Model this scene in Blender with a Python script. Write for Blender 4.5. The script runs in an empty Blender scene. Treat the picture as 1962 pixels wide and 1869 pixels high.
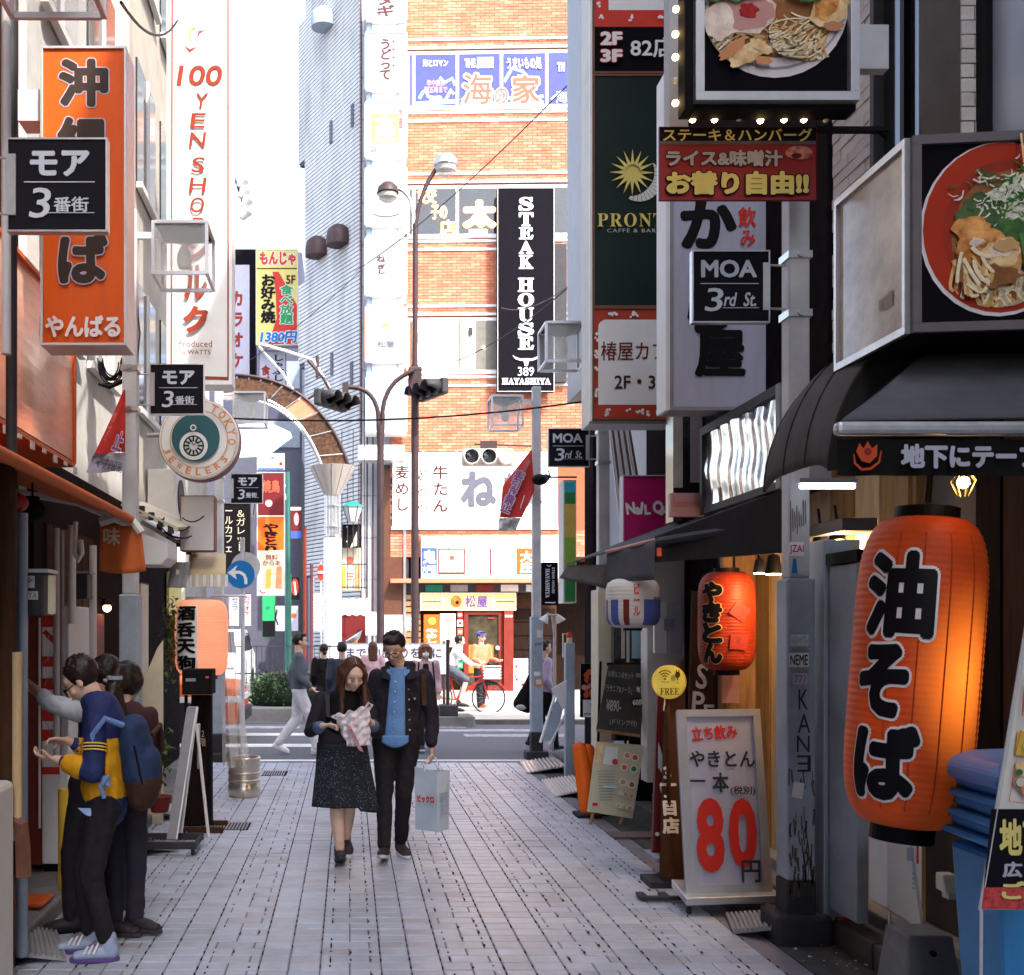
import bpy, bmesh, math, random
from mathutils import Vector, Matrix
from math import sin, cos, pi, radians, sqrt, atan2
random.seed(7)
sc = bpy.context.scene
col = sc.collection
# ------------------------------------------------------------------ camera, sky, sun, exposure
F, CX, CY, EYE = 2000.0, 670.0, 1210.0, 1.7        # focal length and principal point in photo pixels, eye height in metres
cam = bpy.data.objects.new('camera', bpy.data.cameras.new('camera'))
col.objects.link(cam); sc.camera = cam
cam.data.sensor_width = 36.0
cam.data.lens = 36.0 * F / 1962.0
cam.data.shift_x = (981.0 - CX) / 1962.0
cam.data.shift_y = (CY - 934.5) / 1962.0
cam.data.clip_start = 0.05; cam.data.clip_end = 2000
cam.location = (0, 0, EYE); cam.rotation_euler = (pi / 2, 0, 0)
cam.data.dof.use_dof = True; cam.data.dof.focus_distance = 6.6; cam.data.dof.aperture_fstop = 9.0
SUN_EL, SUN_AZ = radians(50), radians(150)          # behind the camera, over its right shoulder
w = bpy.data.worlds.new('World'); sc.world = w; w.use_nodes = True
nt = w.node_tree; bg = nt.nodes['Background']
sky = nt.nodes.new('ShaderNodeTexSky'); sky.sky_type = 'NISHITA'; sky.sun_disc = False
sky.sun_elevation = SUN_EL; sky.sun_rotation = SUN_AZ
sky.air_density = 1.0; sky.dust_density = 3.0; sky.ozone_density = 1.0
hs = nt.nodes.new('ShaderNodeHueSaturation'); hs.inputs['Saturation'].default_value = .75; hs.inputs['Value'].default_value = 1.05      # thin autumn haze over the whole sky
nt.links.new(sky.outputs[0], hs.inputs['Color']); nt.links.new(hs.outputs[0], bg.inputs[0]); bg.inputs[1].default_value = 0.15
sl = bpy.data.lights.new('sun', 'SUN'); sl.energy = 2.0; sl.angle = radians(0.6); sl.color = (1.0, 0.93, 0.84)
so = bpy.data.objects.new('sun', sl); col.objects.link(so)
sd = Vector((sin(SUN_AZ) * cos(SUN_EL), cos(SUN_AZ) * cos(SUN_EL), sin(SUN_EL)))
so.rotation_euler = sd.to_track_quat('Z', 'Y').to_euler(); so.location = (0, 0, 30)
sc.view_settings.view_transform = 'Standard'; sc.view_settings.look = 'None'
sc.view_settings.gamma = 1; sc.view_settings.use_curve_mapping = False
sc.view_settings.exposure = 2.2
sc.render.engine = 'CYCLES'
sc.cycles.max_bounces = 6; sc.cycles.transparent_max_bounces = 8
sc.cycles.use_adaptive_sampling = True
try:
    sc.cycles.use_denoising = True; sc.cycles.denoiser = 'OPENIMAGEDENOISE'
except Exception: pass

# ------------------------------------------------------------------ materials
MT = {}
def mat(name, c=(.5, .5, .5), rough=.6, metal=0, emit=0, ecol=None, var=.12, scale=6.0, bump=.0, bscale=60, alpha=1, trans=0,
        spec=.22, c2=None, stretch=None, sub=0, dirt=0, world=0):
    """procedural material: a base colour broken up by two octaves of noise, optional second colour, optional relief"""
    if name in MT: return MT[name]
    m = bpy.data.materials.new(name); m.use_nodes = True; n = m.node_tree.nodes; l = m.node_tree.links
    b = n['Principled BSDF']
    src = n.new('ShaderNodeNewGeometry').outputs['Position'] if world else n.new('ShaderNodeTexCoord').outputs['Object']
    if stretch:
        mp = n.new('ShaderNodeMapping'); mp.inputs['Scale'].default_value = stretch; l.new(src, mp.inputs[0]); src = mp.outputs[0]
    nz = n.new('ShaderNodeTexNoise'); nz.inputs['Scale'].default_value = scale; nz.inputs['Detail'].default_value = 6
    nz.inputs['Roughness'].default_value = .65
    l.new(src, nz.inputs['Vector'])
    rp = n.new('ShaderNodeValToRGB'); l.new(nz.outputs[0], rp.inputs[0])
    e = rp.color_ramp.elements
    e[0].position = .32; e[1].position = .68
    lo = [max(0, x * (1 - var)) for x in c]; hi = [min(1, x * (1 + var)) for x in (c2 or c)]
    e[0].color = (*lo, 1); e[1].color = (*hi, 1)
    out = rp.outputs[0]
    if dirt:
        n2 = n.new('ShaderNodeTexNoise'); n2.inputs['Scale'].default_value = 1.7; n2.inputs['Detail'].default_value = 9
        l.new(src, n2.inputs['Vector'])
        r2 = n.new('ShaderNodeValToRGB'); r2.color_ramp.elements[0].position = .45; r2.color_ramp.elements[1].position = .75
        l.new(n2.outputs[0], r2.inputs[0])
        mx = n.new('ShaderNodeMixRGB'); mx.blend_type = 'MIX'; mx.inputs[2].default_value = (.05, .042, .035, 1)
        mm = n.new('ShaderNodeMath'); mm.operation = 'MULTIPLY'; mm.inputs[1].default_value = dirt
        l.new(r2.outputs[0], mm.inputs[0]); l.new(mm.outputs[0], mx.inputs[0]); l.new(out, mx.inputs[1]); out = mx.outputs[0]
    l.new(out, b.inputs['Base Color'])
    b.inputs['Roughness'].default_value = rough; b.inputs['Metallic'].default_value = metal
    b.inputs['Specular IOR Level'].default_value = spec
    if alpha < 1: b.inputs['Alpha'].default_value = alpha
    if trans: b.inputs['Transmission Weight'].default_value = trans
    if sub: b.inputs['Subsurface Weight'].default_value = sub; b.inputs['Subsurface Scale'].default_value = .02
    if emit:
        b.inputs['Emission Strength'].default_value = emit; b.inputs['Emission Color'].default_value = (*(ecol or c), 1)
    if bump:
        n3 = n.new('ShaderNodeTexNoise'); n3.inputs['Scale'].default_value = bscale; n3.inputs['Detail'].default_value = 5
        l.new(src, n3.inputs['Vector'])
        bp = n.new('ShaderNodeBump'); bp.inputs['Strength'].default_value = bump; bp.inputs['Distance'].default_value = .01
        l.new(n3.outputs[0], bp.inputs['Height']); l.new(bp.outputs[0], b.inputs['Normal'])
    MT[name] = m
    return m
K = lambda n: MT[n]
mat('white', (.78, .78, .78), .45, var=.04, dirt=.08); mat('offwhite', (.66, .64, .6), .5, var=.06, dirt=.15)
mat('wallwhite', (.62, .6, .56), .8, var=.1, dirt=.25, bump=.2)
mat('cream', (.62, .56, .42), .6, var=.08); mat('black', (.007, .006, .008), .5, var=.2, spec=.1); mat('blackmat', (.01, .009, .009), .85, spec=.08, var=.3)
mat('navyblack', (.008, .007, .013), .6, spec=.09, var=.1); mat('steakblack', (.006, .005, .008), .8, spec=.05, var=.1)
mat('darkgrey', (.035, .034, .04), .6, var=.2, dirt=.2); mat('grey', (.28, .28, .3), .55, var=.12, dirt=.2)
mat('lightgrey', (.5, .5, .52), .5, var=.08, dirt=.15); mat('steel', (.55, .55, .56), .32, metal=.9, var=.12, dirt=.1)
mat('alu', (.6, .6, .62), .38, metal=.7, var=.08, dirt=.12); mat('polegrey', (.34, .4, .47), .5, var=.12, dirt=.45, bump=.2, bscale=25)
mat('polewhite', (.55, .56, .58), .5, var=.1, dirt=.35); mat('bronze', (.05, .03, .032), .5, metal=.2, var=.15)
mat('orange', (.78, .15, .02), .45, var=.08); mat('orangedark', (.62, .1, .015), .45); mat('red', (.6, .035, .02), .45, var=.1)
mat('redprint', (.62, .03, .02), .5, var=.05); mat('darkred', (.25, .02, .015), .5, var=.12); mat('brownred', (.16, .022, .015), .5)
mat('burgundy', (.12, .012, .014), .5, var=.1); mat('yellow', (.75, .5, .06), .5, var=.06); mat('paleyellow', (.72, .62, .2), .5, var=.05)
mat('green', (.02, .3, .1), .5); mat('teal', (.01, .2, .14), .45); mat('darkgreen', (.012, .028, .024), .3, var=.15)
mat('blue', (.05, .1, .45), .5); mat('signblue', (.01, .17, .48), .4, var=.05); mat('winblue', (.05, .06, .32), .35, var=.1)
mat('paleblue', (.3, .42, .7), .5); mat('skyblue', (.45, .68, .78), .4, var=.06); mat('magenta', (.45, .012, .13), .4, var=.1)
mat('pinkish', (.55, .3, .3), .5, var=.1); mat('lav', (.44, .44, .54), .4, var=.06, dirt=.12, stretch=(3, 3, .8)); mat('slate', (.3, .36, .44), .5)
mat('brown', (.06, .028, .016), .85, spec=.05, var=.25, scale=3, stretch=(8, 8, 1)); mat('wood', (.3, .16, .07), .55, var=.3, scale=3, stretch=(9, 9, 1))
mat('darkwood', (.018, .01, .008), .9, spec=.04, var=.3, scale=3, stretch=(9, 9, 1)); mat('palewood', (.5, .36, .2), .6, var=.2, scale=3, stretch=(9, 9, 1))
mat('concrete', (.2, .195, .19), .9, var=.2, dirt=.5, bump=.5, bscale=40); mat('kerbstone', (.12, .115, .11), .9, var=.2, dirt=.4, bump=.5, bscale=50)
mat('asphalt', (.12, .12, .135), .85, var=.3, scale=60, bump=.5, bscale=200); mat('strip', (.07, .066, .064), .9, var=.3, scale=10, dirt=.5, bump=.5, bscale=120)
mat('roadpaint', (.68, .68, .66), .7, var=.1, dirt=.35, scale=20)
mat('blueplastic', (.06, .28, .62), .38, var=.06, bump=.05); mat('bluelid', (.16, .32, .68), .35, var=.06)
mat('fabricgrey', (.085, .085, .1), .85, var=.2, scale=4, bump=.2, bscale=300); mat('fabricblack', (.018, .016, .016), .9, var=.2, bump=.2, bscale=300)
mat('fabricbrown', (.085, .075, .072), .9, var=.2, bump=.2, bscale=300); mat('glass', (.8, .85, .85), .05, alpha=.22, var=.03)
mat('darkglass', (.02, .022, .025), .08, var=.3, spec=.8); mat('mirror', (.75, .78, .8), .12, metal=.9, var=.1, bump=.6, bscale=7, stretch=(1, 1, .25))
mat('copperacrylic', (.95, .52, .36), .16, var=.14, metal=.2, spec=.8, bump=.8, bscale=2.5, stretch=(.5, .6, 3))
mat('bulb', (1, .75, .4), .3, emit=9, ecol=(1, .62, .25)); mat('bulbwhite', (1, .9, .75), .3, emit=8, ecol=(1, .82, .6))
mat('lamplens', (.6, .6, .55), .15, alpha=.6, var=.1); mat('leaf', (.035, .075, .022), .5, var=.5, scale=9, c2=(.075, .13, .04)); mat('leafdark', (.03, .06, .025), .55, var=.5, scale=12, c2=(.06, .1, .04))
mat('rubber', (.02, .02, .02), .8); mat('bluecloth', (.12, .2, .42), .8, var=.15, scale=40)
mat('flesh', (.62, .4, .3), .5, var=.1, scale=30, sub=.1)
mat('litred', (1, .25, .06), .3, emit=3, ecol=(1, .3, .08))
mat('interior', (.3, .17, .06), .7, var=.3, scale=3, stretch=(6, 6, 1))

# ------------------------------------------------------------------ mesh builder
class MB:
    def __init__(s): s.v = []; s.f = []
    def add(s, vs, fs):
        k = len(s.v); s.v += [tuple(x) for x in vs]; s.f += [tuple(i + k for i in q) for q in fs]; return s
    def box(s, c, d, rot=None):
        x, y, z = d[0] / 2, d[1] / 2, d[2] / 2
        vs = [Vector(p) for p in ((-x, -y, -z), (x, -y, -z), (x, y, -z), (-x, y, -z), (-x, -y, z), (x, -y, z), (x, y, z), (-x, y, z))]
        if rot is not None: vs = [rot @ p for p in vs]
        c = Vector(c)
        return s.add([p + c for p in vs], [(0, 3, 2, 1), (4, 5, 6, 7), (0, 1, 5, 4), (1, 2, 6, 5), (2, 3, 7, 6), (3, 0, 4, 7)])
    def span(s, a, b):
        return s.box([(a[i] + b[i]) / 2 for i in range(3)], [abs(a[i] - b[i]) for i in range(3)])
    def tube(s, a, b, r0, r1=None, n=12, cap=True):
        a, b = Vector(a), Vector(b); r1 = r0 if r1 is None else r1
        d = (b - a).normalized(); u = d.orthogonal().normalized(); w_ = d.cross(u)
        vs = [a + (u * cos(2 * pi * i / n) + w_ * sin(2 * pi * i / n)) * r0 for i in range(n)] + [b + (u * cos(2 * pi * i / n) + w_ * sin(2 * pi * i / n)) * r1 for i in range(n)]
        fs = [(i, (i + 1) % n, n + (i + 1) % n, n + i) for i in range(n)]
        if cap: fs += [tuple(range(n - 1, -1, -1)), tuple(range(n, 2 * n))]
        return s.add(vs, fs)
    def path(s, pts, r, n=8):
        pts = [Vector(p) for p in pts]; rs = r if isinstance(r, (list, tuple)) else [r] * len(pts)
        vs = []; fs = []; up = None
        for i, p in enumerate(pts):
            d = (pts[min(i + 1, len(pts) - 1)] - pts[max(i - 1, 0)]).normalized()
            if up is None: up = d.orthogonal().normalized()
            up = (up - d * up.dot(d)).normalized(); w_ = d.cross(up)
            vs += [p + (up * cos(2 * pi * k / n) + w_ * sin(2 * pi * k / n)) * rs[i] for k in range(n)]
            if i: fs += [((i - 1) * n + k, (i - 1) * n + (k + 1) % n, i * n + (k + 1) % n, i * n + k) for k in range(n)]
        fs += [tuple(range(n - 1, -1, -1)), tuple(range(len(vs) - n, len(vs)))]
        return s.add(vs, fs)
    def lathe(s, prof, c=(0, 0, 0), n=24, rot=None, sx=1, sy=1, cap=True):
        vs = []; c = Vector(c)
        for r, z in prof: 
            for i in range(n):
                p = Vector((cos(2 * pi * i / n) * r * sx, sin(2 * pi * i / n) * r * sy, z))
                vs.append((rot @ p if rot is not None else p) + c)
        fs = []
        for j in range(len(prof) - 1):
            fs += [(j * n + i, j * n + (i + 1) % n, (j + 1) * n + (i + 1) % n, (j + 1) * n + i) for i in range(n)]
        if cap: fs += [tuple(range(n - 1, -1, -1)), tuple(range(len(vs) - n, len(vs)))]
        return s.add(vs, fs)
    def ball(s, c, r, n=14, rot=None):
        r = (r, r, r) if not isinstance(r, (tuple, list)) else r
        vs = []; fs = []; m = max(6, n // 2 + 2); c = Vector(c)
        for j in range(m + 1):
            t = pi * j / m
            for i in range(n):
                p = Vector((sin(t) * cos(2 * pi * i / n) * r[0], sin(t) * sin(2 * pi * i / n) * r[1], -cos(t) * r[2]))
                vs.append((rot @ p if rot is not None else p) + c)
        for j in range(m):
            fs += [(j * n + i, j * n + (i + 1) % n, (j + 1) * n + (i + 1) % n, (j + 1) * n + i) for i in range(n)]
        return s.add(vs, fs)
    def cap2(s, a, b, ra, rb, side=(1, 0, 0), n=16, h=5):
        """tapered limb with rounded ends; ra / rb are radii or (across, through) pairs"""
        a, b = Vector(a), Vector(b); ra = ra if isinstance(ra, (tuple, list)) else (ra, ra); rb = rb if isinstance(rb, (tuple, list)) else (rb, rb)
        d = (b - a).normalized(); u = Vector(side); u = u - d * u.dot(d)
        if u.length < 1e-3: u = d.orthogonal()
        u.normalize(); w_ = d.cross(u); vs = []; fs = []; rings = []
        for j in range(1, h + 1):
            t = pi / 2 * j / h; rings.append((a - d * min(ra) * cos(t), ra[0] * sin(t), ra[1] * sin(t)))
        for j in range(h, 0, -1):
            t = pi / 2 * j / h; rings.append((b + d * min(rb) * cos(t), rb[0] * sin(t), rb[1] * sin(t)))
        for p, x, y in rings: vs += [p + u * cos(2 * pi * i / n) * x + w_ * sin(2 * pi * i / n) * y for i in range(n)]
        for j in range(len(rings) - 1): fs += [(j * n + i, j * n + (i + 1) % n, (j + 1) * n + (i + 1) % n, (j + 1) * n + i) for i in range(n)]
        fs += [tuple(range(n - 1, -1, -1)), tuple(range(len(vs) - n, len(vs)))]
        return s.add(vs, fs)
    def prism(s, poly, y0, y1):
        """polygon in the xz plane, given thickness from y0 (front) to y1"""
        n = len(poly)
        vs = [(x, y0, z) for x, z in poly] + [(x, y1, z) for x, z in poly]
        return s.add(vs, [tuple(range(n)), tuple(range(2 * n - 1, n - 1, -1))] + [(i, n + i, n + (i + 1) % n, (i + 1) % n) for i in range(n)])
    def quad(s, a, b, c, d): return s.add([a, b, c, d], [(0, 1, 2, 3)])
    def grid(s, fn, nu, nv):
        vs = [fn(i / nu, j / nv) for j in range(nv + 1) for i in range(nu + 1)]
        return s.add(vs, [(j * (nu + 1) + i, j * (nu + 1) + i + 1, (j + 1) * (nu + 1) + i + 1, (j + 1) * (nu + 1) + i) for j in range(nv) for i in range(nu)])
    def mesh(s, name, smooth=False):
        me = bpy.data.meshes.new(name); me.from_pydata(s.v, [], s.f); me.validate()
        bm = bmesh.new(); bm.from_mesh(me); bmesh.ops.recalc_face_normals(bm, faces=bm.faces); bm.to_mesh(me); bm.free()
        if smooth:
            for p in me.polygons: p.use_smooth = True
            try: me.set_sharp_from_angle(angle=radians(38))
            except Exception: pass
        return me
    def build(s, name, m, parent=None, smooth=False, bevel=0, label=None, kind=None, solid=0):
        me = s.mesh(name, smooth); me.materials.append(K(m) if isinstance(m, str) else m)
        o = bpy.data.objects.new(name, me); col.objects.link(o)
        if parent is not None: o.parent = parent
        if bevel:
            md = o.modifiers.new('edge', 'BEVEL'); md.width = bevel; md.segments = 2; md.limit_method = 'ANGLE'; md.angle_limit = radians(40)
        if solid:
            md = o.modifiers.new('thick', 'SOLIDIFY'); md.thickness = solid; md.offset = 0
        if label: o['label'] = label
        if kind: o['kind'] = kind
        return o

def P(u, v, Y): return Vector(((u - CX) / F * Y, Y, EYE - (v - CY) / F * Y))
def G(u, v):
    """point of the ground seen at pixel u, v"""
    Y = EYE * F / (v - CY); return Vector(((u - CX) / F * Y, Y, 0))
def thing(name, label, cat, loc=(0, 0, 0), rz=0, group=None):
    o = bpy.data.objects.new(name, None); o.empty_display_size = .1; col.objects.link(o)
    o.location = loc; o.rotation_euler = (0, 0, rz); o['label'] = label; o['category'] = cat
    if group: o['group'] = group
    return o
def tag(o, label, cat, group=None, kind=None):
    o['label'] = label; o['category'] = cat
    if group: o['group'] = group
    if kind: o['kind'] = kind
    return o
def struct(name, mb, m, **k): return mb.build(name, m, kind='structure', **k)
def copy_tree(o, parent=None):
    c = o.copy(); col.objects.link(c); c.parent = parent
    for ch in list(o.children): copy_tree(ch, c)
    return c

# ------------------------------------------------------------------ lettering
TXC = {}
def text_mesh(txt, bold=0, vert=False, space=1.0, line=.95):
    key = (txt, bold, vert, space, line)
    if key in TXC: return TXC[key]
    cu = bpy.data.curves.new('t', 'FONT'); cu.body = '\n'.join(txt) if vert else txt
    cu.align_x = 'CENTER'; cu.size = 1; cu.offset = bold; cu.space_line = line; cu.space_character = space; cu.resolution_u = 3
    ob = bpy.data.objects.new('t', cu); me = bpy.data.meshes.new_from_object(ob)
    bpy.data.objects.remove(ob); bpy.data.curves.remove(cu)
    vs = [tuple(v.co) for v in me.vertices]; fs = [tuple(p.vertices) for p in me.polygons]
    bpy.data.meshes.remove(me)
    TXC[key] = (vs, fs); return TXC[key]
def text_fit(txt, w_, h_, bold=0, vert=False, space=1.0, line=.95, shear=0, ref=0):
    """2-d lettering scaled to w_ x h_ and centred on 0,0; weight comes from copies nudged round a circle, each a hair in front of the last"""
    vs, fs = text_mesh(txt, 0, vert, space, line)
    if not vs: return [], []
    x0, x1 = min(v[0] for v in vs) - ref, max(v[0] for v in vs) + ref; y0, y1 = min(v[1] for v in vs) - ref, max(v[1] for v in vs) + ref
    sx, sy = w_ / max(x1 - x0, 1e-4), h_ / max(y1 - y0, 1e-4)
    n = 0 if bold <= 0 else (6 if bold < .03 else 10 if bold < .06 else 16); V = []; Q = []
    for j in range(n + 1):
        dx, dy = (0, 0) if j == n else (bold * cos(2 * pi * j / n), bold * sin(2 * pi * j / n))
        b = len(V)
        V += [((v[0] + dx - (x0 + x1) / 2) * sx + shear * (v[1] + dy - (y0 + y1) / 2) * sy, (v[1] + dy - (y0 + y1) / 2) * sy, -j * .00006) for v in vs]
        Q += [tuple(i + b for i in q) for q in fs]
    return V, Q

def prints(t, items, k, uc, vc, y=-.002):
    """flat print on a sign face: items in photo pixels, k metres per pixel, face at local y"""
    yy = y
    for it in items:
        kind = it[0]; yy -= .0012; mb = MB(); name = 'print'
        X = lambda u: (u - uc) * k
        Z = lambda v: (vc - v) * k
        if kind == 'T':
            _, txt, (u0, v0, u1, v1), m = it[:4]; o = it[4] if len(it) > 4 else {}
            out = o.get('out'); oo = {a: b for a, b in o.items() if a not in ('out', 'rot', 'name')}
            for m2, b in ([(out[0], oo.get('bold', 0) + out[1])] if out else []) + [(m, oo.get('bold', 0))]:
                q = dict(oo); q['bold'] = b; q['ref'] = oo.get('bold', 0)
                vs, fs = text_fit(txt, (u1 - u0) * k, (v1 - v0) * k, **q)
                a = radians(o.get('rot', 0)); cx, cz = X((u0 + u1) / 2), Z((v0 + v1) / 2)
                mm = MB().add([(cx + x * cos(a) - z * sin(a), yy + y_, cz + x * sin(a) + z * cos(a)) for x, z, y_ in vs], fs)
                mm.build(o.get('name', 'lettering'), m2, t); yy -= .0012
            continue
        if kind == 'R':
            _, (u0, v0, u1, v1), m = it[:3]; mb.quad((X(u0), yy, Z(v1)), (X(u1), yy, Z(v1)), (X(u1), yy, Z(v0)), (X(u0), yy, Z(v0)))
        elif kind == 'P':
            _, pts, m = it[:3]; mb.add([(X(u), yy, Z(v)) for u, v in pts], [tuple(range(len(pts)))])
        elif kind == 'D':
            _, u, v, r, m = it[:5]; ry = it[5] if len(it) > 5 else r
            mb.add([(X(u + r * cos(a * pi / 16)), yy, Z(v + ry * sin(a * pi / 16))) for a in range(32)], [tuple(range(32))])
        elif kind == 'O':
            _, u, v, r0, r1, m = it[:6]
            mb.add([(X(u + r * cos(a * pi / 16)), yy, Z(v + r * sin(a * pi / 16))) for r in (r0, r1) for a in range(32)],
                   [(a, (a + 1) % 32, 32 + (a + 1) % 32, 32 + a) for a in range(32)])
        elif kind == 'L':
            _, pts, wd, m = it[:4]; vs = []
            for i, (u, v) in enumerate(pts):
                a = pts[max(i - 1, 0)]; b = pts[min(i + 1, len(pts) - 1)]; d = Vector((b[0] - a[0], b[1] - a[1])); d.normalize()
                ww = wd[i] if isinstance(wd, (list, tuple)) else wd
                vs += [(X(u - d.y * ww / 2), yy, Z(v + d.x * ww / 2)), (X(u + d.y * ww / 2), yy, Z(v - d.x * ww / 2))]
            mb.add(vs, [(2 * i, 2 * i + 1, 2 * i + 3, 2 * i + 2) for i in range(len(pts) - 1)])
        elif kind == 'M':      # many strokes in one layer
            _, strokes, m = it[:3]
            for pts, wd in strokes:
                vs = []
                for i, (u, v) in enumerate(pts):
                    a = pts[max(i - 1, 0)]; b = pts[min(i + 1, len(pts) - 1)]; d = Vector((b[0] - a[0], b[1] - a[1])); d.normalize()
                    vs += [(X(u - d.y * wd / 2), yy, Z(v + d.x * wd / 2)), (X(u + d.y * wd / 2), yy, Z(v - d.x * wd / 2))]
                mb.add(vs, [(2 * i, 2 * i + 1, 2 * i + 3, 2 * i + 2) for i in range(len(pts) - 1)])
        mb.build('brush_strokes' if kind == 'M' else name, m, t, kind='stuff' if kind == 'M' else None)

def sign(box, Y, label, cat='sign', name='hanging_sign', face='white', frame='alu', fw=4, depth=.12, items=(), rz=0, group=None, proud=.012, back=None):
    """a sign seen in the photo at pixel box; cabinet, frame bars and face are parts"""
    u0, v0, u1, v1 = box; k = Y / F; uc, vc = (u0 + u1) / 2, (v0 + v1) / 2; W, Hh = (u1 - u0) * k, (v1 - v0) * k
    t = thing(name, label, cat, P(uc, vc, Y), rz, group)
    MB().span((-W / 2 + .001, .004, -Hh / 2 + .001), (W / 2 - .001, depth, Hh / 2 - .001)).build('cabinet', back or frame, t, bevel=.003)
    f = fw * k
    if fw:
        MB().span((-W / 2, -proud, Hh / 2 - f), (W / 2, .0035, Hh / 2)).span((-W / 2, -proud, -Hh / 2), (W / 2, .0035, -Hh / 2 + f)) \
            .span((-W / 2, -proud, -Hh / 2 + f), (-W / 2 + f, .0035, Hh / 2 - f)).span((W / 2 - f, -proud, -Hh / 2 + f), (W / 2, .0035, Hh / 2 - f)).build('frame', frame, t, bevel=.0015)
    MB().span((-W / 2 + f, 0, -Hh / 2 + f), (W / 2 - f, .003, Hh / 2 - f)).build('face', face, t)
    prints(t, items, k, uc, vc, -.001)
    return t
def rail(name, pts, r, m, label, cat, n=6, group=None):
    return tag(MB().path(pts, r, n).build(name, m, smooth=True), label, cat, group)
def bez(a, b, c, n=10):
    a, b, c = Vector(a), Vector(b), Vector(c)
    return [a * (1 - t) ** 2 + b * 2 * t * (1 - t) + c * t * t for t in [i / n for i in range(n + 1)]]
def sag(a, b, d, n=10):
    a, b = Vector(a), Vector(b)
    return [a.lerp(b, i / n) - Vector((0, 0, d * 4 * (i / n) * (1 - i / n))) for i in range(n + 1)]
# ================================================================== SETTING
Z0 = 0.0
struct('ground', MB().span((-120, -40, -.4), (120, 260, -.1)), 'asphalt')
struct('road', MB().span((-60, 13.75, -.12), (60, 19.5, -.03)), 'asphalt')
struct('pavement', MB().span((-2.35, -3, -.2), (2.31, 13.55, -.006)), mat('jointbed', (.2, .18, .2), .9, var=.15, dirt=.3))
struct('gutter_strip', MB().span((2.315, -3, -.2), (2.62, 13.5, -.002)), 'strip')
far = struct('far_pavement', MB().span((-.2, 19.5, -.1), (60, 29.4, .05)), mat('farpave', (.45, .42, .37), .85, var=.1, dirt=.2))
side = struct('side_road', MB().span((-9, 19.6, -.12), (-.75, 70, -.025)), 'asphalt')
# kerbs
kp = MB(); 
for i in range(14): kp.span((2.63, -3 + i * 1.18, -.1), (2.80, -3 + i * 1.18 + 1.165, .13))
tag(kp.build('kerb', 'kerbstone', bevel=.012), 'row of worn concrete kerb stones below the shopfronts on the right', 'kerb', kind='structure')
tag(MB().span((2.8, -3, -.1), (3.3, 13.4, .2)).build('shop_step', 'concrete', bevel=.01), 'grey concrete step under the shopfronts on the right', 'step', kind='structure')
tag(MB().span((-2.6, -3, -.1), (-1.74, 13.3, .09)).build('shop_step', 'concrete', bevel=.015), 'rough concrete step along the shopfronts on the left', 'step', kind='structure')
for i in range(9):
    o = MB().span((-.15 + i * 1.2, 19.35, -.1), (-.15 + i * 1.2 + 1.18, 19.5, .06)).build('kerb_stone', 'kerbstone', far, bevel=.01)
# --- pavers: full joints at .26 .41 .57 of a .62 m module, staggered joints between them
pv = []
PW, PR = .62, .12
random.seed(3)
for r in range(int(14.6 / PR)):
    y = -1.0 + r * PR
    for mcol in range(-5, 6):
        x = mcol * PW - .1
        xs = [.57, .62 + (.0 if r % 3 else .10), .62 + (.205 if r % 2 else .155), .88] if r % 2 else [.57, .62 + .1, .88]
        cells = [(.26, .41), (.41, .57)] + [(xs[i], xs[i + 1]) for i in range(len(xs) - 1)]
        for a, b in cells:
            if x + a > -2.3 and x + b < 2.3: pv.append((x + a, x + b, y))
pm = [mat('paver%d' % i, c, .36, var=.12, scale=6, dirt=.3, bump=.3, bscale=120, spec=.6, world=1) for i, c in enumerate([(.38, .42, .5), (.35, .375, .44), (.41, .45, .535), (.37, .375, .43), (.4, .44, .52)])]
unit = {}
def paver_mesh(w_, m):
    k = (round(w_, 3), m)
    if k not in unit:
        g = .004; x = w_ / 2 - g; y = PR / 2 - g; c = .004
        mb = MB().add([(-x, -y, -.03), (x, -y, -.03), (x, y, -.03), (-x, y, -.03), (-x, -y, -c), (x, -y, -c), (x, y, -c), (-x, y, -c), (-x + c, -y + c, 0), (x - c, -y + c, 0), (x - c, y - c, 0), (-x + c, y - c, 0)],
                      [(0, 1, 5, 4), (1, 2, 6, 5), (2, 3, 7, 6), (3, 0, 4, 7), (4, 5, 9, 8), (5, 6, 10, 9), (6, 7, 11, 10), (7, 4, 8, 11), (8, 9, 10, 11)])
        me = mb.mesh('paver'); me.materials.append(pm[m]); unit[k] = me
    return unit[k]
def vis(x, y):
    if y < .8: return False
    v = CY + EYE * F / y; u = CX + x * F / y
    return v < 1869 + 15 and -20 < u < 1980
pv.sort(key=lambda q: (not vis((q[0] + q[1]) / 2, q[2]), q[2]))
pave = bpy.data.objects['pavement']; rest = [MB() for _ in pm]
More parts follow.
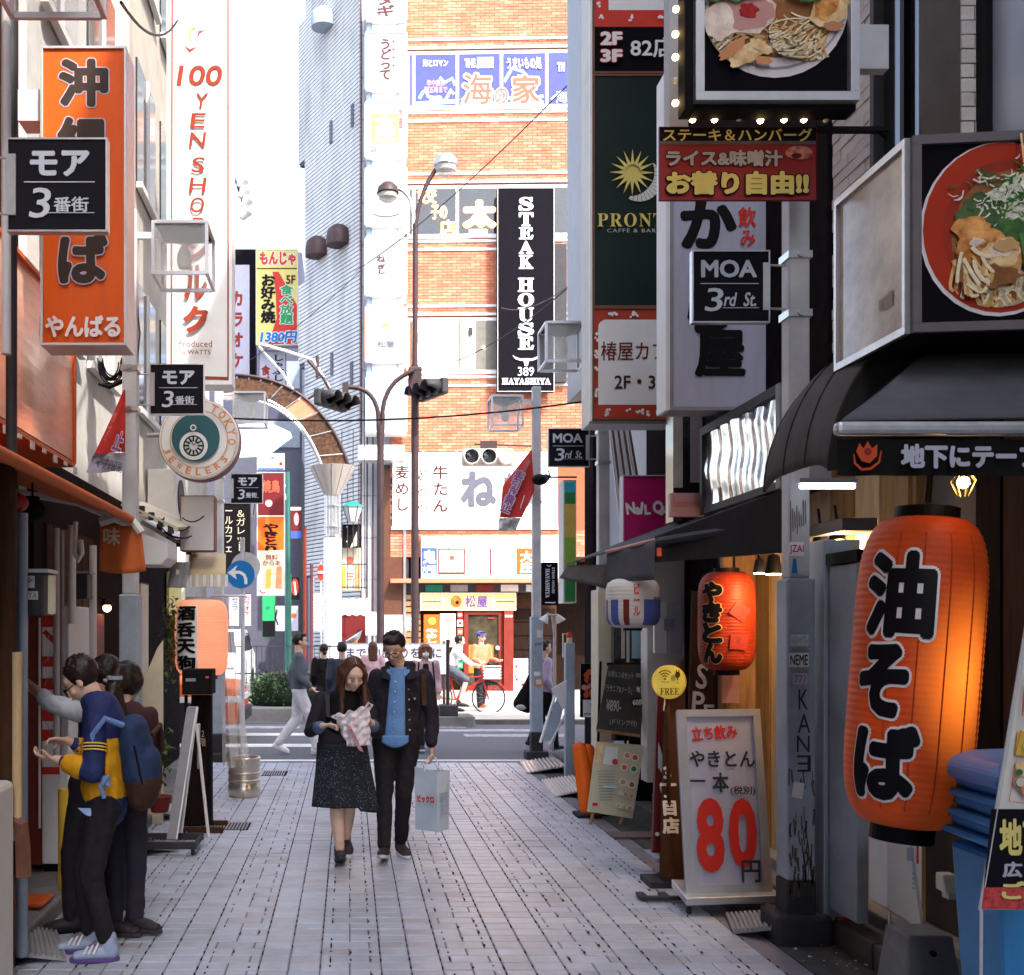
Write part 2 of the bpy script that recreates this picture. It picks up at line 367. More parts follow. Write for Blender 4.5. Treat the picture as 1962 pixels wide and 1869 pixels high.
for i, (a, b, y) in enumerate(pv):
    m = random.choices(range(5), (5, 3, 4, 1, 3))[0]; z = random.uniform(-.0015, .0015)
    if i < 300:
        o = bpy.data.objects.new('paver', paver_mesh(b - a, m)); col.objects.link(o); o.parent = pave; o.location = ((a + b) / 2, y + PR / 2, z)
    else:
        g = .004; c = .003; x0, x1, y0, y1 = a + g, b - g, y + g, y + PR - g
        rest[m].add([(x0, y0, -.03), (x1, y0, -.03), (x1, y1, -.03), (x0, y1, -.03), (x0, y0, z - c), (x1, y0, z - c), (x1, y1, z - c), (x0, y1, z - c), (x0 + c, y0 + c, z), (x1 - c, y0 + c, z), (x1 - c, y1 - c, z), (x0 + c, y1 - c, z)],
                    [(0, 1, 5, 4), (1, 2, 6, 5), (2, 3, 7, 6), (3, 0, 4, 7), (4, 5, 9, 8), (5, 6, 10, 9), (6, 7, 11, 10), (7, 4, 8, 11), (8, 9, 10, 11)])
bm = bmesh.new(); allm = bpy.data.meshes.new('paver_rows')
vv = []; ff = []; mi = []
for i, r_ in enumerate(rest):
    k = len(vv); vv += r_.v; ff += [tuple(j + k for j in q) for q in r_.f]; mi += [i] * len(r_.f)
allm.from_pydata(vv, [], ff)
for m in pm: allm.materials.append(m)
allm.polygons.foreach_set('material_index', mi)
bm.from_mesh(allm); bmesh.ops.recalc_face_normals(bm, faces=bm.faces); bm.to_mesh(allm); bm.free()
o = bpy.data.objects.new('paver', allm); col.objects.link(o); o.parent = pave; o['kind'] = 'stuff'
# open drainage gaps between the blocks, one per row where the spacer nibs leave a slot
hb = MB()
for r in range(int(14.5 / PR)):
    y = -1.0 + r * PR
    for mcol in range(-5, 6):
        x = mcol * PW - .1
        for dx, full, wgap in ((.26, .88, .0065), (.41, .76, .006), (.57, .84, .0065), (.62, .55, .009), (.83, .5, .01), (.725, .3, .009)):
            if random.random() < full and abs(x + dx) < 2.28:
                ln = random.uniform(.014, .04); yy = y + random.uniform(.035, .07)
                hb.box((x + dx, yy, -.004), (wgap * random.uniform(.8, 1.3), ln, .0115))
hb.build('drainage_slot', mat('slot', (.035, .022, .024), .95), pave, kind='stuff')
# road markings
rm = MB()
for x0, x1, y0, y1 in ((-60, 60, 13.9, 14.05),): rm.span((x0, y0, -.03), (x1, y1, -.026))
rm.build('edge_line', 'roadpaint', bpy.data.objects['road'])
mat('wornpaint', (.3, .3, .31), .8, var=.4, scale=7)
for i, (x0, x1, y, m) in enumerate(((-2.6, -.5, 15.6, 'roadpaint'), (-2.7, -.7, 17.3, 'roadpaint'), (-2.8, -.9, 18.6, 'wornpaint'), (.6, 2.1, 18.8, 'roadpaint'), (1.1, 3.4, 18.0, 'wornpaint'), (1.9, 3.6, 17.1, 'wornpaint'))):
    MB().span((x0, y, -.03), (x1, y + .42, -.026)).build('crossing_stripe', m, bpy.data.objects['road'])
# metal grates sunk in the paving
for (u0, u1, v0, v1) in ((380, 482, 1577, 1591), (500, 552, 1478, 1487)):
    a = G(u0, v1); b = G(u1, v0); t = thing('drain_grate', 'narrow slotted drain grate set in the paving ' + ('near the ramp on the left' if u0 == 380 else 'beyond the steel keg'), 'grate', ((a.x + b.x) / 2, (a.y + b.y) / 2, 0))
    w_ = abs(b.x - a.x) / 2; h_ = (b.y - a.y) / 2
    MB().span((-w_, -h_, -.002), (w_, h_, .003)).build('pit', 'blackmat', t)
    n = int(w_ * 2 / .028)
    for i in range(n): MB().span((-w_ + i * .028, -h_, .003), (-w_ + i * .028 + .014, h_, .008)).build('bar', 'grey', t)

# ================================================================== BUILDINGS
def bricks(parent, o, ud, nd, W, Hh, bw, bh, gap, dep, mats, holes=(), name='brick', limit=300, order=None, stag=.5):
    """courses of blocks on a wall: o lower corner, ud along, nd outward; the first `limit` are objects, the rest one part"""
    ud = Vector(ud).normalized(); nd = Vector(nd).normalized(); up = Vector((0, 0, 1)); items = []
    rows = int(Hh / bh)
    for r in range(rows):
        z0 = r * bh; x = -bw * (stag if r % 2 else 0)
        while x < W:
            a, b = max(x, 0), min(x + bw, W); x += bw
            if b - a < bw * .12: continue
            if any(a < h[1] and b > h[0] and z0 + bh > h[2] and z0 < h[3] for h in holes):
                for h in holes:      # cut the course at an opening
                    if z0 + bh > h[2] and z0 < h[3]:
                        if a < h[0] < b: b = h[0]
                        elif a < h[1] < b: a = h[1]
                        elif a >= h[0] and b <= h[1]: b = a
                if b - a < bw * .12: continue
            items.append((a, b, z0))
    if order: items.sort(key=order)
    base = {}; rest_ = {}
    M3 = Matrix((ud, -nd if ud.cross(-nd).z > 0 else nd, up)).transposed()
    for i, (a, b, z0) in enumerate(items):
        m = random.randrange(len(mats)); dd = dep * random.uniform(.75, 1.25)
        c = o + ud * ((a + b) / 2) + up * (z0 + bh / 2) + nd * (dd / 2)
        if i < limit:
            if m not in base:
                me = MB().box((0, 0, 0), (1, 1, 1)).mesh(name); me.materials.append(mats[m]); base[m] = me
            ob = bpy.data.objects.new(name, base[m]); col.objects.link(ob); ob.parent = parent
            ob.location = c - parent.location; ob.rotation_euler = M3.to_euler(); ob.scale = (b - a - gap, dd, bh - gap)
        else:
            q = rest_.setdefault(m, MB()); q.box(c - parent.location, (b - a - gap, dd, bh - gap), M3)
    if rest_:
        vv = []; ff = []; mi = []
        for m, q in rest_.items():
            k = len(vv); vv += q.v; ff += [tuple(j + k for j in f_) for f_ in q.f]; mi += [m] * len(q.f)
        me = bpy.data.meshes.new(name); me.from_pydata(vv, [], ff)
        for m in mats: me.materials.append(m)
        me.polygons.foreach_set('material_index', mi)
        ob = bpy.data.objects.new(name, me); col.objects.link(ob); ob.parent = parent; ob['kind'] = 'stuff'

# ---- orange brick building, Y = 29
Yb = 29.0; kb = Yb / F
bb = thing('brick_building', 'orange brick building with white window bands and shops in its ground floor beyond the crossing', 'building', (P(750, 0, Yb).x, Yb, 0), rz=radians(-1.5))
X = lambda u: (u - 750) * kb
Zv = lambda v: EYE - (v - CY) * kb
brickm = [mat('brick%d' % i, c, .8, var=.12, scale=1.3, dirt=.12, bump=.2, world=1) for i, c in enumerate([(.5, .17, .1), (.54, .2, .12), (.46, .15, .085), (.58, .24, .15), (.52, .18, .105)])]
mat('mortar', (.26, .09, .045), .9, var=.08)
WINS = [(100, 212), (357, 458), (610, 718)]
MB().span((X(748), .02, Zv(1068)), (X(1500), 12, 22)).build('wall', 'mortar', bb)
MB().span((X(748), 2.0, -.05), (X(1500), 12, Zv(1068) - .002)).build('ground_floor_wall', 'darkwood', bb)
holes = [(X(748) - X(748), X(1160) - X(748), Zv(b) - Zv(1068), Zv(a) - Zv(1068)) for a, b in WINS] + [(X(752) - X(748), X(1160) - X(748), Zv(1012) - Zv(1068), Zv(868) - Zv(1068)),
         (X(806) - X(748), X(1070) - X(748), Zv(1100) - Zv(1068), Zv(1030) - Zv(1068))]
seen = lambda q: -(1 if (X(782) - X(748) < q[0] < X(1078) - X(748)) else 0) * 100 + abs(q[2] + Zv(1068) - Zv(560))
bb_loc = bb.location.copy()
class _P:  # local frame for the brick courses
    pass
br0 = len(bpy.data.objects)
sv = bb.location.copy(); bb.location = (0, 0, 0)
bricks(bb, Vector((X(748), .02, Zv(1068))), (1, 0, 0), (0, -1, 0), X(1150) - X(748), Zv(-20) - Zv(1068), .262, .0815, .012, .022, brickm, holes, order=seen)
bb.location = sv
# white string courses and windows
for k_, (a, b) in enumerate(WINS):
    for v in (a - 22, a - 6, b + 6, b + 22):
        MB().span((X(780), -.035, Zv(v + 2.2)), (X(1150), .018, Zv(v - 2.2))).build('string_course', 'white', bb)
    MB().span((X(780), .0, Zv(b)), (X(1150), .1, Zv(b - 8))).build('sill', 'white', bb); MB().span((X(780), .0, Zv(a + 6)), (X(1150), .1, Zv(a))).build('lintel', 'white', bb)
    for i, u in enumerate((782, 792.5, 876, 960, 1046, 1130)):
        MB().span((X(u - 3), -.01, Zv(b - 8)), (X(u + 3), .09, Zv(a + 6))).build('mullion', 'cream', bb)
def pane(a, b, u0, u1, m, nm='window'):
    return MB().span((X(u0), .006, Zv(b)), (X(u1), .0195, Zv(a))).build(nm, m, bb)
for u0, u1 in ((783, 792), (796, 873), (880, 957), (963, 1042), (1050, 1127)): pane(106, 204, u0, u1, 'winblue')
for u0, u1 in ((783, 792), (796, 873), (880, 957), (963, 1042), (1050, 1127)): pane(363, 450, u0, u1, 'darkglass')
pane(616, 710, 796, 873, 'white'); pane(616, 710, 880, 957, mat('roomgrey', (.16, .15, .13), .5)); pane(616, 710, 963, 1042, 'darkglass'); pane(616, 710, 1050, 1127, 'darkglass')
MB().span((X(882), .003, Zv(710)), (X(911), .0055, Zv(616))).build('curtain', 'offwhite', bb)
mat('coral', (.6, .09, .05), .5, var=.04); mat('wave', (.35, .62, .66), .4, var=.3, scale=30); mat('neon', (1, .45, .12), .3, emit=4, ecol=(1, .42, .1)); mat('faint', (.5, .36, .28), .5, var=.05); mat('palepink', (.6, .3, .26), .5)
WV = [[(800 + 8 * i + 3 * cos(i), 190 - 8 * sin(i * .9) - (i % 3) * 5) for i in range(10)], [(842, 150), (852, 160), (866, 152), (872, 165)], [(884, 195), (900, 180), (930, 185), (955, 178)], [(965, 160), (980, 135), (1000, 140), (1012, 150), (990, 150)], [(968, 190), (1000, 196), (1040, 188)], [(1055, 195), (1075, 180)]]
def bprints(items, y): 
    prints(bb, items, kb, 750, EYE / kb + CY, y)
bprints([('M', [(w_, 6) for w_ in WV], 'wave'), ('M', [([(798, 200), (872, 196)], 8), ([(882, 202), (956, 200)], 8), ([(965, 203), (1040, 201)], 8)], 'wave'),
         ('T', '海とロマン', (810, 115, 858, 129), 'white', dict(bold=.03)), ('T', '年中無休\n朝五時まで', (813, 154, 857, 180), 'palepink', dict(bold=.02)), ('T', '5F', (822, 186, 846, 200), 'white', dict(bold=.05)),
         ('T', 'THE 居酒屋', (890, 112, 945, 134), 'white', dict(bold=.05)), ('T', '海', (886, 144, 942, 203), 'coral', dict(bold=.02, out=('white', .05))),
         ('T', 'の', (947, 172, 972, 203), 'coral', dict(bold=.02, out=('white', .05))), ('T', '家', (980, 148, 1033, 203), 'coral', dict(bold=.03, out=('white', .05))),
         ('T', 'うまいもの処', (970, 114, 1036, 137), 'white', dict(bold=.03)), ('T', 'TH', (1066, 125, 1080, 143), 'white', dict(bold=.05)), ('T', '海', (1063, 180, 1085, 203), 'white'),
         ('T', '餃', (799, 362, 836, 392), 'neon', dict(bold=.02)), ('T', '子の', (826, 395, 856, 422), 'neon', dict(bold=.02)), ('T', '店', (842, 424, 873, 456), 'neon', dict(bold=.02)),
         ('T', '太', (886, 386, 950, 440), 'neon', dict(bold=.07)), ('R', (898, 442, 934, 457), 'white'),
         ('T', 'EMIRA', (800, 640, 862, 656), 'faint'), ('T', 'F · · ·', (802, 686, 856, 692), 'faint'), ('D', 926, 668, 2.2, 'bulbwhite'), ('R', (897, 630, 905, 645), 'darkgrey')], .0025)
# first-floor white shop sign band
MB().span((X(752), -.06, Zv(1010)), (X(1066), .02, Zv(868))).build('sign_panel', 'white', bb)
for u in (811, 874, 962): MB().span((X(u - 2.5), -.075, Zv(1013)), (X(u + 2.5), -.0605, Zv(866))).build('mullion', 'cream', bb)
MB().span((X(750), -.09, Zv(1016)), (X(1068), -.0, Zv(1010.5))).build('sill', 'cream', bb)
mat('greyink', (.1, .1, .13), .5); mat('redink', (.07, .008, .008), .5)
bprints([('T', '麦めし', (757, 893, 784, 980), 'redink', dict(vert=True, line=1.15, bold=.02)), ('T', 'とろろ', (800, 900, 818, 982), 'redink', dict(vert=True, line=1.1)), ('T', '牛たん', (829, 893, 858, 982), 'redink', dict(vert=True, line=1.15, bold=.02)),
         ('T', 'ね', (882, 904, 950, 974), 'greyink', dict(bold=.05)), ('T', 'ぎし', (962, 904, 1018, 974), 'greyink', dict(bold=.05))], -.062)
# bright shelf-like sign box with gooseneck lamps
sb = MB().span((X(806), -.30, Zv(1110)), (X(1068), .0, Zv(1030))).build('sign_panel', 'white', bb, bevel=.01)
MB().span((X(748), -.34, Zv(1118)), (X(1070), .5, Zv(1110.5))).build('ledge', mat('salmon', (.6, .2, .11), .6), bb)
bprints([('R', (807, 1052, 836, 1101), 'blue'), ('T', '鬼', (809, 1056, 834, 1082), 'white', dict(bold=.05)), ('T', '大戸屋', (808, 1085, 834, 1099), 'white', dict(bold=.04)),
         ('R', (838, 1053, 889, 1102), 'brownred'), ('R', (841, 1056, 886, 1098), 'white'), ('D', 864, 1071, 5, 'coral'), ('T', '松屋', (853, 1084, 877, 1092), 'greyink'), ('R', (936, 1053, 939, 1103), 'brownred'),
         ('R', (986, 1053, 1022, 1102), 'orangedark'), ('T', '大庄', (992, 1058, 1018, 1100), 'white', dict(vert=True, bold=.05))], -.302)
for u in (815, 864, 912, 962, 1012, 1052):
    lp = MB().path([(X(u), -.3, Zv(1034)), (X(u) + .03, -.5, Zv(1036)), (X(u) - .02, -.55, Zv(1044))], .012).lathe([(.01, .05), (.04, .0), (.05, -.06)], (X(u) - .03, -.55, Zv(1048)), 10)
    lp.build('spotlight', 'steel', bb, smooth=True)
# ground-floor shops
MB().span((X(748), .02, Zv(1136)), (X(1070), 2.0, Zv(1119))).build('soffit', 'darkgrey', bb)
for i in range(5): MB().span((X(815 + i * 48), -.0, Zv(1134)), (X(848 + i * 48), .3, Zv(1121))).build('vent_box', ['teal', 'grey', 'brownred', 'offwhite', 'lightgrey'][i], bb)
MB().span((X(738), .05, Zv(1236)), (X(806), .3, Zv(1136) - .004)).build('timber_front', 'brown', bb)
for i in range(8): MB().span((X(738), .03, Zv(1140 + i * 12) ), (X(806), .049, Zv(1149 + i * 12))).build('plank', 'wood', bb)
bprints([('R', (746, 1142, 771, 1163), 'cream'), ('R', (749, 1148, 768, 1157), 'brown'), ('D', 758, 1152, 2.5, 'cream')], .028)
MB().span((X(700), .4, -.04), (X(806), .5, Zv(1236))).build('shop_wall', 'darkgrey', bb)
MB().span((X(806), .45, -.0), (X(1070), .6, Zv(1137))).build('shop_wall', 'brown', bb)
sg = sign((805, 1136, 989, 1170), Yb - .12, 'long orange and cream shop fascia with a round orange emblem over the red door', name='shop_fascia', face=mat('fascia', (.85, .5, .2), .4, var=.04), frame='cream', fw=2.4, depth=.25,
     items=[('R', (847, 1139, 850, 1168), 'cream'), ('R', (944, 1139, 947, 1168), 'cream'), ('R', (810, 1152, 845, 1154), 'brown'), ('R', (950, 1152, 986, 1154), 'brown'),
            ('D', 874, 1153, 11, 'orangedark'), ('D', 871, 1148, 4.5, 'orange'), ('D', 876, 1155, 3.5, 'navyblack'), ('T', '松屋', (891, 1142, 934, 1164), mat('indigo', (.08, .05, .2), .5), dict(bold=.025, space=1.1))])
pr = [('poster', (812, 1178, 842, 1236), 'orangedark', [('T', '牛\nめ\nし', (816, 1205, 838, 1232), 'white', dict(bold=.03)), ('D', 828, 1190, 7, 'yellow')], 'orange meal poster left of the red shop door'),
      ('banner', (843, 1176, 873, 1240), 'cream', [('T', '鶏のチリ', (852, 1182, 866, 1236), 'darkred', dict(vert=True, line=1.1))], 'cream vertical menu banner with brush characters by the red door')]
for nm, b_, f_, it, lb in pr: sign(b_, Yb - .1, lb, nm, nm, face=f_, frame=f_, fw=0, depth=.03, items=it)
# red door
dr = thing('shop_door', 'red framed glass shop door under the orange fascia', 'door', P(918, 1326, Yb - .05) * Vector((1, 1, 0)))
kd = Yb / F
def dspan(u0, u1, v0, v1, y0, y1, m, nm): return MB().span(((u0 - 918) * kd, y0, Zv(v1)), ((u1 - 918) * kd, y1, Zv(v0))).build(nm, m, dr)
dspan(889, 897, 1171, 1322, -.02, .1, 'brownred', 'door_frame'); dspan(955, 963, 1171, 1322, -.02, .1, 'brownred', 'door_frame'); dspan(897, 955, 1171, 1178, -.02, .1, 'brownred', 'door_frame'); dspan(897, 955, 1314, 1322, -.02, .1, 'brownred', 'door_frame')
dspan(897, 955, 1178, 1314, .03, .05, mat('doorglass', (.05, .04, .025), .12, var=.6, scale=2), 'door_glass')
dspan(898, 945, 1236, 1290, .005, .02, 'orange', 'poster'); dspan(936, 946, 1184, 1186, .0, .02, 'red', 'sticker')
MB().ball(((953 - 918) * kd, -.03, Zv(1242)), .06).build('sticker', 'white', dr)
MB().span((X(964), -.1, 0), (X(982), .1, Zv(1170.5))).build('red_pillar', 'brownred', bb); bprints([('R', (966, 1171, 980, 1178), 'redprint'), ('R', (966, 1179, 980, 1183), 'white')], -.102)
for i in range(7):
    sign((876, 1172 + i * 16, 887, 1185 + i * 16), Yb - .06, ['small red sticker sign at the top of the column by the door', 'small white notice second in the column by the door', 'red and white notice third in the column by the door', 'grey card notice fourth in the column by the door', 'green edged notice fifth in the column by the door', 'white notice with a ring sixth in the column by the door', 'green notice at the foot of the column by the door'][i], 'notice', 'notice',
         face=['red', 'white', 'coral', 'lightgrey', 'offwhite', 'white', 'green'][i], fw=0, depth=.02, items=[('R', (878, 1176 + i * 16, 885, 1181 + i * 16), ['white', 'red', 'white', 'grey', 'green', 'grey', 'white'][i])])
for i in range(6): MB().span((X(983), .38, Zv(1326 - i * 27)), (X(1066), .449, Zv(1301 - i * 27))).build('panel', 'darkwood', bb)
pf = sign((983, 1262, 1012, 1322), Yb + .2, 'white flower patterned panel beside the red pillar', 'panel', 'flower_panel', face='lav', fw=0, depth=.05,
     items=[('D', random.uniform(987, 1009), random.uniform(1266, 1318), random.uniform(1.5, 3), random.choice(['darkred', 'pinkish', 'grey'])) for _ in range(14)])
# ---- narrow column of box signs
bx = [(-40, 38), (62, 172), (195, 302), (322, 432), (456, 566), (588, 694), (724, 828)]
ct = ['topmost white box sign with brush characters, cut by the top edge', 'white box sign with four brush characters on the sign column', 'white box sign with an orange square on the sign column', 'plain white box sign behind the street lamp heads', 'white box sign with a few small red characters', 'cream box sign with blue stripes and a yellow round emblem', 'blue and white box sign with white characters on the sign column']
its = [[('T', 'ダギ', (722, -12, 756, 32), 'redink', dict(vert=True, bold=.03)), ('T', '公', (722, 20, 730, 31), 'redink')], [('T', 'うどって', (728, 75, 750, 153), 'redink', dict(vert=True, line=.85, bold=.03)), ('T', '・・・・', (752, 78, 756, 128), 'redink', dict(vert=True))],
       [('R', (711, 218, 764, 274), mat('apricot', (.62, .26, .11), .5)), ('T', '大庄', (718, 220, 758, 272), 'white', dict(vert=True, bold=.06, line=.85)), ('T', '水産', (764, 206, 772, 246), 'redprint', dict(vert=True)), ('T', 'ぶん', (710, 280, 722, 292), 'redink')],
       [('L', [(716, 411), (728, 415), (745, 416), (764, 411)], 1.6, 'redink')], [('T', 'ね', (722, 490, 738, 503), 'redink', dict(bold=.03)), ('T', 'ぎし', (724, 507, 738, 525), 'redink', dict(vert=True, bold=.03))],
       [('R', (704, 592, 775, 600), 'paleblue'), ('R', (704, 680, 775, 689), 'paleblue'), ('D', 739, 626, 12, mat('halo', (.85, .75, .5), .5)), ('D', 739, 626, 7, 'apricot'), ('D', 742, 630, 3, 'paleblue'), ('T', '松屋', (723, 654, 755, 666), 'greyink')],
       [('R', (704, 724, 775, 796), 'paleblue'), ('T', '大戸', (715, 730, 765, 762), 'white', dict(bold=.05)), ('T', 'ごはん処', (720, 765, 770, 778), 'white', dict(bold=.05)), ('T', 'OOTOYA', (715, 782, 768, 792), 'white', dict(bold=.04))]]
sidem = ['slate', 'slate', 'lightgrey', 'lightgrey', 'offwhite', 'apricot', 'navyblack']
colm = thing('sign_column_frame', 'white steel frame carrying the stacked box signs up the brick corner', 'sign frame', (P(738, 0, Yb - .9).x, Yb - .9, 0))
kk = (Yb - .9) / F
for a_, b_ in zip(bx[:-1], bx[1:]):
    z0, z1 = EYE - (b_[0] - CY) * kk, EYE - (a_[1] - CY) * kk
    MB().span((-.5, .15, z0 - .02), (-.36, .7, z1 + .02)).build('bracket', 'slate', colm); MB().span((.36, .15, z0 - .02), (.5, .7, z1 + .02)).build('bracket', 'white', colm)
    MB().span((-.35, .2, z0 - .02), (.35, .6, z1 + .02)).build('core', 'white', colm)
for b_, l_, i_, s_ in zip(bx, ct, its, sidem):
    t = sign((700, b_[0], 780, b_[1]), Yb - .9, l_, 'box sign', 'box_sign', face=mat('paleface', (.25, .285, .3), .6, var=.05), frame='skyblue', fw=1.6, depth=.75, items=i_, group='box signs stacked up the corner of the brick building', back='white')
    hh = (b_[1] - b_[0]) * kk / 2
    MB().span((-.585, .01, -hh + .02), (-.572, .73, hh - .02)).build('side_face', s_, t)
    if s_ in ('apricot', 'navyblack'):
        for zz in (-hh + .1, hh - .1): MB().span((-.59, .012, zz - .06), (-.586, .72, zz + .06)).build('side_stripe', 'blue', t)
sign((686, 853, 775, 882), Yb - 1.0, 'small white name board with red characters under the stacked box signs', name='name_board', fw=1.5, depth=.5, items=[('T', '石塚ビル', (705, 857, 770, 876), 'brownred', dict(space=1.1))])

# ---- striped tile tower
a_ = Vector((.29, 29.2, 0)); dtw = Vector((-.48, .877, 0)).normalized()
tw = thing('tile_tower', 'tall tower clad in white horizontal tile ribs left of the brick building', 'building', a_)
M_ = Matrix.Rotation(atan2(dtw.y, dtw.x), 3, 'Z'); L = 4.3
nin = Vector((dtw.y, -dtw.x, 0))          # pushes the body away from the street
def tbox(s0, s1, d0, d1, z0, z1, nm, m, **k):
    c = dtw * ((s0 + s1) / 2) + nin * ((d0 + d1) / 2); c.z = (z0 + z1) / 2
    return MB().box(c, (s1 - s0, d1 - d0, z1 - z0), M_).build(nm, m, tw, **k)
mat('tilewhite', (.6, .6, .6), .55, var=.1, dirt=.3, stretch=(1, 1, .25)); mat('tilegap', (.12, .12, .16), .8)
steps = [(0, 3.35, 2.9), (3.35, 9.9, 3.45), (9.9, 12.4, 3.9), (12.4, 16.2, 3.45), (16.2, 20.6, 3.9), (20.6, 26, 3.4)]
for z0, z1, l_ in steps: tbox(0, l_, .03, 5, z0, z1 - .002, 'wall', 'tilegap')
rb = MB(); z = .1
while z < 25:
    l_ = next(s[2] for s in steps if s[0] <= z < s[1]); n_ = 1
    c = dtw * (l_ / 2) + nin * .0; c.z = z + .055
    rb.box(c, (l_, .05, .088), M_); z += .118
rb.build('tile_course', 'tilewhite', tw, kind='stuff')
for s0, v0, v1, m in ((.35, 690, 740, 'tilegap'), (1.6, 237, 280, 'tilegap'), (.3, 200, 242, 'tilegap'), (1.55, 680, 720, 'tilegap')):
    zc = EYE + (CY - (v0 + v1) / 2) / F * (29.2 + s0); tbox(s0, s0 + .14, -.06, .03, zc - .32, zc + .32, 'slot_window', m)
for s0, v in ((.55, 452), (1.9, 478), (1.5, 38)):
    zc = EYE + (CY - v) / F * (29.2 + s0); c = dtw * (s0 + .35) - nin * .2; c.z = zc
    MB().lathe([(.0, .36), (.18, .34), (.32, .22), (.36, .0), (.36, -.22)], c, 14, sx=1, sy=.9).build('vent_hood', 'bronze' if v > 100 else 'slate', tw, smooth=True)
# pale panelled strip with brown pipes between tower and box signs
st = thing('stair_tower', 'pale panelled wall strip with brown downpipes between the tile tower and the box signs', 'building', (.29, 29.2, 0))
MB().span((.01, 0, 0), (.85, 4, 26)).build('wall', mat('palepanel', (.5, .56, .6), .5, var=.05), st)
for i in range(22): MB().span((.02, -.02, .8 + i * 1.17), (.84, -.002, .83 + i * 1.17)).build('panel_joint', 'slate', st)
for x in (.0, .17, .33, .47): MB().tube((x + .03, -.06, .3), (x + .03, -.06, 26), .022).build('downpipe', mat('maroon', (.1, .03, .04), .5), st)
MB().span((.5, -.15, 0), (1.35, -.03, Zv(890))).build('lower_wall', 'darkgrey', st); MB().span((.55, -.2, 2.0), (1.2, -.151, 6.2)).build('window', mat('brownglass', (.1, .045, .03), .2), st)
MB().span((.5, -.25, 1.9), (.56, -.152, 6.4)).build('window_frame', 'steel', st); MB().span((1.2, -.25, .3), (1.27, -.152, 6.4)).build('window_frame', 'steel', st)

# ---- buildings framing the street
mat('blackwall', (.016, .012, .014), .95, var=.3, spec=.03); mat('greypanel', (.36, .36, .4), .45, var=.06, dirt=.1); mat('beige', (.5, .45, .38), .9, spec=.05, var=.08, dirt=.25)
def block(name, label, a, b, m): 
    t = thing(name, label, 'building', (a[0], a[1], 0)); MB().span((0, 0, a[2]), (b[0] - a[0], b[1] - a[1], b[2])).build('wall', m, t); return t
RB = block('corner_building', 'grey metal panelled corner building at the end of the street on the right', (3.12, 10.4, -.1), (11, 13.4, 10.3), 'greypanel')
MB().span((-.1, 2.55, -.1), (.0, 3.02, 5.3)).build('corner_pier', 'blackwall', RB)
for i in range(9): MB().span((-.012, .2 + i * .33, 5.3), (-.0, .215 + i * .33, 10.3)).build('panel_joint', 'slate', RB)
MB().span((-.35, .1, 4.6), (-.0, 2.9, 11.5)).build('sign_shaft', mat('shaft', (.3, .31, .34), .4, var=.1), RB)
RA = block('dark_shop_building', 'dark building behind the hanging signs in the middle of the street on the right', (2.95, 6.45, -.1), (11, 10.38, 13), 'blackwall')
RW = block('white_brick_building', 'white painted brick building over the noodle shop at the right edge', (2.98, -14, -.1), (11, 6.4, 15.5), mat('whitemortar', (.12, .1, .09), .9, var=.1))
wbm = [mat('whitebrick%d' % i, c, .7, var=.08, dirt=.12, bump=.3) for i, c in enumerate([(.6, .54, .5), (.62, .57, .53), (.55, .5, .47)])]
sv = RW.location.copy(); RW.location = (0, 0, 0)
bricks(RW, Vector((-.0, 17.2, 3.0)), (0, 1, 0), (-1, 0, 0), 3.2, 3.6, .2, .067, .006, .02, wbm, [(2.05, 2.6, .2, 3.8), (-.1, 1.62, .2, 3.8)], limit=260)
MB().span((-.14, 18.86, 3.0), (-.021, 19.18, 7)).build('pilaster', 'whitemortar', RW); bricks(RW, Vector((-.14, 18.86, 3.0)), (1, 0, 0), (0, -1, 0), .12, 3.6, .13, .067, .006, .01, wbm, limit=40)
RW.location = sv
MB().span((-.09, 19.25, 3.2), (-.0, 19.3, 7)).build('window_frame', 'darkgrey', RW); MB().span((-.09, 19.76, 3.2), (-.0, 19.8, 7)).build('window_frame', 'darkgrey', RW)
MB().span((-.03, 19.3, 3.2), (-.01, 19.76, 7)).build('window', 'darkglass', RW); MB().span((-.06, 19.5, 3.2), (-.031, 19.54, 7)).build('window_frame', 'black', RW)
MB().span((-.035, 15.6, 3.2), (-.002, 18.78, 7)).build('window', mat('milkglass', (.42, .5, .62), .2, var=.05), RW); MB().span((-.07, 18.78, 3.2), (-.002, 18.85, 7)).build('window_frame', 'black', RW)
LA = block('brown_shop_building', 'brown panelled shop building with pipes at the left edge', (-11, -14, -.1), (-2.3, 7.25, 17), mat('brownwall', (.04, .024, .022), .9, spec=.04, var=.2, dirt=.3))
LB = block('white_shop_building', 'bright white rendered building behind the orange sign on the left', (-11, 7.27, -.1), (-2.25, 10.4, 13), 'wallwhite')
for t_ in (LB,): MB().span((8.751, .0, .1), (8.8, 3.1, 2.95)).build('ground_floor', 'darkwood', t_)
LC = block('pale_corner_building', 'pale corner building with small eaves at the end of the street on the left', (-11, 10.42, -.1), (-2.2, 13.3, 9.2), 'beige')
MB().span((8.801, .0, .1), (8.84, 2.85, 2.5)).build('ground_floor', 'blackwall', LC)
for t, y0, y1, x in ((LB, 0.3, 2.9, 8.75), (LC, .3, 2.6, 8.8)):
    for k_ in range(3):
        for j in range(2):
            yy = y0 + j * 1.35; zz = 4.0 + k_ * 2.3
            w_ = MB().span((x, yy, zz), (x + .02, yy + 1.0, zz + 1.3)).build('window', 'darkglass', t)
            MB().span((x + .0201, yy - .05, zz - .06), (x + .08, yy + 1.05, zz)).build('sill', 'offwhite', t); MB().span((x + .0201, yy + .48, zz), (x + .05, yy + .52, zz + 1.3)).build('sash', 'lightgrey', t)
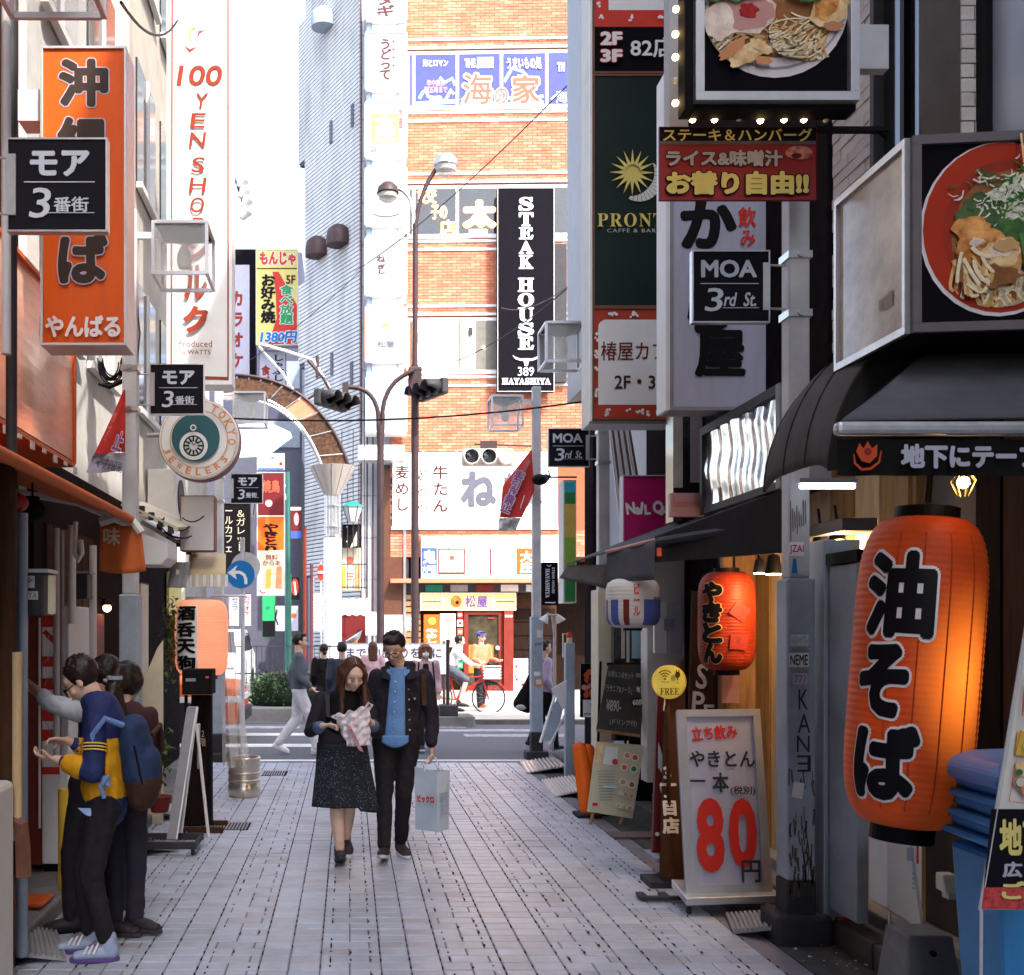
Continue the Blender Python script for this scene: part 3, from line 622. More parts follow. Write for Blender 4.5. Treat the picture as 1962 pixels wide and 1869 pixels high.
# ---- far blocks beyond the crossing on the left
FB = block('far_dark_building', 'dark blue grey block far down the side street behind the bar signs', (-6.2, 46, 0), (-2.1, 60, 18.4), mat('farnavy', (.075, .08, .13), .6, var=.1))
for i in range(6): MB().span((2.4, -.02, 2 + i * 2.6), (4.0, -.001, 3.2 + i * 2.6)).build('window_band', 'slate', FB)
FL = block('far_left_building', 'pale block closing the side street behind the round clock sign', (-12, 40, 0), (-6.3, 60, 12), 'beige')
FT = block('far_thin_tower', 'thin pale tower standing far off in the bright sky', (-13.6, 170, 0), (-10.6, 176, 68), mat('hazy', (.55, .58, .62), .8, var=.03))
FR = block('side_street_building', 'low dark shop block with posters behind the hedge', (-4.6, 33.5, 0), (-1.6, 40, 7.5), mat('shopdark', (.08, .08, .11), .7))
# ================================================================== LAMP POSTS AND NAME PLATES
mat('platetext', (.52, .58, .66), .5, var=.03)
def lamp_post(x, y, sx, label, graffiti=(), lamp=True, base_h=.09, group='grey lamp posts along the street', ztop=5.0, sz=1.99):
    t = thing('lamp_post', label, 'lamp post', (x, y, 0), group=group)
    MB().span((-.057, -.057, sz), (.057, .057, ztop)).build('pole', 'polewhite', t, bevel=.012)
    MB().span((-.078, -.078, .34), (.078, .078, sz)).build('sleeve', 'polegrey', t, bevel=.014)
    MB().span((-.08, -.08, .05), (.08, .08, .338)).build('foot', 'darkgrey', t, bevel=.01)
    MB().span((-.15, -.13, -.1), (.15, .13, base_h)).build('base_block', 'darkgrey', t, bevel=.02)
    for z in (3.42, 3.74): MB().span((-.066, -.066, z), (.066, .066, z + .04)).tube((0, -.08, z + .02), (0, -.06, z + .02), .018).build('clamp', 'steel', t)
    if lamp:
        cx, cz, r = sx * .42, 4.64, .205
        fr = MB()
        for i in (-1, 1):
            for j in (-1, 1):
                fr.span((cx + i * r - .012, j * r - .012, cz - r), (cx + i * r + .012, j * r + .012, cz + r))
            fr.span((cx - r + .013, i * r - .011, cz - r - .005), (cx + r - .013, i * r + .011, cz - r + .022)).span((cx - r + .013, i * r - .011, cz + r - .02), (cx + r - .013, i * r + .011, cz + r + .005))
            fr.span((cx + i * r - .011, -r + .013, cz - r - .004), (cx + i * r + .011, r - .013, cz - r + .021)).span((cx + i * r - .011, -r + .013, cz + r - .019), (cx + i * r + .011, r - .013, cz + r + .004))
        fr.build('lamp_frame', 'alu', t)
        MB().add([(cx - r, -r, cz + r), (cx + r, -r, cz + r), (cx + r, r, cz + r), (cx - r, r, cz + r), (cx, 0, cz + r * .45)], [(0, 1, 4), (1, 2, 4), (2, 3, 4), (3, 0, 4), (0, 3, 2, 1)]).build('reflector', 'darkgrey', t)
        for i in (-1, 1):
            MB().span((cx - r + .014, i * (r - .004) - .001, cz - r + .02), (cx + r - .014, i * (r - .004) + .001, cz + r - .02)).build('glass_panel', 'glass', t)
        MB().lathe([(.02, .12), (.022, .06), (.05, .0), (.06, -.06), (.045, -.12), (.0, -.14)], (cx, 0, cz + .03), 14).build('bulb', mat('clearbulb', (.6, .58, .5), .15, alpha=.85), t, smooth=True)
        MB().span((min(sx * .055, cx - sx * r), -.02, 4.78), (max(sx * .055, cx - sx * r), .02, 4.83)).build('arm', 'alu', t)
    return t
def plate(x0, y, jp, label, sx):
    """x0 left edge in metres; the plate hangs beside the pole"""
    k = .43 / 150.; t = thing('street_name_plate', label, 'street sign', (x0 + .215, y, 3.6), group='black street name plates on the lamp posts')
    W, Hh = .215, .2
    MB().span((-W, .0, -Hh), (W, .035, Hh)).build('cabinet', 'steel', t, bevel=.004); MB().span((-W + .008, -.006, -Hh + .008), (W - .008, .001, Hh - .008)).build('face', 'navyblack', t)
    for a in (MB().span((-W, -.012, Hh - .008), (W, .0, Hh)).span((-W, -.012, -Hh), (W, .0, -Hh + .008)).span((W - .008, -.012, -Hh + .008), (W, .0, Hh - .008)).span((-W, -.012, -Hh + .008), (-W + .008, .0, Hh - .008)),): a.build('frame', 'steel', t)
    U = lambda u: u
    if jp:
        it = [('T', 'モア', (44, 22, 158, 72), 'platetext', dict(bold=.045)), ('R', (33, 82, 168, 84), 'platetext'), ('T', '3', (46, 94, 84, 152), 'platetext', dict(bold=.008, shear=.14)), ('T', '番街', (90, 112, 157, 141), 'platetext', dict(bold=.02)), ('R', (80, 142, 168, 143.5), 'platetext')]
    else:
        it = [('T', 'MOA', (22, 22, 160, 66), 'platetext', dict(bold=.035)), ('R', (20, 80, 164, 82), 'platetext'), ('T', '3', (34, 92, 76, 150), 'platetext', dict(bold=.008, shear=.14)), ('T', 'rd  St.', (80, 103, 160, 138), 'platetext', dict(bold=.02, shear=.18)), ('R', (74, 141, 164, 142.5), 'platetext')]
    prints(t, it, .43 / 193, 96, 88, -.0075)
    px = sx * W
    MB().span((px - sx * .002, -.014, -.13), (px - sx * .04, .04, .13)).build('mounting_plate', 'steel', t)
    for z in (-.12, .12): MB().tube((px, .0, z), (px + sx * .16, .01, z), .006, n=6).build('stay', 'alu', t)
    return t
lamp_post(-1.72, 4.45, 1, 'lamp post at the left edge of the frame, only its square lamp in view')
plate(-1.46, 4.45, 1, 'largest black plate with white katakana and a big 3, in front of the orange sign', -1)
lamp_post(-1.72, 8.2, 1, 'left lamp post with a white upper pole and grey sleeve beside the orange awning')
plate(-1.57, 8.2, 1, 'middle black plate with katakana, below the tall white sign with red letters', -1)
lamp_post(-1.74, 13.9, 1, 'left lamp post farthest away, behind the plastic curtain near the crossing')
plate(-1.585, 13.9, 1, 'small black katakana plate at the crossing, above the blue arrow sign', -1)
rp = lamp_post(2.46, 5.76, -1, 'chipped blue grey lamp post with stickers and scrawled letters, on the right', lamp=False, base_h=.16, ztop=4.4)
ks = F / 5.76
def rpp(items, y): prints(rp, items, 1 / ks, 670 + 2.46 * ks, CY + EYE * ks, y)
mat('peel', (.1, .075, .065), .8); mat('penblack', (.03, .03, .045), .6)
random.seed(11)
pe = []
for _ in range(60):
    u = random.uniform(1500, 1548); v = random.choice((random.uniform(1540, 1690), random.uniform(1440, 1700)))
    pe.append([(u, v), (u + random.uniform(-2, 2), v + random.uniform(3, 22)), (u + random.uniform(-3, 3), v + random.uniform(24, 34))])
rpp([('M', [(p, random.uniform(1, 4)) for p in pe], 'peel'), ('T', 'K', (1518, 1320, 1536, 1358), 'penblack'), ('T', 'A', (1516, 1366, 1540, 1402), 'penblack'), ('T', 'N', (1514, 1407, 1538, 1438), 'penblack'), ('T', 'E', (1514, 1444, 1540, 1475), 'penblack', dict(rot=180)),
     ('P', [(1508, 1493), (1528, 1497), (1523, 1527), (1503, 1522)], 'white'), ('R', (1502, 1216, 1535, 1238), mat('mint', (.5, .68, .55), .5)), ('T', '@#%', (1504, 1218, 1533, 1236), 'slate'), ('R', (1498, 1251, 1535, 1277), 'white'), ('T', 'NEME', (1500, 1254, 1533, 1274), 'penblack', dict(bold=.02)),
     ('R', (1504, 1289, 1532, 1310), 'lav'), ('T', 'ﾌﾌﾌ', (1507, 1293, 1529, 1306), 'penblack')], -.079)
rpp([('R', (1503, 1041, 1532, 1067), 'white'), ('T', 'JZAI', (1504, 1046, 1531, 1064), 'magenta', dict(bold=.02)), ('R', (1504, 1071, 1532, 1102), 'lightgrey'), ('P', [(1510, 1072), (1516, 1072), (1519, 1100), (1507, 1100)], 'signblue')] +
    [('M', [([(u, 960 + random.uniform(0, 40)), (u + 1, 1000 + random.uniform(0, 40))], 1.6) for u in range(1505, 1534, 4)], 'peel')], -.058)
plate(1.886, 5.76, 0, 'larger black plate reading MOA 3rd St. on the chipped lamp post', 1)
lamp_post(2.62, 10.8, -1, 'white lamp post in front of the striped wall below the tall green sign', sz=1.8)
plate(2.05, 10.8, 0, 'smaller black plate reading MOA 3rd St. beside the brick building', 1)
lp5 = lamp_post(2.52, 14.1, -1, 'stickered lamp post at the crossing with a red flag and speakers', sz=1.9)
for v, m in ((1226, 'offwhite'), (1298, 'white'), (1312, 'apricot'), (1240, 'lightgrey')):
    pass
prints(lp5, [('R', (1027, 1208, 1036, 1222), 'offwhite'), ('T', 'yes', (1022, 1232, 1036, 1238), 'penblack'), ('R', (1021, 1287, 1033, 1295), 'white'), ('R', (1022, 1299, 1039, 1315), 'apricot'), ('R', (1025, 1302, 1035, 1311), 'offwhite')], 14.1 / F, 670 + 2.52 * F / 14.1, CY + EYE * F / 14.1, -.08)

# ================================================================== LEFT SIDE
# orange vertical sign
mat('okiorange', (.7, .105, .01), .4, var=.1, scale=1.5, dirt=.16, stretch=(4, 4, .7)); mat('inkbrown', (.035, .02, .015), .5)
t = sign((78, 90, 243, 663), 6.0, 'tall orange vertical sign with black outlined characters, hanging over the left shopfronts', face='okiorange', frame='alu', fw=5, depth=.22,
     items=[('T', '沖', (112, 113, 208, 206), 'inkbrown', dict(bold=.05, out=('lav', .022))), ('T', '縄', (110, 225, 208, 320), 'inkbrown', dict(bold=.05, out=('lav', .022))),
            ('T', 'そ', (112, 342, 206, 432), 'inkbrown', dict(bold=.05, out=('lav', .022))), ('T', 'ば', (112, 449, 208, 546), 'inkbrown', dict(bold=.05, out=('lav', .022))),
            ('T', 'やんばる', (88, 606, 232, 648), 'white', dict(bold=.04, space=.95))])
k6 = 6 / F
MB().span((-(160.5 - 30) * k6, .04, (376.5 - 225) * k6), (-(160.5 - 80) * k6, .2, (376.5 - 165) * k6)).build('bracket', 'lightgrey', t)
MB().span((-(160.5 - 70) * k6, .05, (376.5 - 640) * k6), (-(160.5 - 78) * k6 - .002, .2, (376.5 - 600) * k6)).build('bracket', 'lightgrey', t)
# tall white sign with red border
mat('border', (.25, .05, .025), .6); mat('redletters', (.27, .04, .022), .6, spec=.1); mat('palegold', (.6, .36, .15), .5)
it = [('L', [(330, -20), (328, 722)], 3.5, 'border'), ('L', [(437, -20), (437, 726)], 3, 'border'), ('L', [(328, 722), (438, 726)], 6, 'border')]
it += [('L', [(372 + 9 * cos(a / 10.), 68 - 14 * sin(a / 10.)) for a in range(8, 46, 4)], [.5, 2, 4, 5, 6, 6, 5, 4, 2, .5], 'palegold'), ('L', [(394, 58), (382, 62), (377, 74)], [1, 3.5, 1], 'redletters'), ('L', [(353, 88), (364, 98), (377, 90)], [1, 5, 1], 'redletters')]
it += [('T', '100', (341, 126, 426, 165), 'redletters', dict(bold=.02, shear=.15))]
for ch, (a, b, c, d) in zip('YENSHOP', [(374, 180, 398, 209), (366, 218, 394, 247), (364, 255, 394, 284), (368, 303, 393, 333), (364, 342, 395, 371), (365, 380, 392, 410), (368, 419, 393, 448)]):
    it.append(('T', ch, (a, b, c, d), 'redletters', dict(shear=.12, bold=.015)))
it += [('T', 'シ', (358, 456, 400, 500), 'redletters', dict(bold=.04)), ('T', 'ル', (353, 510, 398, 575), 'redletters', dict(bold=.04)), ('T', 'ク', (351, 588, 400, 640), 'redletters', dict(bold=.05)),
       ('T', 'Produced', (343, 655, 407, 667), 'border', dict(space=1.1, bold=.01)), ('T', 'by WATTS', (345, 673, 404, 684), 'border', dict(space=1.05, bold=.01))]
sign((320, -25, 445, 738), 10.5, 'very tall white vertical sign with red letters 100 YEN SHOP and a red border', face='white', frame='white', fw=3, depth=.28, items=it)
# glossy orange fascia in the wall plane
pn = thing('acrylic_fascia', 'glossy orange acrylic shop fascia with wavy reflections above the left awning', 'shop fascia', (-1.98, 3.4, 2.92))
MB().grid(lambda u, v: (.012 * sin(u * 19) * sin(v * 5), u * 4.05, v * 1.02), 60, 12).build('panel', 'copperacrylic', pn, smooth=True)
MB().span((-.3, 4.06, -.02), (.02, 4.09, 1.04)).span((-.28, 0, 1.021), (.02, 4.055, 1.05)).span((-.28, 0, -.05), (.02, 4.055, -.02)).build('frame', 'orangedark', pn)
for i in range(12): MB().span((-.26, .02 + i * .335, .0), (-.012, .04 + i * .335, 1.0)).build('rib', 'offwhite', pn)
for i in range(16): MB().span((.02, 4.0 - i * .25, -.1 + .02 * (i % 2)), (.032, 4.06 - i * .25, -.051)).build('clip', 'offwhite', pn)
# orange awning below it
mat('awnorange', (.55, .13, .035), .75, var=.12, scale=5, bump=.2, bscale=300)
aw = thing('awning', 'faded orange shop awning sloping out over the left pavement with a hanging flap', 'awning', (-2.3, 2.6, 0))
def canopy(t, x0, z0, x1, z1, L_, m, name='canopy', th=.02):
    MB().grid(lambda u, v: (x0 + (x1 - x0) * v, u * L_, z0 + (z1 - z0) * v - .02 * sin(pi * v)), 12, 6).build(name, m, t, smooth=True, solid=th)
canopy(aw, 0, 2.72, .84, 2.46, 4.3, 'awnorange')
MB().tube((.85, 0, 2.44), (.85, 4.32, 2.44), .03).build('front_bar', 'awnorange', aw, smooth=True)
MB().path([(.1, 4.31, 2.62), (.5, 4.315, 2.55), (.8, 4.32, 2.42)], .022).build('arm', 'offwhite', aw, smooth=True)
MB().span((.0, 0, 2.2), (.05, 4.3, 2.3)).build('wall_rail', 'brownred', aw)
fl = thing('banner', 'small translucent orange flap lit by the sun hanging at the end of the awning', 'flag', (-1.45, 6.9, 2.4))
MB().grid(lambda u, v: (-.2 + u * .27 + .04 * v * (u - .2), .02 * sin(u * 9) * v, -.0 - v * .3 - .02 * sin(u * pi) * v), 12, 8).build('cloth', 'awnorange', fl, smooth=True, solid=.004)
MB().path([(-.2, 0, .02), (-.1, 0, .05), (.02, 0, .02), (.07, 0, -.05)], .03).build('roller', 'offwhite', fl, smooth=True)
prints(fl, [('T', '味', (200, 1012, 232, 1046), 'cream', dict(bold=.02))], 6.9 / F, 670 - 1.45 * F / 6.9, CY - .7 * F / 6.9, -.03)
for i, (u, v) in enumerate(((18, 963), (62, 978))):
    t = thing('paper_lantern', ['unlit dark red round lantern under the awning, the one nearer the edge', 'dark unlit round lantern under the awning, half behind the red one'][i], 'lantern', P(u, v, 5.3 + i * .5)); 
    MB().ball((0, 0, 0), (.095 - i * .02, .095 - i * .02, .06), 20).build('shade', ['darkred', 'blackmat'][i], t, smooth=True); MB().tube((0, 0, .05), (0, 0, .2), .006).build('cord', 'black', t); MB().lathe([(.04, .05), (.04, .075)], (0, 0, 0), 12).build('rim', 'black', t)
# pipes, mailbox and machines along the left wall
def pipe(u, Y, z0, z1, r, m, label, xw=None, ex=None):
    x = P(u, 0, Y).x; pts = [(x, Y, z0), (x, Y, z1)] if ex is None else [(x, Y, z0)] + ex
    return rail('wall_pipe', pts, r, m, label, 'pipe', n=10)
pipe(8, 5.0, .1, 2.5, .05, 'brown', 'thick rusty pipe at the left edge of the frame'); pipe(22, 5.2, .9, 6.0, .028, 'darkgrey', 'dark cable pipe beside the rusty one at the left edge')
pipe(42, 5.3, .05, 2.3, .03, 'slate', 'grey blue downpipe left of the metal meter box'); pipe(12, 4.9, 3.0, 6.5, .022, 'lightgrey', 'pale conduit running up past the katakana plate'); pipe(32, 5.0, .7, 1.6, .026, 'palewood', 'cream painted pipe below the meter box')
pipe(108, 6.6, .9, 2.35, .02, 'lightgrey', 'thin grey conduit behind the white notice board'); pipe(117, 6.75, .9, 2.35, .02, 'grey', 'second thin conduit beside the grey one behind the notice board'); pipe(178, 7.3, .0, 2.3, .026, 'offwhite', 'white downpipe next to the dark doorway on the left')
pipe(138, 6.9, 1.75, 2.4, .026, 'white', 'white hooked hose end hanging under the awning', ex=[(P(138, 0, 6.9).x, 6.9, 2.4)] )
rail('wall_pipe', [P(145, 1000, 6.8), P(143, 1060, 6.8), P(150, 1075, 6.8), P(157, 1060, 6.8), P(154, 1035, 6.8)], .018, 'offwhite', 'white looped hose under the awning on the left', 'pipe')
rail('wall_pipe', [P(20, 1570, 5.0), P(40, 1580, 5.0), P(43, 1620, 5.0), P(45, 1680, 5.0)], .04, mat('rustpipe', (.16, .07, .045), .6, var=.3, dirt=.3), 'short rusty elbow pipe near the ground at the left edge', 'pipe')
t = thing('meter_box', 'grey metal meter box with a white sticker on the left wall', 'meter box', P(68, 1140, 5.4))
MB().span((-.068, -.06, -.11), (.055, .1, .11)).build('housing', 'darkgrey', t, bevel=.01); MB().span((-.075, -.07, .111), (.085, .11, .13)).build('lid', 'lightgrey', t); prints(t, [('R', (46, 1134, 80, 1150), 'offwhite'), ('T', 'REYA', (48, 1136, 78, 1148), 'grey', dict(bold=.02)), ('R', (46, 1105, 74, 1128), 'lightgrey'), ('M', [([(48, 1110), (56, 1122), (70, 1112)], 2.5), ([(54, 1126), (66, 1108)], 2)], 'darkred')], 5.4 / F, 68, 1140, -.062)
MB().span((.07, -.02, -.1), (.1, .02, .1)).build('side_lamp', 'cream', t)
t = thing('vending_machine', 'red sided vending machine showing a red and white printed end panel', 'vending machine', (-2.05, 7.0, .09))
MB().span((-.28, -.05, .05), (.0, .55, 1.76)).build('body', 'brownred', t, bevel=.01)
k7 = 6.95 / F
MB().span((.001, -.05, .06), (.18, .5, 1.78)).build('end_panel', 'white', t, bevel=.008); MB().span((-.0, -.0, -.0), (.18, .4, .058)).build('foot', 'black', t)
zz = lambda v: EYE - (v - CY) * k7 - .09
for v0, v1 in ((1180, 1202), (1258, 1278), (1300, 1322), (1360, 1382), (1398, 1420), (1470, 1484)): MB().span((.004, -.056, zz(v1)), (.12, -.0505, zz(v0))).build('printed_bar', 'redprint', t)
MB().add([(.004, -.054, zz(1213)), (.12, -.054, zz(1247)), (.12, -.054, zz(1232)), (.03, -.054, zz(1207))], [(0, 1, 2, 3)]).build('printed_bar', 'redprint', t)
for i in range(5):
    MB().path([(.02 + .02 * j, -.056, zz(1215 + 45 * i + 12 * sin(j * 1.7 + i))) for j in range(7)], .0025, 5).build('scribble', 'grey', t)
MB().span((-.02, -.056, .3), (-.005, -.0505, 1.7)).build('trim', 'white', t)
t = thing('yellow_post', 'yellow plastic kerb post behind the legs of the boy in the yellow jacket', 'post', P(122, 1700, 6.5) * Vector((1, 1, 0))); MB().tube((0, 0, .0), (0, 0, .72), .035, n=14).build('post', 'yellow', t, smooth=True)
t = thing('wall_cabinet', 'dark grey cabinet hanging between the pipes on the left wall', 'cabinet', P(153, 1125, 7.0)); MB().span((-.07, 0, -.08), (.05, .15, .09)).build('housing', 'darkgrey', t, bevel=.008); MB().span((-.09, -.01, .091), (.07, .16, .105)).build('lid', 'grey', t)
t = thing('timber_shopfront', 'dark brown timber front of the shop between the awning and the lamp post', 'timber front', (-2.2, 7.5, 0))
MB().span((-.08, 0, .09), (0, 1.4, 2.5)).build('front', 'darkwood', t)
for i in range(7): MB().span((.0, .02 + i * .2, .1), (.02, .19 + i * .2, 2.48)).build('board', 'brown', t)
MB().span((.0, .1, 1.55), (.1, .8, 1.7)).build('shelf', 'black', t)
t = thing('air_conditioner', 'white plastic casing at the left edge near the rusty elbow pipe', 'machine', P(-52, 1700, 4.7)); MB().span((-.2, -.1, -.75), (.11, .25, .45)).build('casing', 'offwhite', t, bevel=.03); MB().span((.06, -.13, .2), (.13, -.05, .5)).build('handle', 'darkgrey', t, bevel=.01)
# red anti touting flags: fabric with text
mat('flagred', (.5, .035, .03), .6, var=.1); mat('purpletext', (.3, .1, .3), .5)
t = thing('flag', 'limp red flag with a white lower band tied to the left lamp post', 'flag', P(240, 745, 8.0))
k8 = 8.0 / F
FP = lambda a, b, v: ((a + (b - a) * 1)) 
def flagmesh(L0, R0, v0, v1, ys=.05, n=10):
    """left / right edge functions in pixels between rows v0 and v1"""
    return lambda u, v: ((L0(v0 + (v1 - v0) * v) * (1 - u) + R0(v0 + (v1 - v0) * v) * u - 240) * k8, ys * sin(u * 7 + v * 3), (745 - (v0 + (v1 - v0) * v)) * k8 - .01 * sin(u * 6) * v)
lf = lambda v: 238 - (v - 745) * .46; rf = lambda v: 240 + 0 * v
MB().grid(flagmesh(lf, rf, 748, 868, .012), 8, 14).build('cloth', 'flagred', t, smooth=True); MB().grid(flagmesh(lf, rf, 868.5, 905, .012), 8, 6).build('band', 'lav', t, smooth=True)
prints(t, [('T', '新宿区', (180, 872, 212, 882), 'penblack', dict(rot=-14)), ('T', '新宿駅前商店街', (176, 880, 236, 893), 'penblack', dict(rot=-14)), ('T', 'モア3番街', (184, 889, 236, 902), 'penblack', dict(rot=-14)), ('T', '客引き・ぼったくり', (209, 790, 216, 850), 'pinkish', dict(vert=True, rot=-22)), ('T', '止', (220, 828, 238, 866), 'purpletext', dict(bold=.04, out=('white', .04), rot=-18))], k8, 240, 745, -.016)
rail('flag_rope', [P(262, 580, 8.2), P(268, 640, 8.2), P(262, 700, 8.2), P(262, 760, 8.2)], .007, 'brownred', 'furled strip of a second red flag along the left lamp post', 'flag')
# coil of black cables on the wall by the pole
cb = MB()
random.seed(5)
for j in range(9):
    a0 = random.uniform(0, 6); c0 = (213 + random.uniform(-4, 4), 690 + random.uniform(-4, 6)); r0 = random.uniform(20, 30)
    cb.path([P(c0[0] + r0 * .8 * cos(a), c0[1] + r0 * 1.4 * abs(sin(a)) * 1, 8.6 + .01 * j) for a in [pi * i / 12 for i in range(13)]], .006, 5)
cb.path([P(190, 735, 8.6), P(210, 742, 8.6), P(236, 730, 8.6)], .02); 
tag(cb.build('cable_bundle', 'black', smooth=True), 'tangled loops of black cable hanging beside the left lamp post', 'cable')
# round clock sign
k9 = 9.6 / F
t = thing('round_sign', 'round white sign with lettering round a dark green disc and a clock dial', 'sign', P(382, 843, 9.6))
MB().lathe([(78 * k9, 0), (78 * k9, .16)], (0, 0, 0), 48, Matrix.Rotation(-pi / 2, 3, 'X')).build('drum', 'brownred', t)
MB().lathe([(75 * k9, 0), (77 * k9, .012), (77 * k9, .014)], (0, -.014, 0), 48, Matrix.Rotation(-pi / 2, 3, 'X')).build('face', 'white', t)
it = [('O', 382, 843, 72, 73.5, 'palegold'), ('O', 382, 843, 54, 56, 'palegold'), ('D', 376, 840, 46, mat('petrol', (.03, .11, .13), .4)), ('D', 372, 856, 27, 'white'), ('D', 372, 856, 20, 'darkgreen'), ('D', 372, 856, 17, 'white')]
for i in range(12):
    a = i * pi / 6; it.append(('L', [(372 + 8 * cos(a), 856 + 8 * sin(a)), (372 + 17 * cos(a), 856 + 17 * sin(a))], 3.4, 'darkgreen'))
it += [('L', [(372, 856), (380, 848)], 1.5, 'black'), ('L', [(372, 856), (368, 844)], 1.2, 'black'), ('D', 372, 822, 6, 'white'), ('D', 372, 822, 3.5, 'petrol')]
for i, ch in enumerate('TOKYO'):
    a = radians(-62 + i * 17); it.append(('T', ch, (382 + 64 * cos(a) - 6, 843 + 64 * sin(a) - 8, 382 + 64 * cos(a) + 6, 843 + 64 * sin(a) + 8), 'apricot', dict(bold=.04, rot=-(math.degrees(a) + 90))))
for i, ch in enumerate('JEWELERS'):
    a = radians(158 - i * 17); it.append(('T', ch, (382 + 64 * cos(a) - 5, 843 + 64 * sin(a) - 7, 382 + 64 * cos(a) + 5, 843 + 64 * sin(a) + 7), 'apricot', dict(bold=.04, rot=-(math.degrees(a) - 90))))
prints(t, it, k9, 382, 843, -.03)
MB().tube((-.5, .1, .06), (-.37, .1, .06), .02).build('arm', 'grey', t)
# blank bright box, small eaves and awnings beyond the pole
sign((345, 950, 411, 1056), 10.0, 'plain bright white box sign under the round clock sign', face='white', frame='border', fw=1.2, depth=.2)
t = thing('sign_box', 'white octagonal sign box seen from the side behind the left lamp post', 'sign', P(290, 1055, 9.0)); MB().prism([(-.12, -.12), (.08, -.12), (.14, -.06), (.14, .06), (-.05, .14), (-.12, .14)], 0, .5).build('cabinet', 'white', t)
for i, (a, b, c, m, lb) in enumerate((((265, 965), (340, 1015), 9.3, 'cream', 'cream tiled eave over the dark shop doorway on the left'), ((300, 1000), (375, 1060), 10.2, 'lightgrey', 'grey sloping eave with hanging wires below the round sign'))):
    t = thing('eave', lb, 'eave', P(*a, c)); q = P(*b, c) - P(*a, c)
    MB().grid(lambda u, v: (-.15 + u * (q.x + .15), v * 1.0, q.z * u + .12 * v), 3, 6).build('roof', m, t, solid=.04)
    for j in range(4): MB().span((q.x * j / 4, .0, q.z * j / 4 - .09), (q.x * j / 4 + .05, .05, q.z * j / 4 - .02)).build('rafter', 'darkgrey', t)
random.seed(8)
wb = MB()
for j in range(10):
    a = (random.uniform(270, 360), random.uniform(985, 1040)); b = (a[0] + random.uniform(15, 50), a[1] + random.uniform(-6, 22)); wb.path(sag(P(*a, 9.4), P(*b, 9.4), random.uniform(.01, .06), 5), .006, 5)
tag(wb.build('cable_bundle', 'black'), 'loose cables strung under the eaves on the left', 'cable')
mat('awncream', (.66, .52, .32), .7, var=.08); 
t = thing('awning', 'small cream awning with a scalloped fringe above the red and white lantern', 'awning', P(400, 1062, 10.4))
MB().grid(lambda u, v: (-.19 + u * .36 + v * .04, -.0 - v * .35, .0 - v * .22), 6, 4).build('canopy', 'awncream', t, solid=.01, smooth=True)
for i in range(11): MB().span((-.15 + i * .035, -.36, -.34), (-.12 + i * .035, -.35, -.222)).build('fringe', ['white', 'cream'][i % 2], t)
t = thing('awning', 'small grey cloth awning beside the cream fringed one', 'awning', P(347, 1078, 10.0)); MB().grid(lambda u, v: (-.09 + u * .18, -v * .25 - .02 * sin(u * 8), -v * .25), 6, 4).build('canopy', 'grey', t, solid=.01); prints(t, [('R', (346, 1095, 352, 1104), 'white')], 10. / F, 347, 1078, -.26)
# red and white lantern
def lantern(name, label, loc, R, Hh, m, ribs=26, top=.6, capm='black', power=.28, faces=(), squash=1, wmul=None):
    t = thing(name, label, 'lantern', loc); n = ribs * 4; prof = []
    def rad(q):           # q 0..1 from bottom to top
        e = abs(2 * q - 1); r = (1 - e ** 5.5) ** .5 if power < .3 else (1 - e ** 2.4) ** .5
        return R * (top + (1 - top) * r)
    for i in range(n + 1):
        q = i / n; prof.append((rad(q) * (1 - .012 * (1 - abs(sin(pi * q * ribs)))) , -Hh / 2 + q * Hh))
    MB().lathe(prof, (0, 0, 0), 64).build('shade', m, t, smooth=True)
    ct = R * top
    MB().lathe([(ct * .98, Hh / 2), (ct * 1.0, Hh / 2 + .0), (ct, Hh / 2 + Hh * .035), (ct * .8, Hh / 2 + Hh * .036)], (0, 0, 0), 32).build('top_ring', capm, t)
    MB().lathe([(ct * .8, -Hh / 2 - Hh * .05), (ct, -Hh / 2 - Hh * .05), (ct, -Hh / 2), (ct * .98, -Hh / 2 + .004)], (0, 0, 0), 32).build('bottom_ring', 'black', t)
    return t, rad
def wrap(t, rad, R, Hh, txt, phi, width, z0, z1, m, bold=.04, out=None, rot=0, lift=.004):
    """lettering laid on the curved shade: phi = angle of its centre from the viewer (radians, + to the right), z0..z1 local heights"""
    for m2, b, lf in ([(out[0], bold + out[1], lift)] if out else []) + [(m, bold, lift + .003)]:
        vs, fs = text_fit(txt, width, z1 - z0, bold=b, ref=bold)
        bmx = bmesh.new(); q = [bmx.verts.new((x, y_ , z)) for x, z, y_ in vs]
        for f_ in fs:
            try: bmx.faces.new([q[i] for i in f_])
            except ValueError: pass
        step = R * .09
        for i in range(-20, 21):
            for co, no in (((i * step, 0, 0), (1, 0, 0)), ((0, 0, i * step * 1.2), (0, 0, 1))):
                if abs(i * step) < max(width, z1 - z0):
                    bmesh.ops.bisect_plane(bmx, geom=bmx.verts[:] + bmx.edges[:] + bmx.faces[:], plane_co=co, plane_no=no)
        zc = (z0 + z1) / 2
        for v in bmx.verts:
            z = v.co.z + zc; r = rad(min(max((z + Hh / 2) / Hh, 0.001), .999)) + lf - v.co.y; a = phi + v.co.x / R
            v.co = (r * sin(a), -r * cos(a), z)
        me = bpy.data.meshes.new('lettering'); bmx.to_mesh(me); bmx.free(); me.materials.append(K(m2))
        o = bpy.data.objects.new('lettering', me); col.objects.link(o); o.parent = t
mat('lanternpink', (.85, .3, .18), .6, var=.06, emit=.16, ecol=(1, .3, .15))  # weak emission stands in for sunlight falling on the lantern paper
k10 = 10. / F
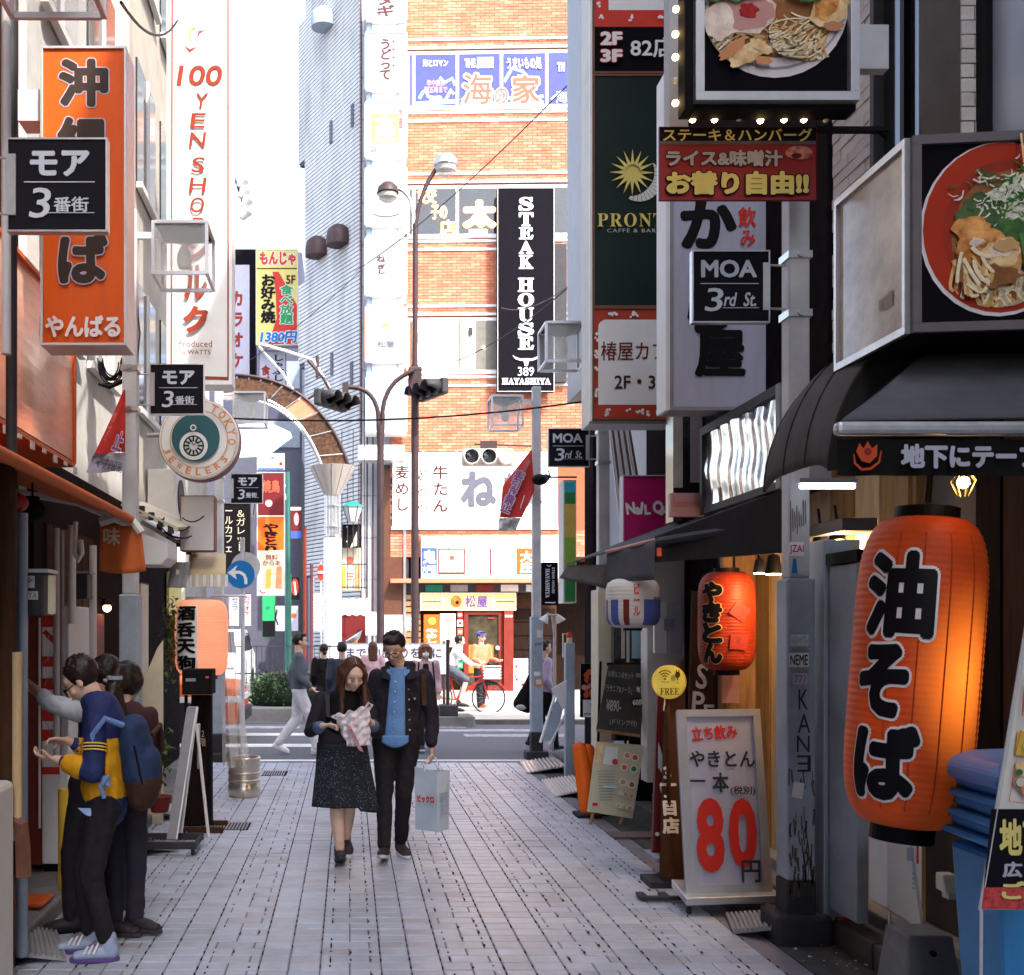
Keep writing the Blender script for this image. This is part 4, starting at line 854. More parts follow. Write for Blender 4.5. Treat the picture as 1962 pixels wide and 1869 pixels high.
t, rd = lantern('paper_lantern', 'faded red paper lantern with black characters on a white panel, left of the arrow sign', P(386, 1222, 10.), .255, .72, 'lanternpink', ribs=30, capm='slate')
MB().grid(lambda u, v: ((rd(v * .84 + .08) + .003) * sin(-1.0 + u * 1.0), -(rd(v * .84 + .08) + .003) * cos(-1.0 + u * 1.0), (v * .84 + .08 - .5) * .72), 16, 20).build('white_panel', 'white', t, smooth=True)
for i, ch in enumerate('酒呑天狗'): wrap(t, rd, .255, .72, ch, -.48, .21, .16 - i * .155, .30 - i * .155, 'black', bold=.05, lift=.006)
# plants by the lantern
def leaves(name, label, cat, c, ext, n, size, m, parent=None, seed=1, stems=()):
    rr = random.Random(seed); mb = MB()
    for i in range(n):
        p = Vector(c) + Vector([rr.gauss(0, .42) * e for e in ext]); a = Matrix.Rotation(rr.uniform(0, 6.3), 3, 'Z') @ Matrix.Rotation(rr.uniform(-1.2, 1.2), 3, 'X') @ Matrix.Rotation(rr.uniform(-.6, .6), 3, 'Y'); s_ = size * rr.uniform(.6, 1.3)
        mb.add([p + a @ Vector(q) * s_ for q in ((0, -1, 0), (.45, -.2, .1), (.3, .6, .08), (0, 1.1, -.05), (-.3, .6, .08), (-.45, -.2, .1))], [(0, 1, 2, 3, 4, 5)])
    return mb
def plant(name, label, loc, ext, n, size, m='leaf', pot=None, seed=1, zoff=.5):
    t = thing(name, label, 'plant', loc); leaves('', '', '', (0, 0, zoff), ext, n, size, m, seed=seed).build('foliage', m, t)
    st_ = MB(); rr = random.Random(seed)
    for i in range(7): st_.path([(0, 0, .02), (rr.uniform(-.3, .3) * ext[0], rr.uniform(-.3, .3) * ext[1], zoff * .6), (rr.uniform(-.8, .8) * ext[0], rr.uniform(-.8, .8) * ext[1], zoff + rr.uniform(0, .7) * ext[2])], .006, 5)
    st_.build('stem', 'wood', t)
    if pot: MB().lathe([(pot * .7, -pot * 1.3), (pot, 0), (pot * .85, -.01)], (0, 0, .02), 16).build('pot', pot and 'brownred', t, smooth=True)
    return t
plant('climbing_plant', 'bushy climbing plant hanging left of the red and white lantern', P(328, 1290, 9.9), (.09, .1, .42), 420, .028, seed=2, zoff=.33)
plant('potted_plant', 'small leafy plant on the ground behind the grey folding sign board', P(306, 1530, 8.6), (.1, .1, .22), 120, .04, pot=.1, seed=4, zoff=.35)
# white leaning board, folding sign boards, keg, curtain
t = thing('white_board', 'cream board with a slanting top standing behind the grey folding sign', 'board', P(290, 1560, 9.2) * Vector((1, 1, 0)))
MB().prism([(-.1, .0), (.1, .0), (.1, 1.62), (.05, 1.55), (-.1, 1.2)], 0, .04).build('board', 'cream', t, bevel=.004)
t = thing('folding_sign', 'tall dark folding sign board seen edge on, standing on a ribbed ramp at left', 'sign board', P(340, 1580, 7.95) * Vector((1, 1, 0)) + Vector((0, 0, .06)))
for s_, nm in ((0, 'front_board'), (.5, 'rear_board')):
    q = MB(); x0 = -.09; x1 = .09
    a = Vector((-.06 - .02, -.02 + s_ * .5, .06)); b = Vector((.05, .14 + s_ * .1, 1.05))
    MB().add([a, a + Vector((.07, 0, 0)), b + Vector((.07, 0, 0)), b, a + Vector((0, .05, 0)), a + Vector((.07, .05, 0)), b + Vector((.07, .05, 0)), b + Vector((0, .05, 0))], [(0, 1, 2, 3), (7, 6, 5, 4), (0, 4, 5, 1), (1, 5, 6, 2), (2, 6, 7, 3), (3, 7, 4, 0)]).build(nm, ['grey', 'alu'][nm == 'rear_board'], t)
    c_ = a + Vector((.071, -.002, 0)); d_ = b + Vector((.071, -.002, 0)); MB().add([c_, c_ + Vector((.012, 0, 0)), d_ + Vector((.012, 0, 0)), d_], [(0, 1, 2, 3)]).build('edge_trim', 'white', t)
MB().span((-.3, -.1, .0), (.16, -.06, .05)).span((-.3, .25, .0), (.16, .29, .05)).span((-.3, -.059, .01), (-.27, .249, .04)).span((.13, -.059, .01), (.16, .249, .04)).build('base', 'darkgrey', t)
for x in (-.25, .13): MB().lathe([(.025, -.012), (.025, .012)], (x, -.08, -.02), 12, Matrix.Rotation(pi / 2, 3, 'Y')).build('caster', 'rubber', t)
t = thing('folding_sign', 'dark brown folding menu board with white legs near the steel keg', 'sign board', P(385, 1540, 8.9) * Vector((1, 1, 0)))
MB().add([(-.12, 0, .05), (.1, 0, .05), (.08, .12, 1.15), (-.1, .12, 1.15), (-.12, .03, .05), (.1, .03, .05), (.08, .15, 1.15), (-.1, .15, 1.15)], [(0, 1, 2, 3), (7, 6, 5, 4), (0, 4, 5, 1), (1, 5, 6, 2), (2, 6, 7, 3), (3, 7, 4, 0)]).build('board', 'darkwood', t)
[MB().span((-.2, y_, .0), (.2, y_ + .05, .045)).build('base_bar', 'brown', t) for y_ in (-.12, .2)]
MB().path([(-.02, -.12, .92), (.1, -.26, .0)], .014).path([(-.0, -.12, .92), (-.07, .3, .0)], .012).build('leg', 'offwhite', t); prints(t, [('T', '2階', (384, 1400, 394, 1430), 'faint', dict(vert=True))], 8.9 / F, 385, CY + EYE * F / 8.9, -.002)
t = thing('menu_box', 'black box with small printed labels above the folding menu board', 'box', P(376, 1306, 8.7)); MB().span((-.12, 0, -.11), (.13, .25, .1)).build('box', 'blackmat', t, bevel=.006); prints(t, [('R', (356, 1300, 375, 1306), 'grey'), ('R', (394, 1296, 400, 1300), 'coral')], 8.7 / F, 376, 1306, -.002); MB().tube((-.1, .1, -1.2), (-.1, .1, -.12), .015).tube((.1, .1, -1.2), (.1, .1, -.12), .015).build('leg', 'black', t)
mat('kegsteel', (.66, .58, .48), .3, metal=.85, var=.1, dirt=.12)
g = G(466, 1529); t = thing('steel_keg', 'ribbed stainless steel beer keg standing on the paving at left', 'keg', (g.x, g.y + .1, 0)); R_, q = .166, 1
MB().lathe([(.14, 0), (.15, .01), (.155, .03), (R_, .045), (R_, .11), (.160, .12), (.160, .16), (R_ + .003, .167), (R_ + .003, .18), (.161, .187), (.161, .235), (R_ + .003, .242), (R_ + .003, .255), (.161, .262), (.161, .31), (R_, .318), (R_, .40), (.158, .41), (.15, .405), (.15, .34), (.05, .33)], (0, 0, 0), 40).build('barrel', 'kegsteel', t, smooth=True)
MB().lathe([(.03, .33), (.03, .37), (.015, .37)], (0, 0, 0), 14).build('valve', 'steel', t)
prints(t, [('T', '生ビール', (444, 1475, 466, 1481), 'greyink'), ('T', 'BEER', (457, 1503, 478, 1508), 'greyink')], g.y / F, 466, 1529, -.164)
t = thing('plastic_curtain', 'clear vinyl curtain hanging in folds beside the arrow sign post', 'curtain', P(452, 1450, 10.6) * Vector((1, 1, 0)))
MB().grid(lambda u, v: (-.16 + u * (.1 + .2 * (1 - v)) + .12 * (1 - v) * (1 - u) * .2, .05 * sin(u * 14) * (1.2 - .4 * v), .32 + v * 1.72), 40, 12).build('sheet', mat('vinyl', (.75, .72, .66), .18, alpha=.42, var=.15, stretch=(30, 1, .6)), t, smooth=True)
MB().tube((-.25, 0, 2.06), (.1, 0, 2.06), .012).build('rail', 'steel', t)
# ramps
def ramp(name, label, a, b, c, d, h0, h1, m='steel', n=12):
    """ribbed metal kerb ramp: pixels a,b = low edge near and far, c,d = high edge far and near"""
    def at(p, h): Y = (EYE - h) * F / (p[1] - CY); return Vector(((p[0] - CX) / F * Y, Y, h))
    A, B, Cc, D = at(a, h0), at(b, h0), at(c, h1), at(d, h1); o = (A + B + Cc + D) / 4; o.z = 0; t = thing(name, label, 'ramp', o)
    A, B, Cc, D = [p - o for p in (A, B, Cc, D)]
    MB().add([A, B, Cc, D] + [p - Vector((0, 0, .012)) for p in (A, B, Cc, D)], [(0, 1, 2, 3), (7, 6, 5, 4), (0, 4, 5, 1), (1, 5, 6, 2), (2, 6, 7, 3), (3, 7, 4, 0)]).build('plate', m, t)
    for i in range(n):
        f0 = (i + .25) / n; p, q = A.lerp(D, f0), B.lerp(Cc, f0); MB().tube(p + Vector((0, 0, .006)), q + Vector((0, 0, .006)), .009, n=6).build('rib', m, t)
    return t
ramp('kerb_ramp', 'ribbed metal ramp under the dark folding sign on the left', (335, 1628), (360, 1597), (262, 1589), (255, 1622), .015, .09, n=11)
ramp('kerb_ramp', 'ribbed metal ramp behind the folding sign base', (379, 1565), (389, 1545), (305, 1538), (300, 1556), .015, .09, n=9)
ramp('kerb_ramp', 'dark ribbed metal ramp in the bottom left corner with an orange mat above it', (128, 1838), (108, 1785), (-60, 1765), (-90, 1815), .015, .12, 'grey', 20)
t = thing('doormat', 'orange red doormat on the step in the bottom left corner', 'mat', G(30, 1766)); MB().span((-.35, -.1, .1), (.18, .16, .125)).build('mat', 'orangedark', t, bevel=.008)
# arrow traffic sign
ta = thing('traffic_sign', 'round blue traffic sign with a white arrow bending left', 'traffic sign', (-1.48, 14.2, -.03)); k14 = 14.2 / F
MB().tube((.02, .04, 0), (.02, .04, 3.0), .03, n=12).build('post', 'lightgrey', ta, smooth=True)
RX = Matrix.Rotation(-pi / 2, 3, 'X')
MB().lathe([(.19, 0), (.19, .012)], (-.0, -.01, EYE + .03 - (1101 - CY) * k14), 36, RX).build('disc', 'signblue', ta); MB().lathe([(.193, 0), (.193, .004)], (-.0, .004, EYE + .03 - (1101 - CY) * k14), 36, RX).build('rim', 'white', ta)
MB().lathe([(.2, 0), (.2, .01)], (.06, .05, EYE + .03 - (1086 - CY) * k14), 36, RX).build('rear_disc', 'lightgrey', ta)
def tp(u, v): return ((u - 461.5) * k14, -.014, EYE + .03 - (v - CY) * k14)
prints(ta, [('P', [(436, 1098), (455, 1083), (451, 1093), (451, 1101), (454, 1111)], 'white'), ('L', [(450, 1097), (460, 1097), (468, 1102), (471, 1110), (471, 1120)], 6, 'white')], k14, 461.5, CY + (EYE + .03) / k14, -.011)

# small shopfront things on the left wall beyond the lamp post
def wallnote(v0, v1, y0, y1, x, label, face, items=(), cat='poster', name='poster', dep=.03):
    t = thing(name, label, cat, (x, y1, 0), -pi / 2); k = (y0 + y1) / 2 / F; z = lambda v: EYE - (v - CY) * k
    MB().span((0, .0, z(v1)), (y1 - y0, dep, z(v0))).build('panel', face, t); MB().span((-.015, .003, z(v1) - .015), (y1 - y0 + .015, dep - .001, z(v1))).span((-.015, .003, z(v0)), (y1 - y0 + .015, dep - .001, z(v0) + .015)).build('frame', 'darkgrey', t)
    for txt, a, b, c, d, m in items:
        vs, fs = text_fit(txt, (b - a), (d - c), vert=len(txt) > 2, bold=.03); MB().add([(xx + (a + b) / 2, -.003 + y_, zz + (c + d) / 2) for xx, zz, y_ in vs], fs).build('lettering', m, t)
wallnote(1180, 1420, 8.7, 9.1, -2.17, 'tall dark red vertical banner on the timber wall behind the left lamp post', 'brownred', [('らーめん', .1, .3, .9, 1.7, 'cream')], 'banner', 'banner')
wallnote(1120, 1300, 10.6, 11.0, -2.15, 'green and cream menu poster by the dark doorway on the left', 'cream', [('定食', .05, .35, 1.5, 1.75, 'green'), ('コーヒー', .1, .3, 1.1, 1.45, 'brown')])
wallnote(1330, 1420, 10.6, 11.2, -2.14, 'lower white price list beside the dark doorway on the left', 'offwhite', [('880', .1, .5, 1.1, 1.3, 'redprint')])
wallnote(1100, 1180, 12.2, 13.1, -2.14, 'small yellow shop sign near the far end of the left wall', 'paleyellow', [('酒場', .15, .7, 2.0, 2.4, 'redprint')], 'sign', 'shop_board')
for i, (u, v, Y, lb) in enumerate(((205, 1165, 9.0, 'glowing wall lamp nearer the left lamp post'), (277, 1145, 11.2, 'glowing wall lamp deeper in by the dark doorway'))):
    t = thing('wall_lamp', lb, 'lamp', P(u, v, Y)); MB().ball((0, 0, 0), .035, 14).build('globe', 'bulb', t, smooth=True); MB().lathe([(.02, .06), (.06, .01), (.062, .0)], (0, 0, .02), 16).build('shade', 'black', t, smooth=True); MB().tube((0, 0, .06), (-.08, .02, .1), .008).build('arm', 'black', t)
t = thing('air_conditioner', 'white outdoor unit on brackets high on the left wall past the lamp post', 'machine', (-1.98, 11.6, 2.9)); MB().span((-.2, -.35, 0), (.1, .35, .55)).build('casing', 'offwhite', t, bevel=.01)
MB().lathe([(.2, 0), (.2, .012)], (.101, 0, .28), 24, Matrix.Rotation(pi / 2, 3, 'Y')).build('fan_grille', 'darkgrey', t); MB().span((-.2, -.3, -.04), (.08, -.26, -.001)).build('bracket', 'steel', t)
for i in range(3):
    t = thing('bottle_crate', ['yellow', 'red', 'blue'][i] + ' plastic bottle crate, ' + ['lowest', 'middle', 'topmost'][i] + ' of the stack by the left wall', 'crate', (-1.93, 8.75, .09 + i * .262)); c_ = MB()
    c_.span((-.18, -.14, 0), (.18, -.125, .25)).span((-.18, .125, 0), (.18, .14, .25)).span((-.18, -.124, 0), (-.165, .124, .25)).span((.165, -.124, 0), (.18, .124, .25)).span((-.164, -.124, 0), (.164, .124, .02)); c_.build('crate_body', ['yellow', 'red', 'blue'][i], t, bevel=.006)
    for z in (.06, .13): MB().span((-.182, -.143, z), (.182, -.1405, z + .02)).build('rib', ['yellow', 'red', 'blue'][i], t)
# ================================================================== CROSSING AND BEYOND
# steak house sign on the brick building
mat('steakwhite', (.6, .62, .68), .5, var=.03)
it = []
for ch, (v0, v1) in zip('STEAK', [(378, 404), (407, 434), (436, 459), (462, 487), (489, 516)]): it.append(('T', chr(0x1D400 + ord(ch) - 65), (994, v0, 1022, v1), 'steakwhite', dict(bold=.03)))
for ch, (v0, v1) in zip('HOUSE', [(533, 560), (562, 588), (590, 617), (619, 644), (646, 671)]): it.append(('T', chr(0x1D400 + ord(ch) - 65), (992, v0, 1023, v1), 'steakwhite', dict(bold=.03)))
it += [('L', [(982, 682), (988, 687), (997, 690), (1008, 690), (1019, 690), (1027, 687), (1034, 682)], [.5, 4, 4, 5, 4, 4, .5], 'steakwhite'), ('L', [(1008, 689), (1008, 702)], [11, 6], 'steakwhite'),
       ('T', '389', (992, 704, 1023, 721), 'steakwhite', dict(bold=.01)), ('T', ''.join(chr(0x1D400 + ord(c) - 65) for c in 'HAYASHIYA'), (961, 725, 1055, 738), 'steakwhite', dict(bold=.03))]
Ys = Yb - .5; t = sign((953, 360, 1062, 751), Ys, 'tall black vertical sign with white serif letters and a steer head', face='steakblack', frame='white', fw=1, depth=.2, items=it, back='steakblack')
# secondary dark box behind it and small bright window
t2 = thing('sign_box', 'dark unlit sign box behind the right side of the black steak sign', 'sign', P(1072, 600, Yb - .3)); MB().span((-.17, 0, -1.9), (.2, .3, 1.9)).build('cabinet', 'darkgrey', t2)
# bent street light with two heads
ks_ = 22.0 / F
def ball_head(t, c, s, m):
    MB().lathe([(0, .26 * s), (.14 * s, .24 * s), (.24 * s, .14 * s), (.27 * s, .0), (.25 * s, -.02)], c, 20).build('lamp_hood', m, t, smooth=True)
    MB().lathe([(.24 * s, -.02), (.22 * s, -.12 * s), (.12 * s, -.2 * s), (0, -.22 * s)], c, 20).build('lens', 'lamplens', t, smooth=True)
t = thing('street_light', 'tall brown street light with two drooping lamp heads and a traffic signal', 'street light', P(795, 1210, 22) * Vector((1, 1, 0))); ox = t.location.x
q = lambda u, v: ((u - 795) * ks_, 0, EYE - (v - CY) * ks_)
MB().path([q(795, 1345), q(795, 700)], .082, 12).path([q(795, 700), q(796, 430)], .06, 12).path(bez(q(796, 430), q(806, 360), q(838, 322), 8), .048, 10).build('pole', 'bronze', t, smooth=True)
MB().path(bez(q(795, 440), q(794, 372), q(764, 362), 8), .04, 10).build('arm', 'steel', t, smooth=True)
ball_head(t, Vector(q(854, 319)), 1.0, 'steel'); ball_head(t, Vector(q(743, 371)), .86, 'bronze')
MB().tube(q(836, 322), q(850, 312), .03).build('neck', 'bronze', t)
def signal(t, c, rot, hoods=3, col_=None, s=1.0, dark='darkgrey'):
    """three lens traffic signal with visors, axis along local x before rotation"""
    R = Matrix.Rotation(rot, 3, 'Z'); mb = MB(); c = Vector(c)
    mb.box(c, (1.0 * s, .16 * s, .34 * s), R); mb.build('signal_housing', dark, t, bevel=.04)
    for i in range(hoods):
        o = c + R @ Vector(((i - 1) * .31 * s, -.085 * s, 0)); ax = R @ Vector((0, -1, -.12)); vs = MB(); n = 14
        q_ = Matrix((R @ Vector((1, 0, 0)), R @ Vector((0, 0, 1)), -(R @ Vector((0, -1, 0))))).transposed()
        a = [o + R @ Vector((.15 * s * cos(k * 2 * pi / n), 0, .15 * s * sin(k * 2 * pi / n))) for k in range(n)]
        b = [p + ax * s * (.34 if sin(k * 2 * pi / n) > -.2 else .12) for k, p in enumerate(a)]
        vs.add(a + b, [(k, (k + 1) % n, n + (k + 1) % n, n + k) for k in range(n)]).build('visor', 'darkgrey', t, solid=.008, smooth=True)
        vs = MB(); vs.add([o + R @ Vector((.13 * s * cos(k * 2 * pi / n), -.01, .13 * s * sin(k * 2 * pi / n))) for k in range(n)], [tuple(range(n))]).build('lens', (col_[i] if col_ else 'darkglass'), t)
signal(t, Vector(q(828, 752)) + Vector((0, -.2, 0)), radians(-62), col_=None)
MB().span((-.14, -.12, EYE - (758 - CY) * ks_), (.14, .1, EYE - (705 - CY) * ks_)).build('junction_box', 'bronze', t, bevel=.02); MB().path([q(798, 735), q(806, 745), q(818, 748)], .03).build('bracket', 'bronze', t)
t = thing('street_light', 'brown forked post whose two arms curve apart, left of the tall street light', 'street light', P(729, 1210, 21.8) * Vector((1, 1, 0))); k2 = 21.8 / F
q = lambda u, v: ((u - 729) * k2, 0, EYE - (v - CY) * k2)
MB().path([q(729, 1345), q(729, 880)], .078, 12).path([q(729, 880), q(729, 815)], .075, 12).build('pole', 'bronze', t, smooth=True)
MB().path([q(732, 840), q(733, 800)] + bez(q(733, 790), q(738, 730), q(792, 711), 10), .048, 10).build('arm', 'bronze', t, smooth=True); MB().path([q(726, 840), q(725, 800)] + bez(q(724, 790), q(715, 738), q(662, 743), 10), .048, 10).build('arm', 'bronze', t, smooth=True)
MB().span(((656 - 729) * k2, -.1, EYE - (770 - CY) * k2), ((668 - 729) * k2, .1, EYE - (735 - CY) * k2)).build('junction_box', 'bronze', t)
signal(t, Vector(q(634, 772)) + Vector((0, -.2, 0)), radians(55), col_=None)
# three-lens signal seen from the front
t = thing('traffic_signal', 'horizontal traffic signal over the crossing with its red lamp lit', 'traffic signal', P(935, 877, 23)); k3 = 23 / F
MB().span((-50 * k3, -.05, -17 * k3), (50 * k3, .1, 17 * k3)).build('signal_housing', mat('sigwhite', (.55, .45, .42), .5), t, bevel=.05)
for i, m in enumerate(('darkglass', 'darkglass', 'litred')):
    MB().lathe([(13.5 * k3, 0), (14.5 * k3, .0), (15 * k3, .18), (13.8 * k3, .18)], ((-33 + i * 33) * k3, -.22, 0), 24, RX, cap=False).build('visor', 'offwhite', t); MB().lathe([(13.5 * k3, 0), (12 * k3, -.04), (0, -.06)], ((-33 + i * 33) * k3, -.06, 0), 24, RX).build('lens', m, t, smooth=True)
MB().span((-.16, -.02, 17 * k3), (.2, .1, 32 * k3)).tube((-.3, .02, 26 * k3), (1.05, .02, 22 * k3), .02).build('bracket', 'bronze', t)
# red flag and speakers on the far lamp post
kf = 14.0 / F
t = thing('flag', 'red flag with purple and white characters hanging askew on the far lamp post', 'flag', P(1020, 862, 14.0))
L0 = lambda v: 1018 - (v - 862) * .80 if v < 930 else 963.6 - (v - 930) * .11; R0 = lambda v: 1020 + (v - 862) * .05 if v < 940 else 1024 - (v - 940) * .47
fm = lambda va, vb: (lambda u, v: ((L0(va + (vb - va) * v) * (1 - u) + R0(va + (vb - va) * v) * u - 1020) * kf, .03 * sin(u * 7 + v * 5), (862 - (va + (vb - va) * v) - 9 * v * v * u * (va > 900) * 0) * kf))
MB().grid(fm(862, 992), 10, 18).build('cloth', 'flagred', t, smooth=True); MB().grid(fm(992.5, 1018), 10, 5).build('band', 'offwhite', t, smooth=True)
prints(t, [('T', '客引き禁止', (972, 900, 992, 986), 'purpletext', dict(vert=True, bold=.05, out=('white', .05), rot=-22, line=.85)), ('T', '違反者は', (998, 880, 1006, 930), 'pinkish', dict(vert=True, rot=-25)), ('T', '新宿区\n商店街', (962, 996, 990, 1012), 'greyink', dict(rot=-20)), ('L', [(1004, 950), (996, 975)], 1.5, 'white')], kf, 1020, 862, -.034)
t = thing('loudspeaker', 'black horn loudspeaker cluster strapped to the far lamp post', 'speaker', P(1032, 920, 13.95)); MB().ball((.0, -.1, -.01), (.11, .1, .075), 14).build('horn', 'black', t, smooth=True); MB().ball((.08, -.06, .02), (.06, .08, .05), 12).build('horn', 'blackmat', t, smooth=True)
MB().tube((.1, -.05, .03), (.5, -.05, .03), .012).path([(.15, -.05, .03), (.12, -.05, .12)], .01).build('bracket', 'black', t)
# small black vertical sign
sign((1036, 1078, 1069, 1160), 15.2, 'small black vertical steakhouse sign with sideways white letters', face='steakblack', frame='steakblack', fw=.5, depth=.1,
     items=[('L', [(1048, 1083), (1052, 1086), (1056, 1083)], 1.2, 'white'), ('T', ''.join(chr(0x1D400 + ord(c) - 65) for c in 'HAYASHIYA'), (1021, 1114, 1077, 1122), 'steakwhite', dict(rot=-90, bold=.02)), ('T', 'STEAK HOUSE', (1035, 1110, 1085, 1115), 'steakwhite', dict(rot=-90, bold=.02)), ('R', (1044, 1154, 1064, 1156), 'white')])
# colour striped sign panel
ct_ = sign((1079, 920, 1104, 1156), 13.0, 'narrow panel sign striped teal, green and yellow beside the black corner pier', name='striped_sign', face='offwhite', frame='offwhite', fw=.8, depth=.3,
     items=[('R', (1082, 924, 1102, 944), mat('cyan', (.02, .4, .5), .4)), ('R', (1082, 944, 1102, 966), mat('grassgreen', (.03, .2, .05), .4)), ('R', (1082, 966, 1102, 1030), mat('ochre', (.6, .42, .08), .4)), ('R', (1082, 1030, 1102, 1090), mat('lime', (.25, .42, .05), .4)), ('R', (1082, 1090, 1102, 1153), 'grassgreen')])
t = thing('floodlight', 'pair of white clip lamps on a curved stand by the far lamp post', 'lamp', P(1058, 1185, 13.6))
for s_ in (-1, 1): MB().lathe([(.01, .06), (.03, .03), (.07, -.05)], (s_ * .09 - .0, 0, 0), 14, Matrix.Rotation(s_ * -.5, 3, 'Y')).build('shade', 'offwhite', t, smooth=True)
MB().path([(-.07, 0, .05), (0, 0, .04), (.03, 0, -.2), (.02, 0, -1.0), (.0, 0, -1.75)], .018).path([(.07, 0, .05), (0, 0, .04)], .01).build('stand', 'lightgrey', t, smooth=True)
# traffic marker post with a red beacon, white boards
t = thing('beacon_post', 'square grey post with a red beacon on top at the corner of the street', 'post', (P(1091, 0, 12.2).x, 12.2, 0)); kc = 12.2 / F; zt = EYE - (1232 - CY) * kc
MB().span((-.055, -.05, 0), (.055, .05, zt)).build('post', 'polegrey', t, bevel=.01); MB().lathe([(.035, 0), (.035, .06)], (0, 0, zt), 16).build('collar', 'cream', t); MB().lathe([(.036, .06), (.036, .09), (.02, .125), (0, .13)], (0, 0, zt), 16).build('beacon', 'red', t, smooth=True)
t = thing('board', 'blank white board leaning against the corner post', 'board', P(1071, 1325, 12.0)); MB().add([(-.09, 0, .03), (.09, .02, .13), (.09, .05, -.2), (.05, .04, -.21), (-.09, .01, .03 - .01)], [(0, 1, 2, 3)]).build('board', 'white', t, solid=.01)
t = thing('folding_sign', 'narrow white framed board leaning on the corner pier at the end of the street', 'sign board', P(1060, 1420, 13.0)); MB().path([(-.16, 0, -.02), (.05, .15, .55)], .018).path([(-.05, 0, -.05), (.16, .1, .3)], .015).build('frame', 'white', t); MB().add([(-.13, .01, 0), (.02, .01, 0), (.2, .16, .55), (.08, .16, .55)], [(0, 1, 2, 3)]).build('panel', 'slate', t, solid=.01)
t = sign((1112, 1272, 1147, 1375), 11.5, 'black menu poster showing glazed food beside the corner pier', 'poster', 'food_poster', face='blackmat', frame='darkgrey', fw=1, depth=.04, items=[('D', random.uniform(1118, 1143), random.uniform(1282, 1335), random.uniform(3, 6), random.choice(['coral', 'orangedark', 'pinkish', 'brownred'])) for _ in range(22)] + [('R', (1116, 1341, 1146, 1374), 'white'), ('T', '扇', (1129, 1346, 1141, 1356), 'black'), ('R', (1118, 1366, 1144, 1369), 'grey')])
sign((1078, 1214, 1094, 1260), 12.9, 'small dark red frame with cream border on the corner pier', 'poster', 'framed_notice', face='brownred', frame='cream', fw=2, depth=.03)
# low planter kerb with stub post, banner barrier
t = thing('planter_kerb', 'low grey stone traffic island with a small post block on it', 'traffic island', G(800, 1392) + Vector((0, .4, 0)))
w0 = P(0, 0, 19.2); 
MB().span((-.45, -.25, -.1), (1.05, .6, .16)).build('island', 'concrete', t, bevel=.02); MB().span((.42, -.2, .161), (.75, .2, .36)).build('post_block', 'darkgrey', t, bevel=.02); MB().tube((.58, 0, .36), (.58, 0, 1.55), .035).build('post', 'bronze', t)
bn = sign((656, 1233, 856, 1292), 20.6, 'long white banner with black characters hung behind the walking couple', 'banner', 'banner', face='lav', frame='lav', fw=.5, depth=.03, items=[('T', 'まで思いやりを街に', (664, 1241, 846, 1262), 'penblack', dict(bold=.02))])
MB().tube((-.98, .05, -1.3), (-.98, .05, .35), .03).tube((.98, .05, -1.3), (.98, .05, .35), .03).build('stand', 'darkgrey', bn)
# hedge planters
pl = thing('planter', 'long raised planter with a dense dark green hedge beside the crossing', 'planter', (-1.05, 20.2, 0))
MB().span((-1.1, -.35, -.05), (.95, 1.4, .24)).build('planter_wall', 'concrete', pl, bevel=.02)
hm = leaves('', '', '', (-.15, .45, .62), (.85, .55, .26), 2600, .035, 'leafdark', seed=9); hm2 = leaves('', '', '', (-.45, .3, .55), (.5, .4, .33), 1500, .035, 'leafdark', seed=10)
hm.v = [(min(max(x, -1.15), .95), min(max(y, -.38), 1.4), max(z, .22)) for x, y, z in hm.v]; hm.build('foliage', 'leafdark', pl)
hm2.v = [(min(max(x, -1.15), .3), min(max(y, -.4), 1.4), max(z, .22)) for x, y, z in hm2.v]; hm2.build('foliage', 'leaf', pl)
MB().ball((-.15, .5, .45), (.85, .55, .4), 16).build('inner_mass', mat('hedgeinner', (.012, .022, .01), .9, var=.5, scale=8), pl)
fc = thing('railing', 'dark metal street railing behind the hedge', 'fence', (-1.1, 21.9, 0))
fb = MB(); 
for i in range(26): MB().span((-1.3 + i * .11, -.008, .25), (-1.3 + i * .11 + .014, .008, 1.38)).build('bar', 'darkgrey', fc)
for z in (.3, .8, 1.37): MB().span((-1.3, -.03, z), (1.5, -.0085, z + .03)).build('rail', 'darkgrey', fc)
# street arch: pillar with cone and curved truss
ar = thing('street_arch', 'curved steel street gate with patterned panels on a round pillar with a glass cone', 'street gate', P(637, 1210, 24) * Vector((1, 1, 0))); ka = 24 / F
q = lambda u, v, d=0: ((u - 637) * ka, d, EYE - (v - CY) * ka)
MB().tube(q(637, 1340), q(637, 1032), .21, n=24).build('pillar', 'white', ar, smooth=True); MB().tube(q(637, 1033), q(637, 948), .15, n=24).build('pillar_core', 'steel', ar, smooth=True)
for du in (-13, -6, 6, 13): MB().tube(q(637 + du, 1025, -.12), q(637 + du, 950, -.12), .028).build('pillar_tube', 'steel', ar, smooth=True)
for v in (970, 1010, 1028): MB().tube(q(637, v + 1), q(637, v - 1), .2, n=24).build('ring', 'steel', ar)
MB().lathe([(.17, 0), (.5, .62), (.52, .66), (.5, .66)], q(637, 950), 24).build('cone', mat('conegrey', (.42, .38, .34), .45, var=.15, stretch=(20, 20, 1)), ar, smooth=True)
for i in range(12):
    a = i * pi / 6; c = Vector(q(637, 950)); MB().tube(c + Vector((.17 * cos(a), .17 * sin(a), 0)), c + Vector((.52 * cos(a), .52 * sin(a), .65)), .012, n=6).build('cone_rib', 'steel', ar)
